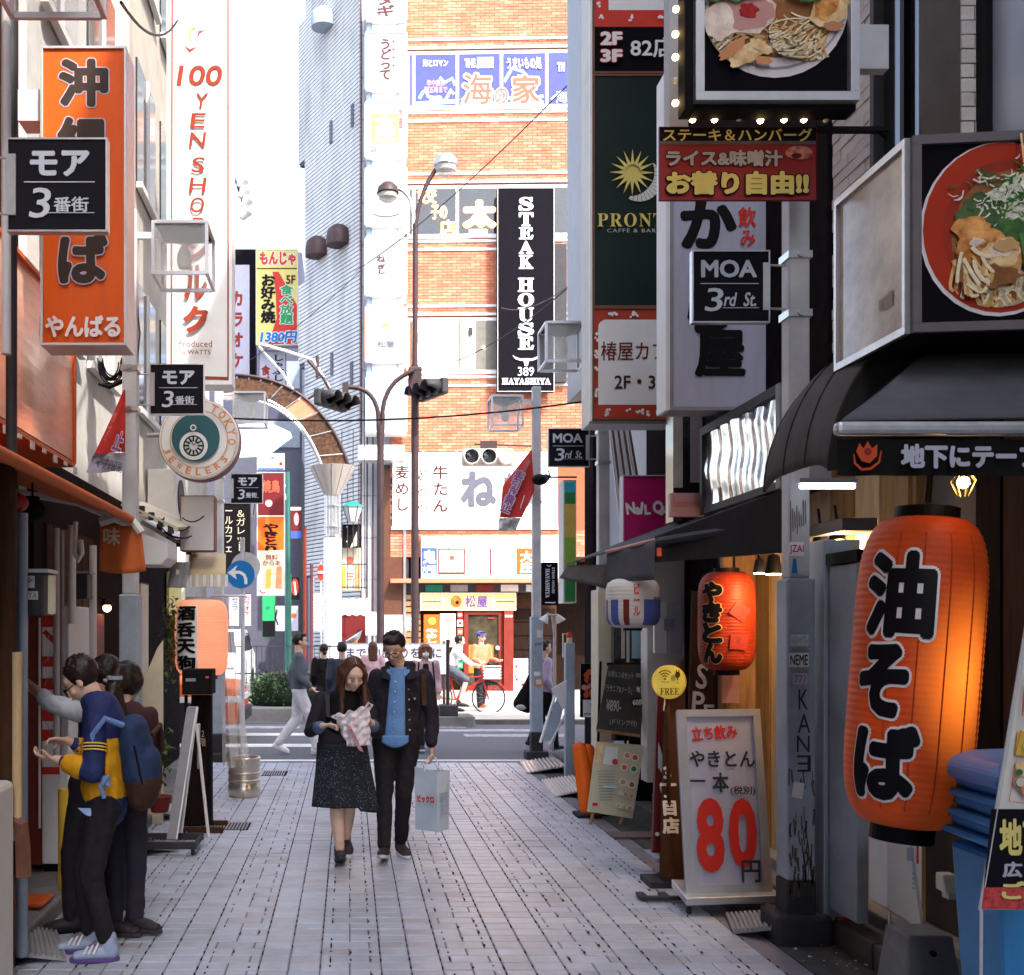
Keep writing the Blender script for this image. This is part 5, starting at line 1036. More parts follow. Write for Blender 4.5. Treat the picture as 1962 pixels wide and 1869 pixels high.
def arcpt(t_, off): # arc from cone top to the left
    p0, p1, p2 = (Vector((640 + off, 898)), Vector((585 + off * .9, 735 - off * .6)), Vector((430, 745 - off * .75))); return p0 * (1 - t_) ** 2 + p1 * 2 * t_ * (1 - t_) + p2 * t_ * t_
mat('mosaic', (.014, .01, .01), .6, var=.3, scale=13, c2=(.1, .045, .02)); NSEG = 14
for i in range(NSEG):
    a, b = i / NSEG, (i + 1) / NSEG - .008; o0, i0, o1, i1 = arcpt(a, 27), arcpt(a, -20), arcpt(b, 27), arcpt(b, -20)
    for d in (-.22, .22): MB().add([q(o0.x, o0.y, d), q(i0.x, i0.y, d), q(i1.x, i1.y, d), q(o1.x, o1.y, d)], [(0, 1, 2, 3)]).build('arch_panel', ['mosaic', 'mosaic', 'mosaic', 'mosaic', 'mosaic', 'salmon', 'salmon', 'mosaic', 'mosaic', 'mosaic', 'mosaic', 'mosaic', 'mosaic', 'mosaic'][i], ar, solid=.01)
    if i in (1, 3, 5, 7, 9): MB().tube(q(o0.x, o0.y, -.24), q(i0.x, i0.y, -.24), .014).build('strut', 'steel', ar)
for off in (29, -22):
    for d in (-.24, .24): MB().path([q(*arcpt(i / 20, off), d) for i in range(21)], .035, 8).build('arch_rail', 'bronze' if off > 0 else 'steel', ar, smooth=True)
MB().path([q(632, 745, 0), q(600, 690, 0), q(545, 672, 0), q(500, 660, 0)], .035).path([q(575, 768, .1), q(540, 712, .1), q(495, 662, .1)], .028).build('top_rail', 'offwhite', ar, smooth=True)
MB().path([q(645, 770, 0), q(620, 725, 0), q(590, 690, 0)], .04).path([q(608, 725, 0), q(608, 683, 0)], .04).path([q(590, 765, 0), q(620, 745, 0)], .03).build('top_rail', 'bronze', ar, smooth=True)
# pale blue plate under the arch
sp = thing('arch_plate', 'pale blue curved name plate hanging under the street arch', 'sign', P(505, 835, 23.8)); kq = 23.8 / F
MB().prism([((u - 505) * kq, (835 - v) * kq) for u, v in ((440, 815), (512, 808), (556, 828), (560, 838), (512, 874), (440, 878))], 0, .1).build('plate', 'skyblue', sp); prints(sp, [('P', [(450, 838), (475, 845), (505, 860), (511, 872), (450, 876)], 'white'), ('T', '町', (485, 816, 525, 848), 'white', dict(bold=.03))], kq, 505, 835, -.003)
# boxy lamp by the arch is part of the far left lamp post; pillar-side hanging lanterns
def green_lantern(u, v, Y, label, post=None, sc_=1.0):
    t = thing('hanging_lantern', label, 'lantern', P(u, v, Y)); s = sc_
    MB().lathe([(0, .26 * s), (.1 * s, .25 * s), (.3 * s, .12 * s), (.31 * s, .09 * s)], (0, 0, 0), 6).build('cap', 'teal', t)
    MB().lathe([(.28 * s, .09 * s), (.14 * s, -.32 * s), (.1 * s, -.36 * s), (0, -.38 * s)], (0, 0, 0), 6).build('glass_body', 'lightgrey', t)
    for i in range(6):
        a = i * pi / 3; MB().tube((.285 * s * cos(a), .285 * s * sin(a), .09 * s), (.145 * s * cos(a), .145 * s * sin(a), -.32 * s), .012 * s, n=6).build('glazing_bar', 'darkgreen', t)
    return t
green_lantern(522, 985, 27, 'green capped street lantern hanging before the orange banner')
green_lantern(676, 978, 27, 'green capped lantern right of the round arch pillar', sc_=.9); green_lantern(481, 968, 27, 'grey street lantern half hidden behind the small katakana plate', sc_=.85)
kg = 27.2 / F
t = thing('lantern_post', 'dark green fluted post with curved arm beside the orange banner', 'lamp post', P(552, 1210, 27.2) * Vector((1, 1, 0))); q = lambda u, v: ((u - 552) * kg, 0, EYE - (v - CY) * kg)
MB().path([q(552, 1330), q(552, 1100)], .09).path([q(552, 1100), q(551, 905)], .06).build('post', mat('postgreen', (.03, .12, .1), .45), t, smooth=True); MB().path(bez(q(551, 960), q(535, 930), q(505, 925)), .05).path(bez(q(551, 935), q(530, 918), q(505, 916)), .03).path([q(522, 930), q(522, 968)], .012).build('arm', 'lightgrey', t, smooth=True)
# signs of the far side street
ys = 31.0
sign((438, 478, 490, 735), 40.0, 'dark sign with red katakana on a pale strip far down the side street', face='steakblack', frame='steakblack', fw=.3, depth=.5, items=[('R', (440, 508, 478, 735), 'lav'), ('T', 'カラオケ', (443, 558, 466, 706), 'darkred', dict(vert=True, bold=.05, line=1.25))])
sign((490, 478, 571, 662), 36.0, 'yellow and red restaurant sign with the price 1380 above the street arch', face='paleyellow', frame='offwhite', fw=1.5, depth=.4,
     items=[('P', [(522, 521), (534, 521), (569, 585), (569, 660), (514, 660), (530, 610), (528, 560)], 'red'), ('P', [(534, 521), (569, 521), (569, 545), (550, 548)], 'paleyellow'), ('T', 'もんじゃ', (497, 482, 567, 509), 'red', dict(bold=.06, out=('white', .05))), ('R', (492, 514, 569, 516), 'brown'),
            ('T', 'お好み焼', (499, 526, 528, 620), 'black', dict(vert=True, bold=.05)), ('T', '食べ放題', (536, 546, 562, 622), 'green', dict(vert=True, bold=.04, out=('white', .05))), ('T', '5F', (548, 528, 566, 545), 'brown', dict(bold=.03)), ('T', '1380円', (499, 635, 569, 658), 'signblue', dict(bold=.05, shear=.15, out=('white', .05)))])
sign((496, 672, 548, 762), 36.5, 'white sign with brush characters partly behind the street arch', face='lav', frame='darkgrey', fw=1, depth=.3, items=[('T', 'しゃぶしゃぶ', (522, 680, 544, 757), 'black', dict(vert=True, bold=.04)), ('T', '食べ放', (500, 700, 518, 757), 'darkred', dict(vert=True, bold=.05))])
sign((429, 965, 480, 1105), 17.0, 'black vertical cafe sign with two columns of pale katakana', face='black', frame='darkgrey', fw=1, depth=.15, items=[('T', '＆ガレット', (453, 978, 470, 1056), 'cream', dict(vert=True)), ('T', 'ールカフェ', (431, 978, 446, 1058), 'cream', dict(vert=True))])
sign((492, 905, 546, 1142), 26.5, 'framed street banner with an orange upper half and drink photo below', 'banner', 'street_banner', face='white', frame='lightgrey', fw=1.5, depth=.08,
     items=[('R', (494, 907, 544, 988), 'burgundy'), ('R', (494, 990, 544, 1055), mat('banorange', (.8, .12, .01), .5)), ('T', 'やきとり', (503, 1003, 534, 1060), 'black', dict(vert=True, bold=.06)), ('P', [(498, 1056), (546, 1054), (543, 1128), (504, 1128)], 'cream'), ('T', '無料\nからあ', (503, 1063, 538, 1084), 'darkred', dict(bold=.02)),
            ('P', [(511, 1090), (520, 1090), (518, 1128), (508, 1128)], 'ochre'), ('P', [(530, 1086), (540, 1086), (539, 1128), (528, 1128)], 'apricot'), ('L', [(497, 1130), (502, 1137), (509, 1136)], 2, 'darkred'), ('T', '焼鳥', (503, 920, 536, 945), 'coral', dict(bold=.03)), ('D', 515, 965, 7, 'pinkish')])
for a_, lb, f_, i_ in (((438, 1140, 459, 1200), 'left of two white katakana boards above the white taxi', 'lav', [('T', 'セラ', (444, 1144, 456, 1170), 'penblack', dict(vert=True, bold=.02))]), ((464, 1138, 482, 1200), 'right of two white katakana boards above the white taxi', 'lav', [('T', 'カラオケ', (467, 1142, 479, 1180), 'darkred', dict(vert=True, bold=.03))]),
                   ((502, 1140, 528, 1222), 'green and black vertical board behind the lantern post', 'green', [('R', (503, 1190, 527, 1221), 'black'), ('D', 513, 1165, 4, 'teal')]), ((526, 1160, 572, 1210), 'white noren board with a black mark behind the lantern post', 'lav', [('L', [(531, 1168), (528, 1185), (533, 1198)], 3, 'black'), ('T', 'H', (536, 1175, 544, 1190), 'grey'), ('D', 563, 1180, 5, 'orangedark')]),
                   ((556, 1106, 574, 1150), 'red and black poster right of the lantern post', 'black', [('D', 565, 1125, 7, 'red', 16), ('L', [(564, 1115), (567, 1140)], 3, 'white')]), ((556, 970, 578, 1033), 'dark poster with red and pink strips beside the tile tower', 'burgundy', [('R', (557, 972, 577, 978), 'white'), ('R', (557, 1018, 577, 1032), 'blue'), ('D', 568, 995, 5, 'pinkish', 12)]),
                   ((492, 868, 546, 902), 'white board with a blue lower edge under the arch plate', 'white', [('R', (494, 897, 544, 901), 'blue'), ('T', '(業)', (515, 874, 530, 882), 'black'), ('D', 538, 889, 3.5, 'darkred')])):
    sign(a_, 31.5, lb, 'sign', 'shop_board', face=f_, frame='darkgrey', fw=.6, depth=.1, items=i_)
# no entry sign, spiral railings, awning and lattice near the tower foot
t = thing('traffic_sign', 'red no entry sign seen at an angle in front of the tile tower', 'traffic sign', P(615, 1210, 26) * Vector((1, 1, 0))); kn = 26 / F; zc = EYE - (1097 - CY) * kn
MB().lathe([(.2, 0), (.2, .02)], (0, 0, zc), 28, RX, sx=.5).build('disc', 'red', t); MB().span((-.08, -.03, zc - .03), (.08, -.022, zc + .03)).build('bar', 'white', t); MB().tube((0, .05, -.03), (0, .05, zc + .25), .025).build('post', 'lightgrey', t)
for u, v0, v1, m, lb in ((584, 1010, 1290, 'brownred', 'rust red square post beside the green lantern post'), (597, 1080, 1290, 'maroon', 'dark red post left of the no entry sign')):
    rail('red_post', [P(u, v0, 27), P(u, 1340, 27)], .045, m, lb, 'post', n=8)
t = thing('shutter', 'white lattice gate at the foot of the tile tower', 'gate', P(612, 1170, 27.5))
for i in range(7): MB().span((-.2 + i * .06, 0, -.55), (-.17 + i * .06, .02, .45)).build('lattice_bar', 'offwhite', t)
for i in range(12): MB().span((-.2, -.01, -.5 + i * .08), (.2, -.001, -.48 + i * .08)).build('lattice_rail', 'offwhite', t)
t = thing('railing', 'tall black window bars over the beer posters right of the arch pillar', 'window grille', P(670, 1090, 27.0))
for i in range(5): MB().tube((-.2 + i * .145, 0, -.55), (-.2 + i * .145, 0, 3.6 - (i % 2) * .9), .012, n=6).build('bar', 'darkgrey', t)
for z in (-.5, .1): MB().span((-.25, -.01, z), (.45, .01, z + .03)).build('rail', 'darkgrey', t)
sign((650, 1045, 692, 1132), 27.4, 'yellow beer poster behind the window bars', 'poster', 'poster', face='cream', frame='darkgrey', fw=.5, depth=.04, items=[('R', (652, 1085, 662, 1130), 'ochre'), ('R', (680, 1080, 690, 1130), 'apricot'), ('D', 671, 1074, 7, 'coral'), ('T', '生', (664, 1095, 678, 1112), 'darkred')])
sign((654, 1005, 692, 1050), 27.2, 'black board with a small cream triangle beside the arch pillar', 'board', 'board', face='blackmat', frame='black', fw=.5, depth=.05, items=[('P', [(684, 1018), (684, 1046), (671, 1050)], 'cream'), ('D', 665, 1010, 1.5, 'white'), ('D', 665, 1038, 1.5, 'white')])
t = thing('awning', 'pale striped fabric awning over the dark doorway right of the arch pillar', 'awning', P(680, 1148, 26.9)); MB().grid(lambda u, v: (-.4 + u * .78, -v * .3, -v * .42 - .02 * sin(u * 25)), 30, 4).build('canopy', 'cream', t, smooth=True)
t = thing('doorway', 'dark shop doorway under the striped awning', 'doorway', P(676, 1230, 27.9)); MB().span((-.3, 0, -1.6), (.35, .3, .8)).build('opening', 'burgundy', t)
for u0, u1, v0, v1, f_, lb in ((700, 722, 1172, 1218, 'offwhite', 'framed white menu board left of the forked post'), (736, 772, 1178, 1235, 'lightgrey', 'grey notice board crowded with small cards by the timber front'), (775, 792, 1180, 1205, 'paleblue', 'blue white drink notice by the timber front')):
    sign((u0, v0, u1, v1), 27.5, lb, 'notice board', 'notice_board', face=f_, frame='grey', fw=1, depth=.05, items=[('R', (u0 + 3 + (i % 3) * (u1 - u0 - 5) / 3, v0 + 3 + (i // 3) * 10, u0 + 1 + (i % 3 + 1) * (u1 - u0 - 5) / 3, v0 + 10 + (i // 3) * 10), random.choice(['white', 'grey', 'cream'])) for i in range(9)])
t = thing('umbrella', 'tilted white and brown parasol above the white banner', 'parasol', P(678, 1222, 22.5)); MB().add([(-.25, 0, -.12), (.18, 0, .16), (.12, .1, -.02), (-.02, .1, -.16), (.02, -.2, .02)], [(0, 1, 4), (1, 2, 4), (2, 3, 4), (3, 0, 4)]).build('canopy', 'slate', t, solid=.01); MB().add([(-.2, -.05, -.14), (.1, -.05, -.0), (.06, -.05, -.22), (-.12, -.05, -.26)], [(0, 1, 2, 3)]).build('valance', 'wood', t, solid=.01)
# vehicles
def vehicle(name, label, loc, rz, body, low, kind='taxi', glassm='darkglass'):
    t = thing(name, label, 'car', loc, rz); W = .85
    prof = [(-2.2, .3), (2.2, .3), (2.25, .75), (2.1, .92), (1.2, .98), (.7, 1.46), (-1.2, 1.48), (-1.85, 1.0), (-2.2, .95)]
    vs = [(x, y, z) for y in (-W, W) for x, z in prof]
    vs = [(x, y * (.86 if z > 1.3 else 1), z) for x, y, z in vs]; n = len(prof)
    MB().add(vs, [tuple(range(n)), tuple(range(2 * n - 1, n - 1, -1))] + [(i, n + i, n + (i + 1) % n, (i + 1) % n) for i in range(n)]).build('body', body, t, bevel=.06, smooth=True)
    MB().span((-2.21, -W - .005, .3), (2.23, W + .005, .62)).build('lower_body', low, t, bevel=.03)
    MB().add([(1.18, -.68, 1.0), (1.18, .68, 1.0), (.74, .6, 1.42), (.74, -.6, 1.42)], [(0, 1, 2, 3)]).build('windscreen', glassm, t, solid=.03)
    MB().add([(-1.83, -.68, 1.04), (-1.83, .68, 1.04), (-1.26, .6, 1.44), (-1.26, -.6, 1.44)], [(3, 2, 1, 0)]).build('rear_window', glassm, t, solid=.03)
    for s_ in (-1, 1):
        MB().add([(-1.5, s_ * .83, 1.02), (1.0, s_ * .83, 1.02), (.62, s_ * .76, 1.4), (-1.15, s_ * .76, 1.4)], [(0, 1, 2, 3)]).build('side_window', glassm, t, solid=.03)
        MB().box((2.24, s_ * .62, .78), (.06, .32, .14)).build('headlight', 'lightgrey', t, bevel=.02); MB().box((-2.22, s_ * .66, .78), (.05, .26, .2)).build('tail_light', 'red', t, bevel=.02)
        for x in (-1.35, 1.4):
            wh = MB().lathe([(.2, -.1), (.3, -.1), (.32, -.07), (.32, .07), (.3, .1), (.2, .1)], (x, s_ * .78, .32), 20, Matrix.Rotation(pi / 2, 3, 'X')).build('wheel', 'rubber', t, smooth=True); MB().lathe([(0, -.06), (.2, -.09), (.2, .09), (0, .06)], (x, s_ * .79, .32), 16, Matrix.Rotation(pi / 2, 3, 'X')).build('rim', 'steel', wh)
    MB().span((2.2, -.8, .3), (2.29, .8, .5)).span((-2.28, -.8, .3), (-2.19, .8, .5)).build('bumper', 'darkgrey', t, bevel=.02)
    return t
tx = vehicle('parked_car', 'white van shaped taxi facing the crossing, behind the blue arrow sign', P(455, 1210, 26.5) * Vector((1, 1, 0)) + Vector((-.6, 0, -.02)), radians(-90), 'white', 'white', glassm='darkglass'); tx.scale = (1, 1, 1.2)
vehicle('passing_car', 'orange red car with a white band, cut off behind the clear curtain', (-3.95, 16.9, -.03), 0, 'orange', 'orangedark')
prints_t = bpy.data.objects['passing_car']
MB().span((-2.24, -.861, .63), (2.26, .861, .73)).build('white_band', 'white', prints_t, bevel=.01)
# overhead cables
for i, (a, b, s_) in enumerate(((P(410, 800, 12.5), P(1130, 768, 12.5), .12), (P(680, 520, 24), P(1120, 130, 13.4), .2), (P(790, 710, 22), P(1125, 520, 12.8), .3), (P(960, 590, 22), P(1125, 520, 12.8), .2), (P(480, 690, 22), P(690, 520, 27), .1), (P(340, 40, 9), P(232, 5, 5.5), .15), (P(455, 770, 15), P(640, 700, 24), .2))):
    rail('overhead_cable', sag(a, b, s_, 14), .009 if i else .011, 'black', ['black cable sagging straight across the crossing below the street name plates', 'thin cable rising over the brick wall to the grey corner building', 'cable running from the tall street light up to the corner building', 'short cable crossing in front of the black steak sign', 'thin cable over the tile tower above the arch', 'thin cable from the tall white sign to the top left lamp', 'thin cable crossing above the arch plate'][i], 'cable', n=5)
# cluster of grey cameras / cowls against the sky
t = thing('signal_cluster', 'stack of grey signal cowls seen from behind against the sky', 'traffic signal', P(462, 380, 22)); kcl = 22 / F
for i, (u, v) in enumerate(((462, 352), (465, 372), (470, 390), (468, 412))): MB().lathe([(.06, -.1), (.13, .1), (.12, .12)], ((u - 462) * kcl, 0, (380 - v) * kcl), 14, Matrix.Rotation(.6, 3, 'Y')).build('cowl', 'lightgrey', t, smooth=True)
MB().path([((450 - 462) * kcl, 0, (342 - 380) * -kcl), (.0, .05, .0), (.1, .05, -.4)], .02).build('bracket', 'black', t)
MB().path([(-.1, .0, .4), (-.9, .0, .42), (-1.6, .1, .3)], .03).build('arm', 'grey', t)
# ================================================================== RIGHT SIDE
# tower of framed signs
mat('pronto', (.004, .014, .011), .35, var=.25, scale=1.5); mat('goldyellow', (.72, .58, .16), .5, var=.04); mat('signred', (.42, .045, .02), .5, var=.06); mat('framebrown', (.16, .07, .045), .5)
kp = 9.5 / F
random.seed(21)
def flowers(u0, v0, u1, v1, n):
    o = []
    for i in range(n):
        u, v = random.uniform(u0, u1), random.uniform(v0, v1)
        for j in range(3): a = random.uniform(0, 6); o.append(('D', u + 3.2 * cos(a), v + 3.2 * sin(a), random.uniform(1.8, 3), 'white'))
    return o
t = thing('sign_tower', 'tall white edged sign tower holding three framed shop panels over the street', 'sign tower', P(1206, 400, 9.5))
MB().span(((1129 - 1206) * kp, .02, (400 - 812) * kp), ((1300 - 1206) * kp, .32, (400 + 40) * kp)).build('cabinet', 'offwhite', t)
MB().span(((1129 - 1206) * kp, -.03, (400 - 808) * kp), ((1134 - 1206) * kp, .019, (400 + 40) * kp)).build('edge_strip', 'white', t)
def tower(box, face, label, items, fr='framebrown', fw=4):
    s_ = sign(box, 9.46, label, face=face, frame=fr, fw=fw, depth=.05, items=items, name='framed_sign'); return s_
tower((1135, -30, 1286, 142), 'steakblack', 'top panel of the sign tower, red above black with 2F 3F in white', [('R', (1139, -26, 1282, 52), 'red'), ('R', (1166, -26, 1282, 20), 'white')] + flowers(1145, 4, 1160, 12, 1) + flowers(1148, 34, 1155, 44, 2) + flowers(1200, 32, 1215, 44, 2) + flowers(1258, 36, 1266, 44, 1) +
      [('T', '2F', (1149, 64, 1191, 90), 'white', dict(bold=.05, out=('redprint', .03))), ('T', '3F', (1149, 98, 1191, 123), 'white', dict(bold=.05, out=('redprint', .03))), ('T', '82店', (1206, 76, 1290, 114), 'white', dict(bold=.02))])
sun = [('D', 1210, 333, 17, 'goldyellow')]
for i in range(16):
    a = i * pi / 8; sun.append(('P', [(1210 + 15 * cos(a - .25), 333 + 15 * sin(a - .25)), (1210 + 44 * cos(a), 333 + 44 * sin(a)), (1210 + 15 * cos(a + .25), 333 + 15 * sin(a + .25))], 'goldyellow'))
moon = []
for i in range(14):
    a0, a1 = -.85 + i * .21, -.85 + i * .21 + .185
    w0 = lambda a: 19 * max(0, sin((a + .9) / 3.2 * pi)) ** .8
    moon.append(('P', [(1224 + 43 * cos(a0), 345 + 43 * sin(a0)), (1224 + 43 * cos(a1), 345 + 43 * sin(a1)), (1224 + (43 - w0(a1)) * cos(a1), 345 + (43 - w0(a1)) * sin(a1)), (1224 + (43 - w0(a0)) * cos(a0), 345 + (43 - w0(a0)) * sin(a0))], 'offwhite'))
tower((1135, 143, 1286, 590), 'pronto', 'tall dark green panel with a golden sun and white moon emblem', moon + sun + [('T', ''.join(chr(0x1D400 + ord(c) - 65) for c in 'PRONTO'), (1143, 412, 1298, 438), 'goldyellow', dict(space=1.15)), ('T', 'CAFFÈ & BAR 1988', (1161, 440, 1292, 449), 'lightgrey', dict(space=1.2))])
tower((1135, 590, 1286, 805), 'signred', 'lower panel with a white field and flowered red border on the sign tower', [('R', (1146, 627, 1290, 776), 'white'), ('R', (1157, 613, 1290, 628), 'white'), ('D', 1160, 628, 14, 'white'), ('T', '椿屋カフェ', (1151, 655, 1306, 692), 'brownred', dict(bold=.012)), ('T', '2F・3F', (1177, 720, 1272, 746), 'brown', dict(bold=.02))] +
      flowers(1160, 600, 1280, 607, 7) + flowers(1140, 640, 1143, 780, 9) + flowers(1150, 786, 1280, 798, 8), fw=3)
# pink sign
it = [('T', c, b_, 'white', dict(bold=.05, rot=r_)) for c, b_, r_ in (('N', (1199, 963, 1217, 986), 8), ('a', (1217, 972, 1227, 987), 0), ('i', (1226, 962, 1232, 986), -8), ('L', (1234, 967, 1246, 987), 4), ('Q', (1250, 960, 1271, 989), 6), ('u', (1268, 970, 1279, 984), 10), ('i', (1279, 964, 1284, 982), -10), ('c', (1285, 970, 1296, 984), -6), ('k', (1294, 966, 1311, 987), -18))]
sign((1193, 911, 1312, 1040), 9.2, 'bright pink square sign with wobbly white letters under the sign tower', face='magenta', frame='lav', fw=2, depth=.12, items=it)
# white sign with large brush characters
it = [('T', 'か', (1303, 380, 1412, 478), 'black', dict(bold=.055)), ('T', 'ぶ', (1322, 480, 1420, 540), 'black', dict(bold=.055)), ('T', 'ら', (1316, 545, 1400, 640), 'black', dict(bold=.055)), ('T', '屋', (1330, 633, 1428, 724), 'black', dict(bold=.045)),
      ('T', '飲', (1413, 398, 1448, 436), 'redprint', dict(bold=.025)), ('T', 'み', (1417, 443, 1446, 474), 'redprint', dict(bold=.025))]
t = sign((1283, 300, 1477, 787), 7.4, 'wide white hanging sign with huge black brush characters behind the MOA plate', face='lav', frame='grey', fw=7, depth=.22, items=it)
k7 = 7.4 / F; MB().span(((1274 - 1380) * k7, -.02, -.9), ((1282 - 1380) * k7, .2, 1.5)).build('edge_strip', 'white', t); MB().span(((1480 - 1380) * k7, .1, -.8), ((1494 - 1380) * k7, .25, 1.3)).build('rear_post', 'darkgrey', t)
# steak banner
t = sign((1262, 245, 1564, 386), 5.45, 'dark red cloth banner with yellow and white lettering hanging from a bracket', 'banner', 'cloth_banner', face=mat('bannerred', (.3, .03, .04), .6, var=.2, scale=2), frame='burgundy', fw=.8, depth=.01,
     items=[('R', (1263, 246, 1563, 274), 'navyblack'), ('R', (1263, 271, 1563, 278), mat('bannergrey', (.12, .1, .13), .6, var=.3)), ('T', 'ステーキ＆ハンバーグ', (1270, 247, 1556, 272), 'paleyellow', dict(bold=.02)),
            ('D', 1530, 294, 26, mat('meat', (.5, .22, .2), .6, var=.6, scale=25), 13), ('D', 1525, 300, 10, 'burgundy', 5), ('T', 'ライス&味噌汁', (1275, 289, 1498, 321), 'lav', dict(bold=.05, out=('navyblack', .04))), ('T', 'お替り自由!!', (1275, 330, 1548, 376), 'paleyellow', dict(bold=.06, out=('navyblack', .05)))])
k5 = 5.45 / F; MB().span(((1560 - 1413) * k5, -.01, (315.5 - 252) * k5), ((1702 - 1413) * k5, .03, (315.5 - 244) * k5)).add([((1685 - 1413) * k5, 0, (315.5 - 252) * k5), ((1703 - 1413) * k5, 0, (315.5 - 266) * k5), ((1703 - 1413) * k5, 0, (315.5 - 240) * k5), ((1685 - 1413) * k5, .02, (315.5 - 252) * k5), ((1703 - 1413) * k5, .02, (315.5 - 266) * k5), ((1703 - 1413) * k5, .02, (315.5 - 240) * k5)], [(0, 1, 2), (5, 4, 3)]).build('bracket', 'black', t)
# ramen pictures
NC = [mat('noodle%d' % i, c, .35, var=.12, scale=40) for i, c in enumerate([(.72, .48, .2), (.82, .62, .34), (.62, .36, .13), (.86, .72, .48)])]
mat('broth', (.3, .12, .04), .3, var=.4, scale=8); mat('plum', (.4, .02, .02), .3, var=.4, scale=40); mat('pork', (.8, .55, .42), .4, var=.2, scale=12, c2=(.85, .72, .62)); mat('porkedge', (.45, .2, .1), .4, var=.3, scale=12)
mat('greens', (.05, .14, .03), .5, var=.6, scale=25); mat('sprout', (.6, .62, .34), .4, var=.3, scale=50, c2=(.75, .78, .6)); mat('menma', (.72, .42, .14), .4, var=.2, scale=15, c2=(.85, .62, .35)); mat('glaze', (.5, .13, .015), .2, var=.3, scale=14, c2=(.85, .38, .12)); mat('bowlwhite', (.75, .68, .7), .3, var=.04); mat('redbowl', (.42, .03, .008), .3, var=.15, scale=2)
def noodles(rr, cu, cv, ru, rv, n, ln, ang, wd=3):
    L_ = [[], [], [], []]
    for i in range(n):
        a = rr.uniform(0, 6.28); q = sqrt(rr.random()); u, v = cu + ru * q * cos(a), cv + rv * q * sin(a); d = ang + rr.gauss(0, .35); c = rr.uniform(-.25, .25); pts = []
        for k_ in range(7):
            pts.append((u, v)); u += ln / 6 * cos(d); v += ln / 6 * sin(d); d += c
        pts = [(cu + (x - cu) * min(1, 1.25 / max(1e-3, sqrt(((x - cu) / ru) ** 2 + ((y - cv) / rv) ** 2))), cv + (y - cv) * min(1, 1.25 / max(1e-3, sqrt(((x - cu) / ru) ** 2 + ((y - cv) / rv) ** 2)))) for x, y in pts]
        L_[rr.randrange(4)].append((pts, wd * rr.uniform(.7, 1.3)))
    return [('M', s_, NC[i].name) for i, s_ in enumerate(L_) if s_]
def blob(rr, cu, cv, ru, rv, m, j=.12, n=22, rot=0):
    p = []
    for i in range(n):
        a = 2 * pi * i / n; q = 1 + rr.uniform(-j, j); x, y = ru * q * cos(a), rv * q * sin(a); p.append((cu + x * cos(rot) - y * sin(rot), cv + x * sin(rot) + y * cos(rot)))
    return ('P', p, m)
for m_ in NC: MT[m_.name] = m_
rr = random.Random(31)
it = [('D', 1484, 10, 141, 'bowlwhite', 140), ('D', 1484, 5, 135, mat('bowlrim', (.35, .3, .34), .3), 130), ('D', 1484, 2, 133, 'bowlwhite', 128), ('D', 1484, -4, 128, 'broth', 116)]
it += noodles(rr, 1545, 70, 60, 38, 90, 90, 2.6, 3.2) + noodles(rr, 1420, 60, 50, 45, 50, 70, 2.9, 3)
it += [blob(rr, 1425, 25, 62, 45, 'pork', .08), blob(rr, 1425, 25, 55, 37, 'palepink', .1), blob(rr, 1375, 45, 30, 36, 'pork', .1), blob(rr, 1432, 25, 18, 15, 'plum', .18), blob(rr, 1585, 20, 34, 44, 'menma', .12, rot=.4), blob(rr, 1592, 55, 22, 9, 'porkedge', .2), blob(rr, 1580, 15, 20, 32, 'glaze', .15, rot=.5),
       blob(rr, 1430, 108, 42, 17, 'menma', .15, rot=-.5), blob(rr, 1400, 100, 30, 11, 'apricot', .2, rot=-.7), blob(rr, 1455, 95, 26, 10, 'menma', .18, rot=.5), blob(rr, 1460, 122, 16, 8, 'apricot', .2), blob(rr, 1395, -3, 60, 12, 'greens', .3), blob(rr, 1540, 0, 36, 11, 'greens', .3)]
it += noodles(rr, 1530, 95, 45, 18, 30, 60, 2.7, 2.6)

t = sign((1328, -90, 1640, 200), 5.0, 'large framed black sign with a bowl of noodles and pork, cut by the top edge', face='steakblack', frame='alu', fw=17, depth=.09, items=it, back='blackmat', proud=.04)
k5 = 5 / F; MB().span(((1312 - 1484) * k5, .0, (55 - 210) * k5), ((1329 - 1484) * k5, .1, (145) * k5)).span((-(1484 - 1329) * k5 + .001, .0, (55 - 211) * k5), (156 * k5, .1, (55 - 200.5) * k5)).build('rear_frame', 'blackmat', t)
MB().span((158 * k5, .02, (55 - 128) * k5), ((1708 - 1484) * k5, .08, (55 - 42) * k5)).build('bracket', 'lightgrey', t, bevel=.005)
for i, (u, v) in enumerate(((1295, 18), (1294, 66), (1294, 110), (1294, 155), (1294, 198), (1327, 229), (1369, 229), (1416, 227), (1457, 231), (1502, 229), (1540, 229), (1583, 230))):
    lit = i not in (3, 7, 11)
    b = thing('light_bulb', ('glowing' if lit else 'unlit') + ' bare bulb, ' + ['first', 'second', 'third', 'fourth', 'fifth', 'first', 'second', 'third', 'fourth', 'fifth', 'sixth', 'last'][i] + (' from the top on the left edge of the noodle sign' if i < 5 else ' from the left under the noodle sign'), 'light bulb', P(u, v, 5.1), group='bare bulbs round the noodle sign')
    MB().ball((0, 0, 0), .0155, 12).build('globe', 'bulb' if lit else 'clearbulb', b, smooth=True)
    (MB().tube((.01, .01, 0), (.045, .02, 0), .009) if i < 5 else MB().tube((0, .0, .012), (0, .01, .045), .009)).build('socket', 'grey', b)
t = thing('sign_post', 'white vertical steel channel behind the bulbs of the noodle sign', 'post', P(1290, 120, 5.6)); MB().span((-.02, 0, -.36), (.08, .1, .7)).build('channel', 'lightgrey', t)
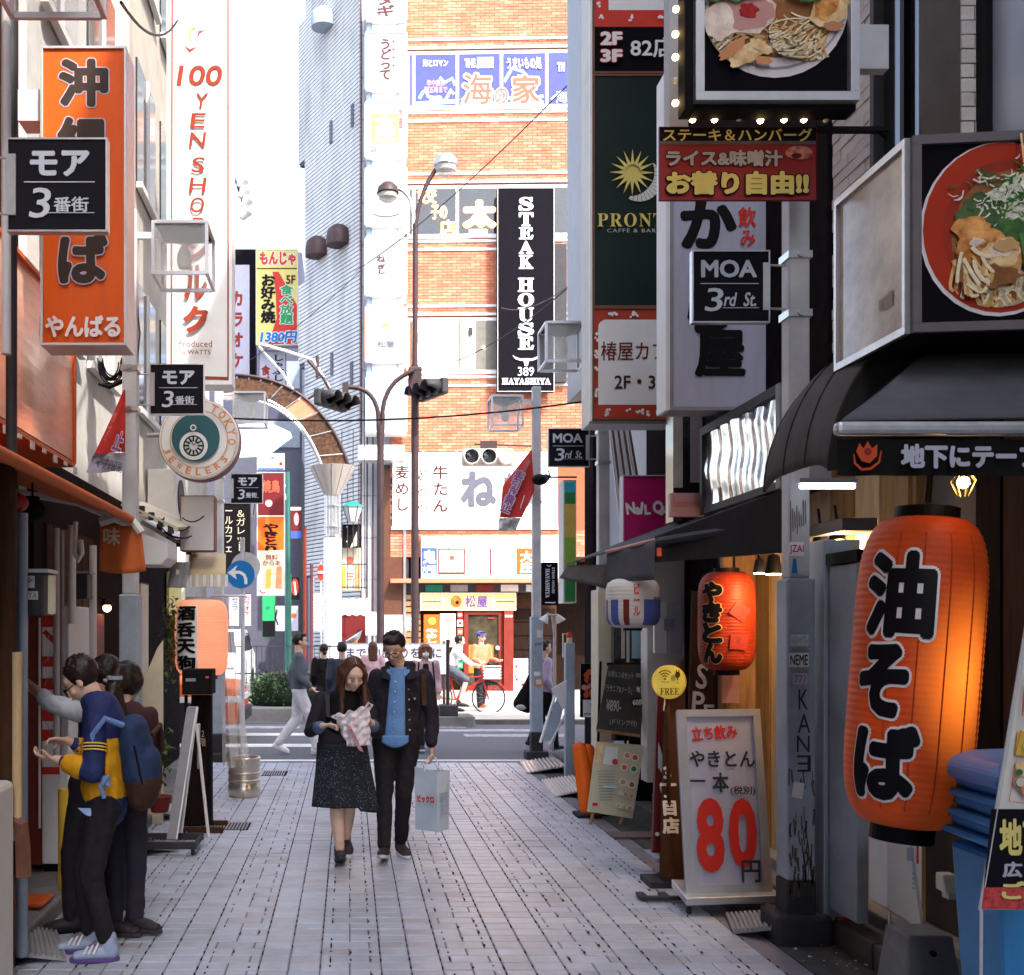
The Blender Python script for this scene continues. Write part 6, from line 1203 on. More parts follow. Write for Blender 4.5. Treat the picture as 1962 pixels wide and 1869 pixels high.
# corner noodle sign box
Yc = 4.0; kc = Yc / F; cx, cz = P(1745, 0, Yc).x, 0
t = thing('corner_sign_box', 'boxed corner sign showing a red bowl of noodles, under the white bricks', 'sign', (cx, Yc, 3.215))
hz = .375
MB().add([(.0, .0, -hz), (.95, -.10, -hz), (.95, .5, -hz), (.0, .585, -hz), (.0, .0, hz), (.95, -.10, hz), (.95, .5, hz), (.0, .585, hz)], [(0, 3, 2, 1), (4, 5, 6, 7), (0, 1, 5, 4), (1, 2, 6, 5), (2, 3, 7, 6), (3, 0, 4, 7)]).build('cabinet', 'blackmat', t)
fa = -atan2(.1, .95); fo = bpy.data.objects.new('street_face', None); fo.parent = t; fo.rotation_euler = (0, 0, fa); fo.location = (0, 0, 0); col.objects.link(fo); fo.location = (0, -.004, 0)
W2 = .955
for a, b in (((0, -.02, hz - .035), (W2, .003, hz)), ((0, -.02, -hz), (W2, .003, -hz + .035)), ((0, -.02, -hz + .036), (.03, .003, hz - .036))): MB().span(a, b).build('frame', mat('frametaupe', (.14, .12, .13), .45), fo)
MB().span((.03, -.002, -hz + .035), (W2, .002, hz - .035)).build('face', 'steakblack', fo)
rr = random.Random(5); CU, CV = 1920, 420
it = [('D', 1905, 425, 146, 'bowlwhite', 168), ('D', 1908, 422, 143, 'redbowl', 164), ('D', 1920, 430, 118, mat('redinner', (.32, .03, .01), .3, var=.2), 138), ('D', 1925, 440, 108, 'broth', 126)]
it += noodles(rr, 1900, 480, 85, 75, 130, 70, 1.2, 5)
it += [blob(rr, 1925, 380, 95, 50, 'sprout', .16, 30, rot=-.5), blob(rr, 1870, 395, 45, 36, 'leaf', .2, 24)]
st_ = [[], []]
for i in range(170):
    u, v = rr.gauss(1925, 42), rr.gauss(365, 32); a = rr.uniform(0, 3.14); ln = rr.uniform(10, 30); st_[i % 2].append(([(u, v), (u + ln * .5 * cos(a), v + ln * .5 * sin(a)), (u + ln * cos(a + .4), v + ln * sin(a + .4))], rr.uniform(1.5, 4)))
it += [('M', st_[0], 'sprout'), ('M', st_[1][:60], 'greens'), ('M', st_[1][60:], 'bowlwhite')]
it += [blob(rr, 1925, 432, 42, 26, 'greens', .3, 24), blob(rr, 1850, 425, 34, 24, 'glaze', .12), blob(rr, 1870, 460, 48, 36, 'glaze', .1), blob(rr, 1905, 478, 44, 36, 'glaze', .1), blob(rr, 1905, 475, 34, 26, 'menma', .15), blob(rr, 1900, 468, 20, 14, 'pork', .25)]
it += [blob(rr, 1858, 452, 14, 8, 'pork', .3), blob(rr, 1910, 462, 22, 12, 'palegold', .3), blob(rr, 1880, 520, 60, 22, 'broth', .2)] + noodles(rr, 1850, 500, 30, 45, 18, 60, 1.4, 6) + [('L', [(1936, 440), (1950, 500), (1975, 560)], [3, 14, 6], mat('springonion', (.08, .25, .06), .4)), ('L', [(1960, 430), (1955, 500), (1945, 545)], [3, 12, 5], 'springonion'), ('L', [(1942, 305), (1936, 250)], 4, 'menma'), ('L', [(1952, 305), (1950, 250)], 4, 'menma')]
it = [x for x in it if not (x[0] == 'M' and not x[1])]
# clip print to the panel by keeping it smaller than the face
sc_p = kc * .985
prints(fo, it, sc_p, 1745, 430, -.004)
sf = bpy.data.objects.new('side_face', None); col.objects.link(sf); sf.parent = t; sf.rotation_euler = (0, 0, radians(-90)); sf.location = (-.004, .585, 0)
MB().span((.0, -.02, hz - .03), (.585, .003, hz)).span((.0, -.02, -hz), (.585, .003, -hz + .03)).span((.0, -.02, -hz + .031), (.02, .003, hz - .031)).span((.565, -.02, -hz + .031), (.585, .003, hz - .031)).build('frame', 'steel', sf)
MB().span((.02, -.004, -hz + .03), (.565, .002, hz - .03)).build('face', mat('glossposter', (.42, .34, .25), .12, var=.3, scale=3, c2=(.62, .54, .44), spec=.5), sf)
for x, z, a, b, m in () and ((.3, .12, .03, .14, 'pinkish'), (.42, .15, .02, .15, 'apricot'), (.3, -.12, .02, .16, mat('olive', (.25, .28, .18), .2)), (.15, -.25, .05, .06, 'grey')): mat('olive')
v2, f2 = text_fit('味自慢', .11, .06, bold=.04); MB().add([(x + .42, -.008 + y_, z - .2) for x, z, y_ in v2], f2).build('lettering', 'faint', sf)
# sign box lower fascia, wood wall beneath
t = thing('timber_shopfront', 'dark timber noodle shop front behind the big orange lantern', 'shop front', (2.96, 3.0, 0)); 
MB().span((-.02, -.8, .2), (.02, 1.9, 3.0)).build('wall', 'darkwood', t)
for i in range(13): MB().span((-.045, -.78 + i * .205, .2), (-.021, -.79 + i * .205 + .19, 2.9)).build('board', 'brown' if i % 3 else 'darkwood', t)
# main awning with silver rails
aw = thing('awning', 'charcoal shop awning with silver rails and a black valance reading white characters', 'awning', (1.7, 3.7, 0)); ka = 3.7 / F
A = lambda u, v, Y=3.7: Vector(P(u, v, Y)) - Vector((1.7, 3.7, 0))
zb = EYE - (822 - CY) * ka; Lx = A(1598, 0).x
p00, p10, p01, p11 = A(1612, 806), A(1990, 800), A(1778, 668, 4.35), A(2150, 655, 4.35)
MB().grid(lambda u, v: (p00 * (1 - u) + p10 * u) * (1 - v) + (p01 * (1 - u) + p11 * u) * v - Vector((0, 0, .012 * sin(pi * v) * (1 + .4 * sin(u * 17)))), 30, 8).build('canopy', 'fabricgrey', aw, smooth=True, solid=.008)
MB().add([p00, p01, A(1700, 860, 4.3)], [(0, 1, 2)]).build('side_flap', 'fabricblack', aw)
MB().box(A(1800, 822), (A(2000, 0).x - A(1598, 0).x, .05, .048)).build('front_rail', mat('oldalu', (.5, .52, .56), .4, metal=.5, var=.2, scale=10, dirt=.35), aw, bevel=.016)
MB().box(A(1955, 650, 4.3) + Vector((.02, 0, 0)), (A(2170, 650, 4.3).x - A(1752, 650, 4.3).x, .09, .06)).build('cassette', 'lightgrey', aw, bevel=.015)
va, vb, vc_, vd = A(1604, 842), A(1990, 842), A(1990, 912), A(1604, 912)
MB().grid(lambda u, v: (va * (1 - u) + vb * u) * (1 - v) + (vd * (1 - u) + vc_ * u) * v + Vector((0, .006 * sin(u * 23), 0)), 30, 4).build('valance', 'blackmat', aw, smooth=True)
prints(aw, [('T', '地下にテーブル', (1720, 852, 2032, 900), 'lav', dict(bold=.055)), ('L', [(1630, 872), (1632, 890), (1645, 902), (1662, 900), (1678, 888), (1682, 866)], [2, 4, 5, 5, 4, 2], mat('flame', (.55, .07, .02), .5)), ('P', [(1634, 868), (1640, 852), (1648, 862), (1656, 848), (1664, 862), (1674, 854), (1674, 876), (1660, 890), (1644, 886)], 'flame'), ('D', 1656, 868, 7, 'darkred')], ka, 670 + 1.7 / ka, CY + EYE / ka, -.02)
# curved canopy
cc = thing('awning', 'rounded dark fabric canopy with rib seams left of the main awning', 'awning', (0, 4.9, 0))
def bar(u, v):
    a = v * pi / 2 * 1.0; x = 2.62 - .62 * sin(a) ** .8; z = 2.42 + .64 * cos(a) ** 1.1; s_ = (u - .5)
    y = -.55 + u * .68
    return (x + .12 * (1 - 4 * s_ * s_) * -.0, y, z - .05 * (abs(s_) * 2) ** 4)
MB().grid(bar, 24, 18).build('canopy', 'fabricbrown', cc, smooth=True, solid=.008)
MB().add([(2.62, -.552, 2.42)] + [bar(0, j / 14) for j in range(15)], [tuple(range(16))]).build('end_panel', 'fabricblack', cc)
for u in (0, .34, .67, 1): MB().path([bar(u, j / 12) for j in range(13)], .01, 6).build('rib', 'fabricblack', cc, smooth=True)
# the big orange lantern
mat('lanternorange', (.62, .085, .012), .5, var=.14, scale=5, sub=.0)
R_, H_ = .228, 1.19
lp = P(1752, 1288, 4.05)
bl, rd = lantern('paper_lantern', 'huge glowing orange paper lantern with outlined black characters, at the right', lp, R_, H_, mat('biglantern', (.5, .04, .008), .55, var=.3, scale=3, bump=.35, bscale=9), ribs=44, top=.5)
bl.rotation_euler = (0, radians(4.5), 0)
lm = MT['biglantern']; n_ = lm.node_tree.nodes; l_ = lm.node_tree.links     # the bulb inside shows through the paper
tc_ = n_.new('ShaderNodeTexCoord'); mp_ = n_.new('ShaderNodeMapping'); mp_.inputs['Location'].default_value = (-.07 * 4.6, .24 * 3, .02); mp_.inputs['Scale'].default_value = (4.6, 3, 2.4)
g_ = n_.new('ShaderNodeTexGradient'); g_.gradient_type = 'SPHERICAL'; l_.new(tc_.outputs['Object'], mp_.inputs[0]); l_.new(mp_.outputs[0], g_.inputs[0])
pw = n_.new('ShaderNodeMath'); pw.operation = 'POWER'; pw.inputs[1].default_value = 1.7; l_.new(g_.outputs[0], pw.inputs[0])
mu = n_.new('ShaderNodeMath'); mu.operation = 'MULTIPLY_ADD'; mu.inputs[1].default_value = .42; mu.inputs[2].default_value = .012; l_.new(pw.outputs[0], mu.inputs[0])
b_ = n_['Principled BSDF']; b_.inputs['Emission Color'].default_value = (1, .22, .02, 1); l_.new(mu.outputs[0], b_.inputs['Emission Strength'])
for i in range(5):
    a = -.9 + i * .42; MB().path([((rd(q_ / 16) - .0005) * sin(a), -(rd(q_ / 16) - .0005) * cos(a), (q_ / 16 - .5) * H_) for q_ in range(1, 16)], .003, 5).build('paper_seam', mat('seam', (.35, .04, .01), .6), bl, smooth=True)
wrap(bl, rd, R_, H_, '油', -.82, .25, .12, .45, 'black', bold=.05, out=('bowlwhite', .035)); wrap(bl, rd, R_, H_, 'そ', -.98, .19, -.18, .1, 'black', bold=.06, out=('bowlwhite', .035)); wrap(bl, rd, R_, H_, 'ば', -.86, .24, -.49, -.2, 'black', bold=.06, out=('bowlwhite', .035))
MB().path([(0, 0, .66), (.0, 0, .8)], .012).build('hook', 'black', bl)
# cage lamp
cl = thing('cage_lamp', 'small glowing bulb in a brass wire cage under the awning', 'lamp', P(1846, 925, 3.8)); MB().ball((0, 0, 0), .022, 14).build('bulb', 'bulb', cl, smooth=True)
mat('brass', (.5, .36, .12), .35, metal=.8)
for i in range(8):
    a = i * pi / 4; MB().path([(.012 * cos(a), .012 * sin(a), .05), (.042 * cos(a), .042 * sin(a), .005), (.018 * cos(a), .018 * sin(a), -.05)], .0022, 5).build('cage_wire', 'brass', cl)
MB().tube((0, 0, .05), (0, 0, .09), .02).build('socket', 'black', cl)
# blue bins
bb_ = thing('bin_stack', 'tall stack of nested bright blue plastic bins with a lid, behind the menu banner', 'bin', (P(1958, 0, 3.75).x, 3.75, 0)); 
def binz(v): return EYE - (v - CY) * 3.65 / F
MB().lathe([(.16, 0), (.175, .02), (.235, binz(1625) - .02)], (0, 0, 0), 4, Matrix.Rotation(pi / 4, 3, 'Z'), sx=1.15, sy=1).build('bin_body', 'blueplastic', bb_, bevel=.03)
for i, v in enumerate((1612, 1572, 1531)):
    z = binz(v); 
    MB().lathe([(.275 + i * .005, z - .014), (.278 + i * .005, z), (.275 + i * .005, z + .014)], (0, 0, 0), 4, Matrix.Rotation(pi / 4, 3, 'Z'), sx=1.15).build('bin_rim', 'blueplastic', bb_, bevel=.012); MB().lathe([(.235 + i * .005, z + .012), (.258 + i * .005, z + .062)], (0, 0, 0), 4, Matrix.Rotation(pi / 4, 3, 'Z'), sx=1.15).build('bin_wall', 'blueplastic', bb_, bevel=.02)
MB().lathe([(.3, binz(1503)), (.31, binz(1478)), (.27, binz(1458)), (.1, binz(1446)), (.0, binz(1440))], (0, 0, 0), 4, Matrix.Rotation(pi / 4, 3, 'Z'), sx=1.15).build('lid', 'bluelid', bb_, bevel=.015)
MB().ball((.05, 0, binz(1445)), (.07, .04, .05), 16).build('lid_handle', 'bluelid', bb_, smooth=True)
# menu banner in front
mb_ = thing('menu_banner', 'leaning cloth menu banner with bowl pictures and a black lower part at the right edge', 'banner', (P(1962, 0, 3.2).x, 3.2, .0)); kk2 = 3.2 / F
q = lambda u, v, d=0: ((u - 1962) * kk2, d, EYE - (v - CY) * kk2)
MB().add([q(1980, 1120), q(2080, 1120), q(2080, 1745), q(1879, 1742)], [(0, 3, 2, 1)]).build('cloth', 'offwhite', mb_, solid=.006)
prints(mb_, [('P', [(1897, 1550), (2080, 1550), (2080, 1700), (1883, 1700)], 'navyblack'), ('P', [(1883, 1700), (2080, 1702), (2080, 1744), (1878, 1741)], mat('redscale', (.5, .06, .06), .6, var=.5, scale=60)), ('T', '地下', (1912, 1568, 1998, 1640), 'paleyellow', dict(bold=.04)), ('T', '広い', (1917, 1650, 1992, 1680), 'lav', dict(bold=.04)), ('T', 'ござ', (1914, 1686, 2010, 1722), 'paleyellow', dict(bold=.04)),
             ('P', [(1945, 1400), (1970, 1400), (1970, 1448), (1938, 1446)], 'ochre'), ('L', [(1950, 1398), (1938, 1448), (1970, 1450)], 1.6, 'red'), ('L', [(1938, 1462), (1927, 1534), (1975, 1540)], 1.6, 'red'), ('D', 1948, 1498, 13, 'palegold'), ('D', 1948, 1498, 11, 'greyink'), ('D', 1948, 1497, 9, 'cream'), ('D', 1948, 1466, 10, 'menma'), ('D', 1959, 1512, 12, 'apricot'), ('D', 1944, 1478, 6, 'greens'),
             ('L', [(1955, 1300), (1948, 1370), (1975, 1372)], 2, 'red'), ('R', (1956, 1310, 1972, 1360), 'coral'), ('T', '油そば', (1962, 1200, 1990, 1290), 'darkred', dict(vert=True, bold=.03)), ('D', 1956, 1428, 7, 'white')], kk2, 1962, CY + EYE / kk2, -.004)
MB().path([q(1878, 1744), q(1980, 1118)], .006).path([q(1880, 1745), q(1878, 2260)], .005).build('rod', 'lightgrey', mb_)
# concrete block, white door unit, meter, wires
t = thing('concrete_block', 'tapered grey concrete post base standing on the kerb in the bottom right', 'concrete block', (P(1760, 0, 4.45).x, 4.45, 0)); MB().lathe([(.2, 0), (.135, .42), (.13, .43)], (0, 0, 0), 4, Matrix.Rotation(pi / 4, 3, 'Z')).build('block', 'concrete', t, bevel=.012); MB().lathe([(.012, -.01), (.012, .01)], (0, -.11, .36), 10, RX).build('mark', 'black', t)
t = thing('freezer', 'white enamelled freezer cabinet below the big orange lantern', 'freezer', P(1722, 1705, 5.0)); t.scale = (.55, .6, .9); k5 = 5 / F
MB().add([(-.1, .0, .3), (.13, -.12, .3), (.13, -.12, -.2), (-.1, .0, -.1), (-.1, .3, .3), (.2, .3, .3), (.2, .3, -.2), (-.1, .3, -.1)], [(0, 3, 2, 1), (0, 1, 5, 4), (1, 2, 6, 5), (2, 3, 7, 6), (0, 4, 7, 3), (4, 5, 6, 7)]).build('body', 'offwhite', t, bevel=.008)
MB().box((.05, -.085, .2), (.05, .008, .07), Matrix.Rotation(-.48, 3, 'Z')).build('label', 'slate', t); MB().box((.1, -.11, .2), (.015, .008, .09), Matrix.Rotation(-.48, 3, 'Z')).build('label', 'redprint', t)
for i in range(4): MB().box((.07, -.0985, .1 - i * .025), (.02, .006, .008), Matrix.Rotation(-.48, 3, 'Z')).build('vent', 'slate', t)
MB().path([(-.09, -.02, -.12), (-.09, -.02, -.28)], .012).path([(.12, -.12, -.22), (.12, -.12, -.35)], .012).path([(.05, -.1, .25), (.12, -.14, -.1), (.13, -.14, -.25)], .005).build('leg', 'steel', t)
t = thing('socket_box', 'small cream outdoor socket box on the dark timber wall', 'socket', P(1820, 1695, 4.3)); MB().add([(-.03, 0, .04), (.03, 0, .04), (.035, -.04, -.03), (-.04, -.04, -.03), (-.03, .05, .04), (.03, .05, .04), (.03, .05, -.03), (-.03, .05, -.03)], [(0, 3, 2, 1), (0, 1, 5, 4), (1, 2, 6, 5), (2, 3, 7, 6), (3, 0, 4, 7)]).build('cover', 'cream', t, bevel=.006); MB().span((-.01, -.01, -.06), (.035, .04, -.031)).build('plug', 'cream', t)
# 80 yen sign
Y8 = 6.35; k8 = Y8 / F; t = thing('standing_sign', 'white standing sign in a steel frame with a big red 80', 'sign board', (P(1392, 0, Y8).x, Y8, 0)); q = lambda u, v, d=0: ((u - 1392) * k8, d, EYE - (v - CY) * k8)
lean = lambda v: .10 * (1720 - v) / 360
def ql(u, v, d=0): return q(u, v, lean(v) + d)
MB().add([ql(1305, 1366), ql(1463, 1364), ql(1475, 1708), ql(1314, 1712)], [(0, 3, 2, 1)]).build('rear_panel', 'grey', t, solid=.03)
MB().add([ql(1321, 1374, -.018), ql(1450, 1372, -.018), ql(1459, 1700, -.018), ql(1330, 1707, -.018)], [(0, 3, 2, 1)]).build('face', 'lav', t)
for a, b, c, d in ((ql(1304, 1362, -.03), ql(1464, 1360, -.03), ql(1464, 1374, -.03), ql(1304, 1376, -.03)), (ql(1304, 1376, -.03), ql(1321, 1374, -.03), ql(1330, 1710, -.03), ql(1313, 1712, -.03)), (ql(1450, 1372, -.03), ql(1464, 1372, -.03), ql(1476, 1706, -.03), ql(1459, 1706, -.03)), (ql(1313, 1696, -.028), ql(1476, 1692, -.028), ql(1476, 1708, -.028), ql(1313, 1712, -.028))):
    MB().add([a, b, c, d], [(0, 3, 2, 1)]).build('frame', 'alu', t, solid=.02)
MB().add([q(1303, 1712, -.12), q(1486, 1706, -.12), q(1486, 1706, .2), q(1306, 1700, .2), q(1303, 1726, -.12), q(1488, 1720, -.12), q(1488, 1720, .2), q(1306, 1716, .2)], [(0, 3, 2, 1), (0, 1, 5, 4), (1, 2, 6, 5), (2, 3, 7, 6), (3, 0, 4, 7), (4, 5, 6, 7)]).build('base', 'alu', t, bevel=.004)
for u in (1312, 1470): MB().lathe([(.022, -.01), (.022, .01)], (q(u, 0)[0], -.08, .024), 12, Matrix.Rotation(pi / 2, 3, 'Y')).build('caster', 'rubber', t)
e_ = bpy.data.objects.new('print_sheet', None); col.objects.link(e_); e_.parent = t; e_.rotation_euler = (-atan2(.10, 360 * k8), 0, 0); e_.location = ql(1392, 1540, -.024)
prints(e_, [('T', '立ち飲み', (1331, 1392, 1420, 1420), 'redprint', dict(bold=.035, rot=4)), ('T', 'やきとん', (1326, 1440, 1452, 1472), 'penblack', dict(bold=.025)), ('R', (1325, 1496, 1355, 1500), 'penblack'), ('T', '本', (1368, 1482, 1400, 1520), 'penblack', dict(bold=.03)), ('T', '(税別)', (1402, 1508, 1450, 1526), 'penblack', dict(bold=.02)),
            ('T', '8', (1334, 1530, 1388, 1672), 'redprint', dict(bold=.04)), ('T', '0', (1396, 1530, 1450, 1664), 'redprint', dict(bold=.04)), ('T', '円', (1418, 1648, 1454, 1690), 'penblack', dict(bold=.02))], k8, 1392, 1540, 0)
t = thing('pallet_base', 'dark slotted metal foot of a sign sticking out by the white standing sign', 'sign base', G(1270, 1728)); MB().span((-.14, -.02, .01), (.16, .02, .035)).span((-.14, .021, .012), (-.09, .12, .035)).span((0, .021, .012), (.05, .12, .035)).build('foot', 'darkgrey', t, bevel=.004)
# leaning board signs
def leanboard(name, label, pts, Y, th, m, items=(), leanY=.25):
    c = pts[0]; t = thing(name, label, 'sign board', P(c[0], c[1], Y)); k = Y / F; vb_ = max(p[1] for p in pts)
    f = lambda u, v, d=0: ((u - c[0]) * k, leanY * (vb_ - v) / 300 + d, (c[1] - v) * k)
    n = len(pts); MB().add([f(*p) for p in pts] + [f(*p, th) for p in pts], [tuple(range(n - 1, -1, -1)), tuple(range(n, 2 * n))] + [(i, (i + 1) % n, n + (i + 1) % n, n + i) for i in range(n)]).build('board', m, t)
    if items:
        e = bpy.data.objects.new('print_sheet', None); col.objects.link(e); e.parent = t; e.rotation_euler = (-atan2(leanY, 300 * k), 0, 0); e.location = f(c[0], c[1], -.006); prints(e, items, k * 1.0 / cos(atan2(leanY, 300 * k)) if 0 else k, c[0], c[1], 0)
    return t
leanboard('leaning_sign', 'tall brown leaning board with white characters behind the standing sign', [(1302, 1340), (1345, 1260), (1322, 1700), (1268, 1680)], 6.9, .04, 'brown', [('T', '3丁目店', (1276, 1480, 1310, 1610), 'offwhite', dict(vert=True, bold=.05, line=1.1)), ('T', 'ん', (1294, 1340, 1306, 1370), 'offwhite', dict(bold=.04))])
leanboard('leaning_sign', 'dark red leaning board with a pale blue corner, left of the brown board', [(1283, 1320), (1305, 1320), (1276, 1650), (1250, 1648)], 7.2, .04, 'burgundy', [('P', [(1276, 1430), (1288, 1480), (1284, 1500), (1272, 1480)], 'skyblue'), ('D', 1278, 1520, 5, 'skyblue', 12), ('D', 1262, 1608, 4, 'white')])
t = bpy.data.objects['leaning_sign.001']; MB().box((-.05, -.02, -1.15), (.2, .3, .03)).build('base', 'grey', t); 
leanboard('leaning_sign', 'brown board with large white hand painted letters below the orange lantern', [(1320, 1385), (1380, 1385), (1400, 1130), (1345, 1130)], 7.6, .03, 'brown', [('T', 'S', (1340, 1270, 1362, 1320), 'offwhite', dict(bold=.02, rot=-10)), ('T', 'P', (1328, 1325, 1352, 1368), 'offwhite', dict(bold=.02, rot=-8)), ('T', 'E', (1350, 1350, 1370, 1385), 'offwhite', dict(bold=.02))])
# blackboard and menu easel
ez = thing('menu_easel', 'wooden easel holding a pale menu board with small dish photos', 'menu board', G(1180, 1580)); ke = ez.location.y / F
f = lambda u, v, d=0: ((u - 1180) * ke, .28 * (1580 - v) / 280 + d, EYE - (v - CY) * ke)
MB().add([f(1150, 1425), f(1243, 1432), f(1212, 1569), f(1126, 1556)], [(0, 3, 2, 1)]).build('menu_board', mat('menucream', (.6, .56, .4), .6, var=.05), ez, solid=.02)
for a, b in (((1139, 1558), (1131, 1584)), ((1196, 1566), (1188, 1590))): MB().path([f(*a, .02), (f(*b)[0], .0, 0.0)], .014, 6).build('leg', 'wood', ez)
MB().path([f(1172, 1270, .1), (f(1165, 1500)[0], .45, 0)], .012, 6).path([f(1215, 1270, .1), (f(1230, 1500)[0], .45, 0)], .012, 6).build('rear_leg', 'darkwood', ez)
e = bpy.data.objects.new('print_sheet', None); col.objects.link(e); e.parent = ez; e.rotation_euler = (-atan2(.28, 280 * ke), 0, 0); e.location = f(1180, 1495, -.014)
it = [('P', [(1150, 1427), (1164, 1428), (1154, 1472), (1145, 1470)], 'menma'), ('P', [(1168, 1432), (1192, 1434), (1186, 1470), (1160, 1466)], 'white'), ('D', 1184, 1462, 6, 'coral')]
dish = [(1208, 1450), (1223, 1454), (1201, 1473), (1219, 1476), (1197, 1501), (1213, 1506), (1190, 1522), (1200, 1525), (1211, 1528), (1185, 1546), (1195, 1549), (1206, 1551)]
for i, (u, v) in enumerate(dish): it += [('D', u, v, 7.5 if i < 6 else 5, 'white'), ('D', u, v, 5 if i < 6 else 3.6, ['apricot', 'orangedark', 'orange', 'greens', 'glaze', 'broth', 'pork', 'apricot', 'glaze', 'menma', 'ochre', 'apricot'][i])]
it += [('R', (1148, 1480 + i * 5.5, 1182 - i * .9, 1481.5 + i * 5.5), 'grey') for i in range(11)] + [('R', (1156, 1508, 1182, 1513), 'skyblue'), ('R', (1134, 1541, 1144, 1547), 'red')]
prints(e, it, ke, 1180, 1495, 0)
ck = thing('chalkboard', 'chalkboard clipped on the easel above the pale menu, with white handwriting and a price', 'chalkboard', ez.location + Vector((0, 0, 0)))
MB().add([f(1181, 1276, -.03), f(1253, 1276, -.03), f(1236, 1411, -.03), f(1150, 1400, -.03)], [(0, 3, 2, 1)]).build('slate', mat('chalkslate', (.06, .06, .052), .8, var=.2), ck, solid=.02)
MB().add([f(1150, 1400, -.045), f(1236, 1411, -.045), f(1236, 1416, -.045), f(1150, 1405, -.045)], [(0, 3, 2, 1)]).build('ledge', 'wood', ck, solid=.03); MB().add([f(1178, 1272, -.02), f(1304, 1272, -.02), f(1304, 1278, -.02), f(1178, 1278, -.02)], [(0, 3, 2, 1)]).build('top_bar', 'black', ck, solid=.02)
e = bpy.data.objects.new('print_sheet', None); col.objects.link(e); e.parent = ck; e.rotation_euler = (-atan2(.28, 280 * ke), 0, 0); e.location = f(1195, 1340, -.046)
mat('chalk', (.5, .5, .48), .9)
prints(e, [('T', 'お得な３点セット', (1178, 1288, 1228, 1301), 'chalk', dict(rot=-6)), ('T', '「ラザニア&ソース」', (1170, 1316, 1223, 1330), 'chalk', dict(rot=-6)), ('T', '¥890-', (1171, 1344, 1200, 1367), 'chalk', dict(bold=.01, rot=-5)), ('T', '(ドリンク付)', (1176, 1383, 1228, 1396), 'chalk', dict(rot=-5)), ('R', (1232, 1292, 1248, 1300), 'slate'), ('T', '地下', (1231, 1318, 1246, 1330), 'white', dict(bold=.03)), ('R', (1220, 1340, 1247, 1358), 'brown'), ('T', '60席', (1222, 1342, 1246, 1356), 'white', dict(bold=.03))], ke, 1195, 1340, 0)
t = thing('folding_sign', 'black folding board behind the menu easel with yellow rings', 'sign board', G(1255, 1575) + Vector((0, .35, 0))); MB().add([(-.12, 0, .05), (.14, 0, .05), (.12, .2, 1.2), (-.1, .2, 1.2)], [(0, 1, 2, 3)]).build('board', 'blackmat', t, solid=.03)
for z in (.3, .5, .75): MB().lathe([(.05, 0), (.065, .004)], (-.02, .025 + z * .15, z), 20, RX, cap=False).build('ring_print', 'ochre', t)
# free sign
t = thing('round_sign', 'round yellow green sign reading FREE with wifi and plug symbols on a stick', 'sign', (P(1281, 0, 7.0).x, 7.0, 0)); kr = 7. / F; zr = EYE - (1307 - CY) * kr
MB().lathe([(32 * kr, 0), (32 * kr, .015)], (0, 0, zr), 36, RX).build('disc', mat('limeyellow', (.5, .5, .1), .5, var=.05), t); MB().tube((.02, .03, .0), (.0, .03, zr), .014).build('stick', 'brown', t); MB().span((-.15, -.1, 0), (.15, .15, .04)).build('base', 'darkgrey', t)
wf = []
for r_ in (6, 11, 16): wf.append(('L', [(1272 + r_ * sin(a * .2), 1301 - r_ * cos(a * .2)) for a in range(-4, 5)], 2, 'brown'))
prints(t, [('O', 1281, 1307, 31, 32.5, 'ochre')] + wf + [('D', 1272, 1301, 2, 'brown'), ('D', 1296, 1293, 5, 'brown', 6), ('R', (1292.5, 1284, 1294.5, 1290), 'brown'), ('R', (1297.5, 1284, 1299.5, 1290), 'brown'), ('R', (1295, 1297, 1297, 1304), 'brown'), ('T', 'Wi-Fi', (1264, 1305, 1280, 1309), 'brown'), ('T', 'AC', (1292, 1306, 1299, 1310), 'brown'), ('T', ''.join(chr(0x1D400 + ord(c) - 65) for c in 'FREE'), (1262, 1318, 1298, 1331), 'brown')], kr, 1281, CY + EYE / kr, -.018)
# orange cones
for i, (u, lb) in enumerate(((1119, 'taller orange plastic barrier blade leaning by the cream wall, the left one'), (1140, 'orange plastic barrier blade leaning by the cream wall, the right one'))):
    t = thing('barrier_blade', lb, 'barrier', (P(u + 4, 0, 9.6).x, 9.6 + i * .12, 0)); 
    MB().grid(lambda a, b: ((a - .5) * .15 * (1 - b ** 3 * .3) + (.03 - b * .07), -.03 * sin(a * pi) + b * .12, .0 + b * (.64 - i * .03) + .03 * sin(a * pi) * b), 8, 12).build('blade', mat('coneorange', (.85, .14, .01), .4, var=.05), t, smooth=True, solid=.03); MB().span((-.1, -.12, 0), (.12, .12, .03)).build('base', 'rubber', t)
# cream/white wall strips and shop frontage between
def wallbit(name, label, cat, box, Y, d, m, items=()):
    t = thing(name, label, cat, P((box[0] + box[2]) / 2, box[3], Y)); k = Y / F; w_ = (box[2] - box[0]) * k / 2; MB().span((-w_, 0, 0), (w_, d, (box[3] - box[1]) * k)).build('panel', m, t, bevel=.004)
    if items: prints(t, items, k, (box[0] + box[2]) / 2, box[3], -.002)
    return t
wallbit('pillar', 'cream painted pillar behind the lamp post and the easel', 'pillar', (1146, 1130, 1176, 1545), 10.2, .3, 'cream')
wallbit('wall_panel', 'white panelled wall piece left of the orange brush lantern', 'wall', (1240, 1040, 1345, 1500), 9.2, .2, 'offwhite')
wallbit('window', 'reflecting shop window under the striped beer lantern', 'window', (1176, 1150, 1242, 1420), 10.0, .1, 'darkglass', [('R', (1200, 1180, 1206, 1300), 'offwhite'), ('R', (1190, 1200, 1197, 1262), 'cream'), ('R', (1210, 1200, 1228, 1262), 'skyblue'), ('T', 'OPEN', (1196, 1268, 1222, 1278), 'coral')])
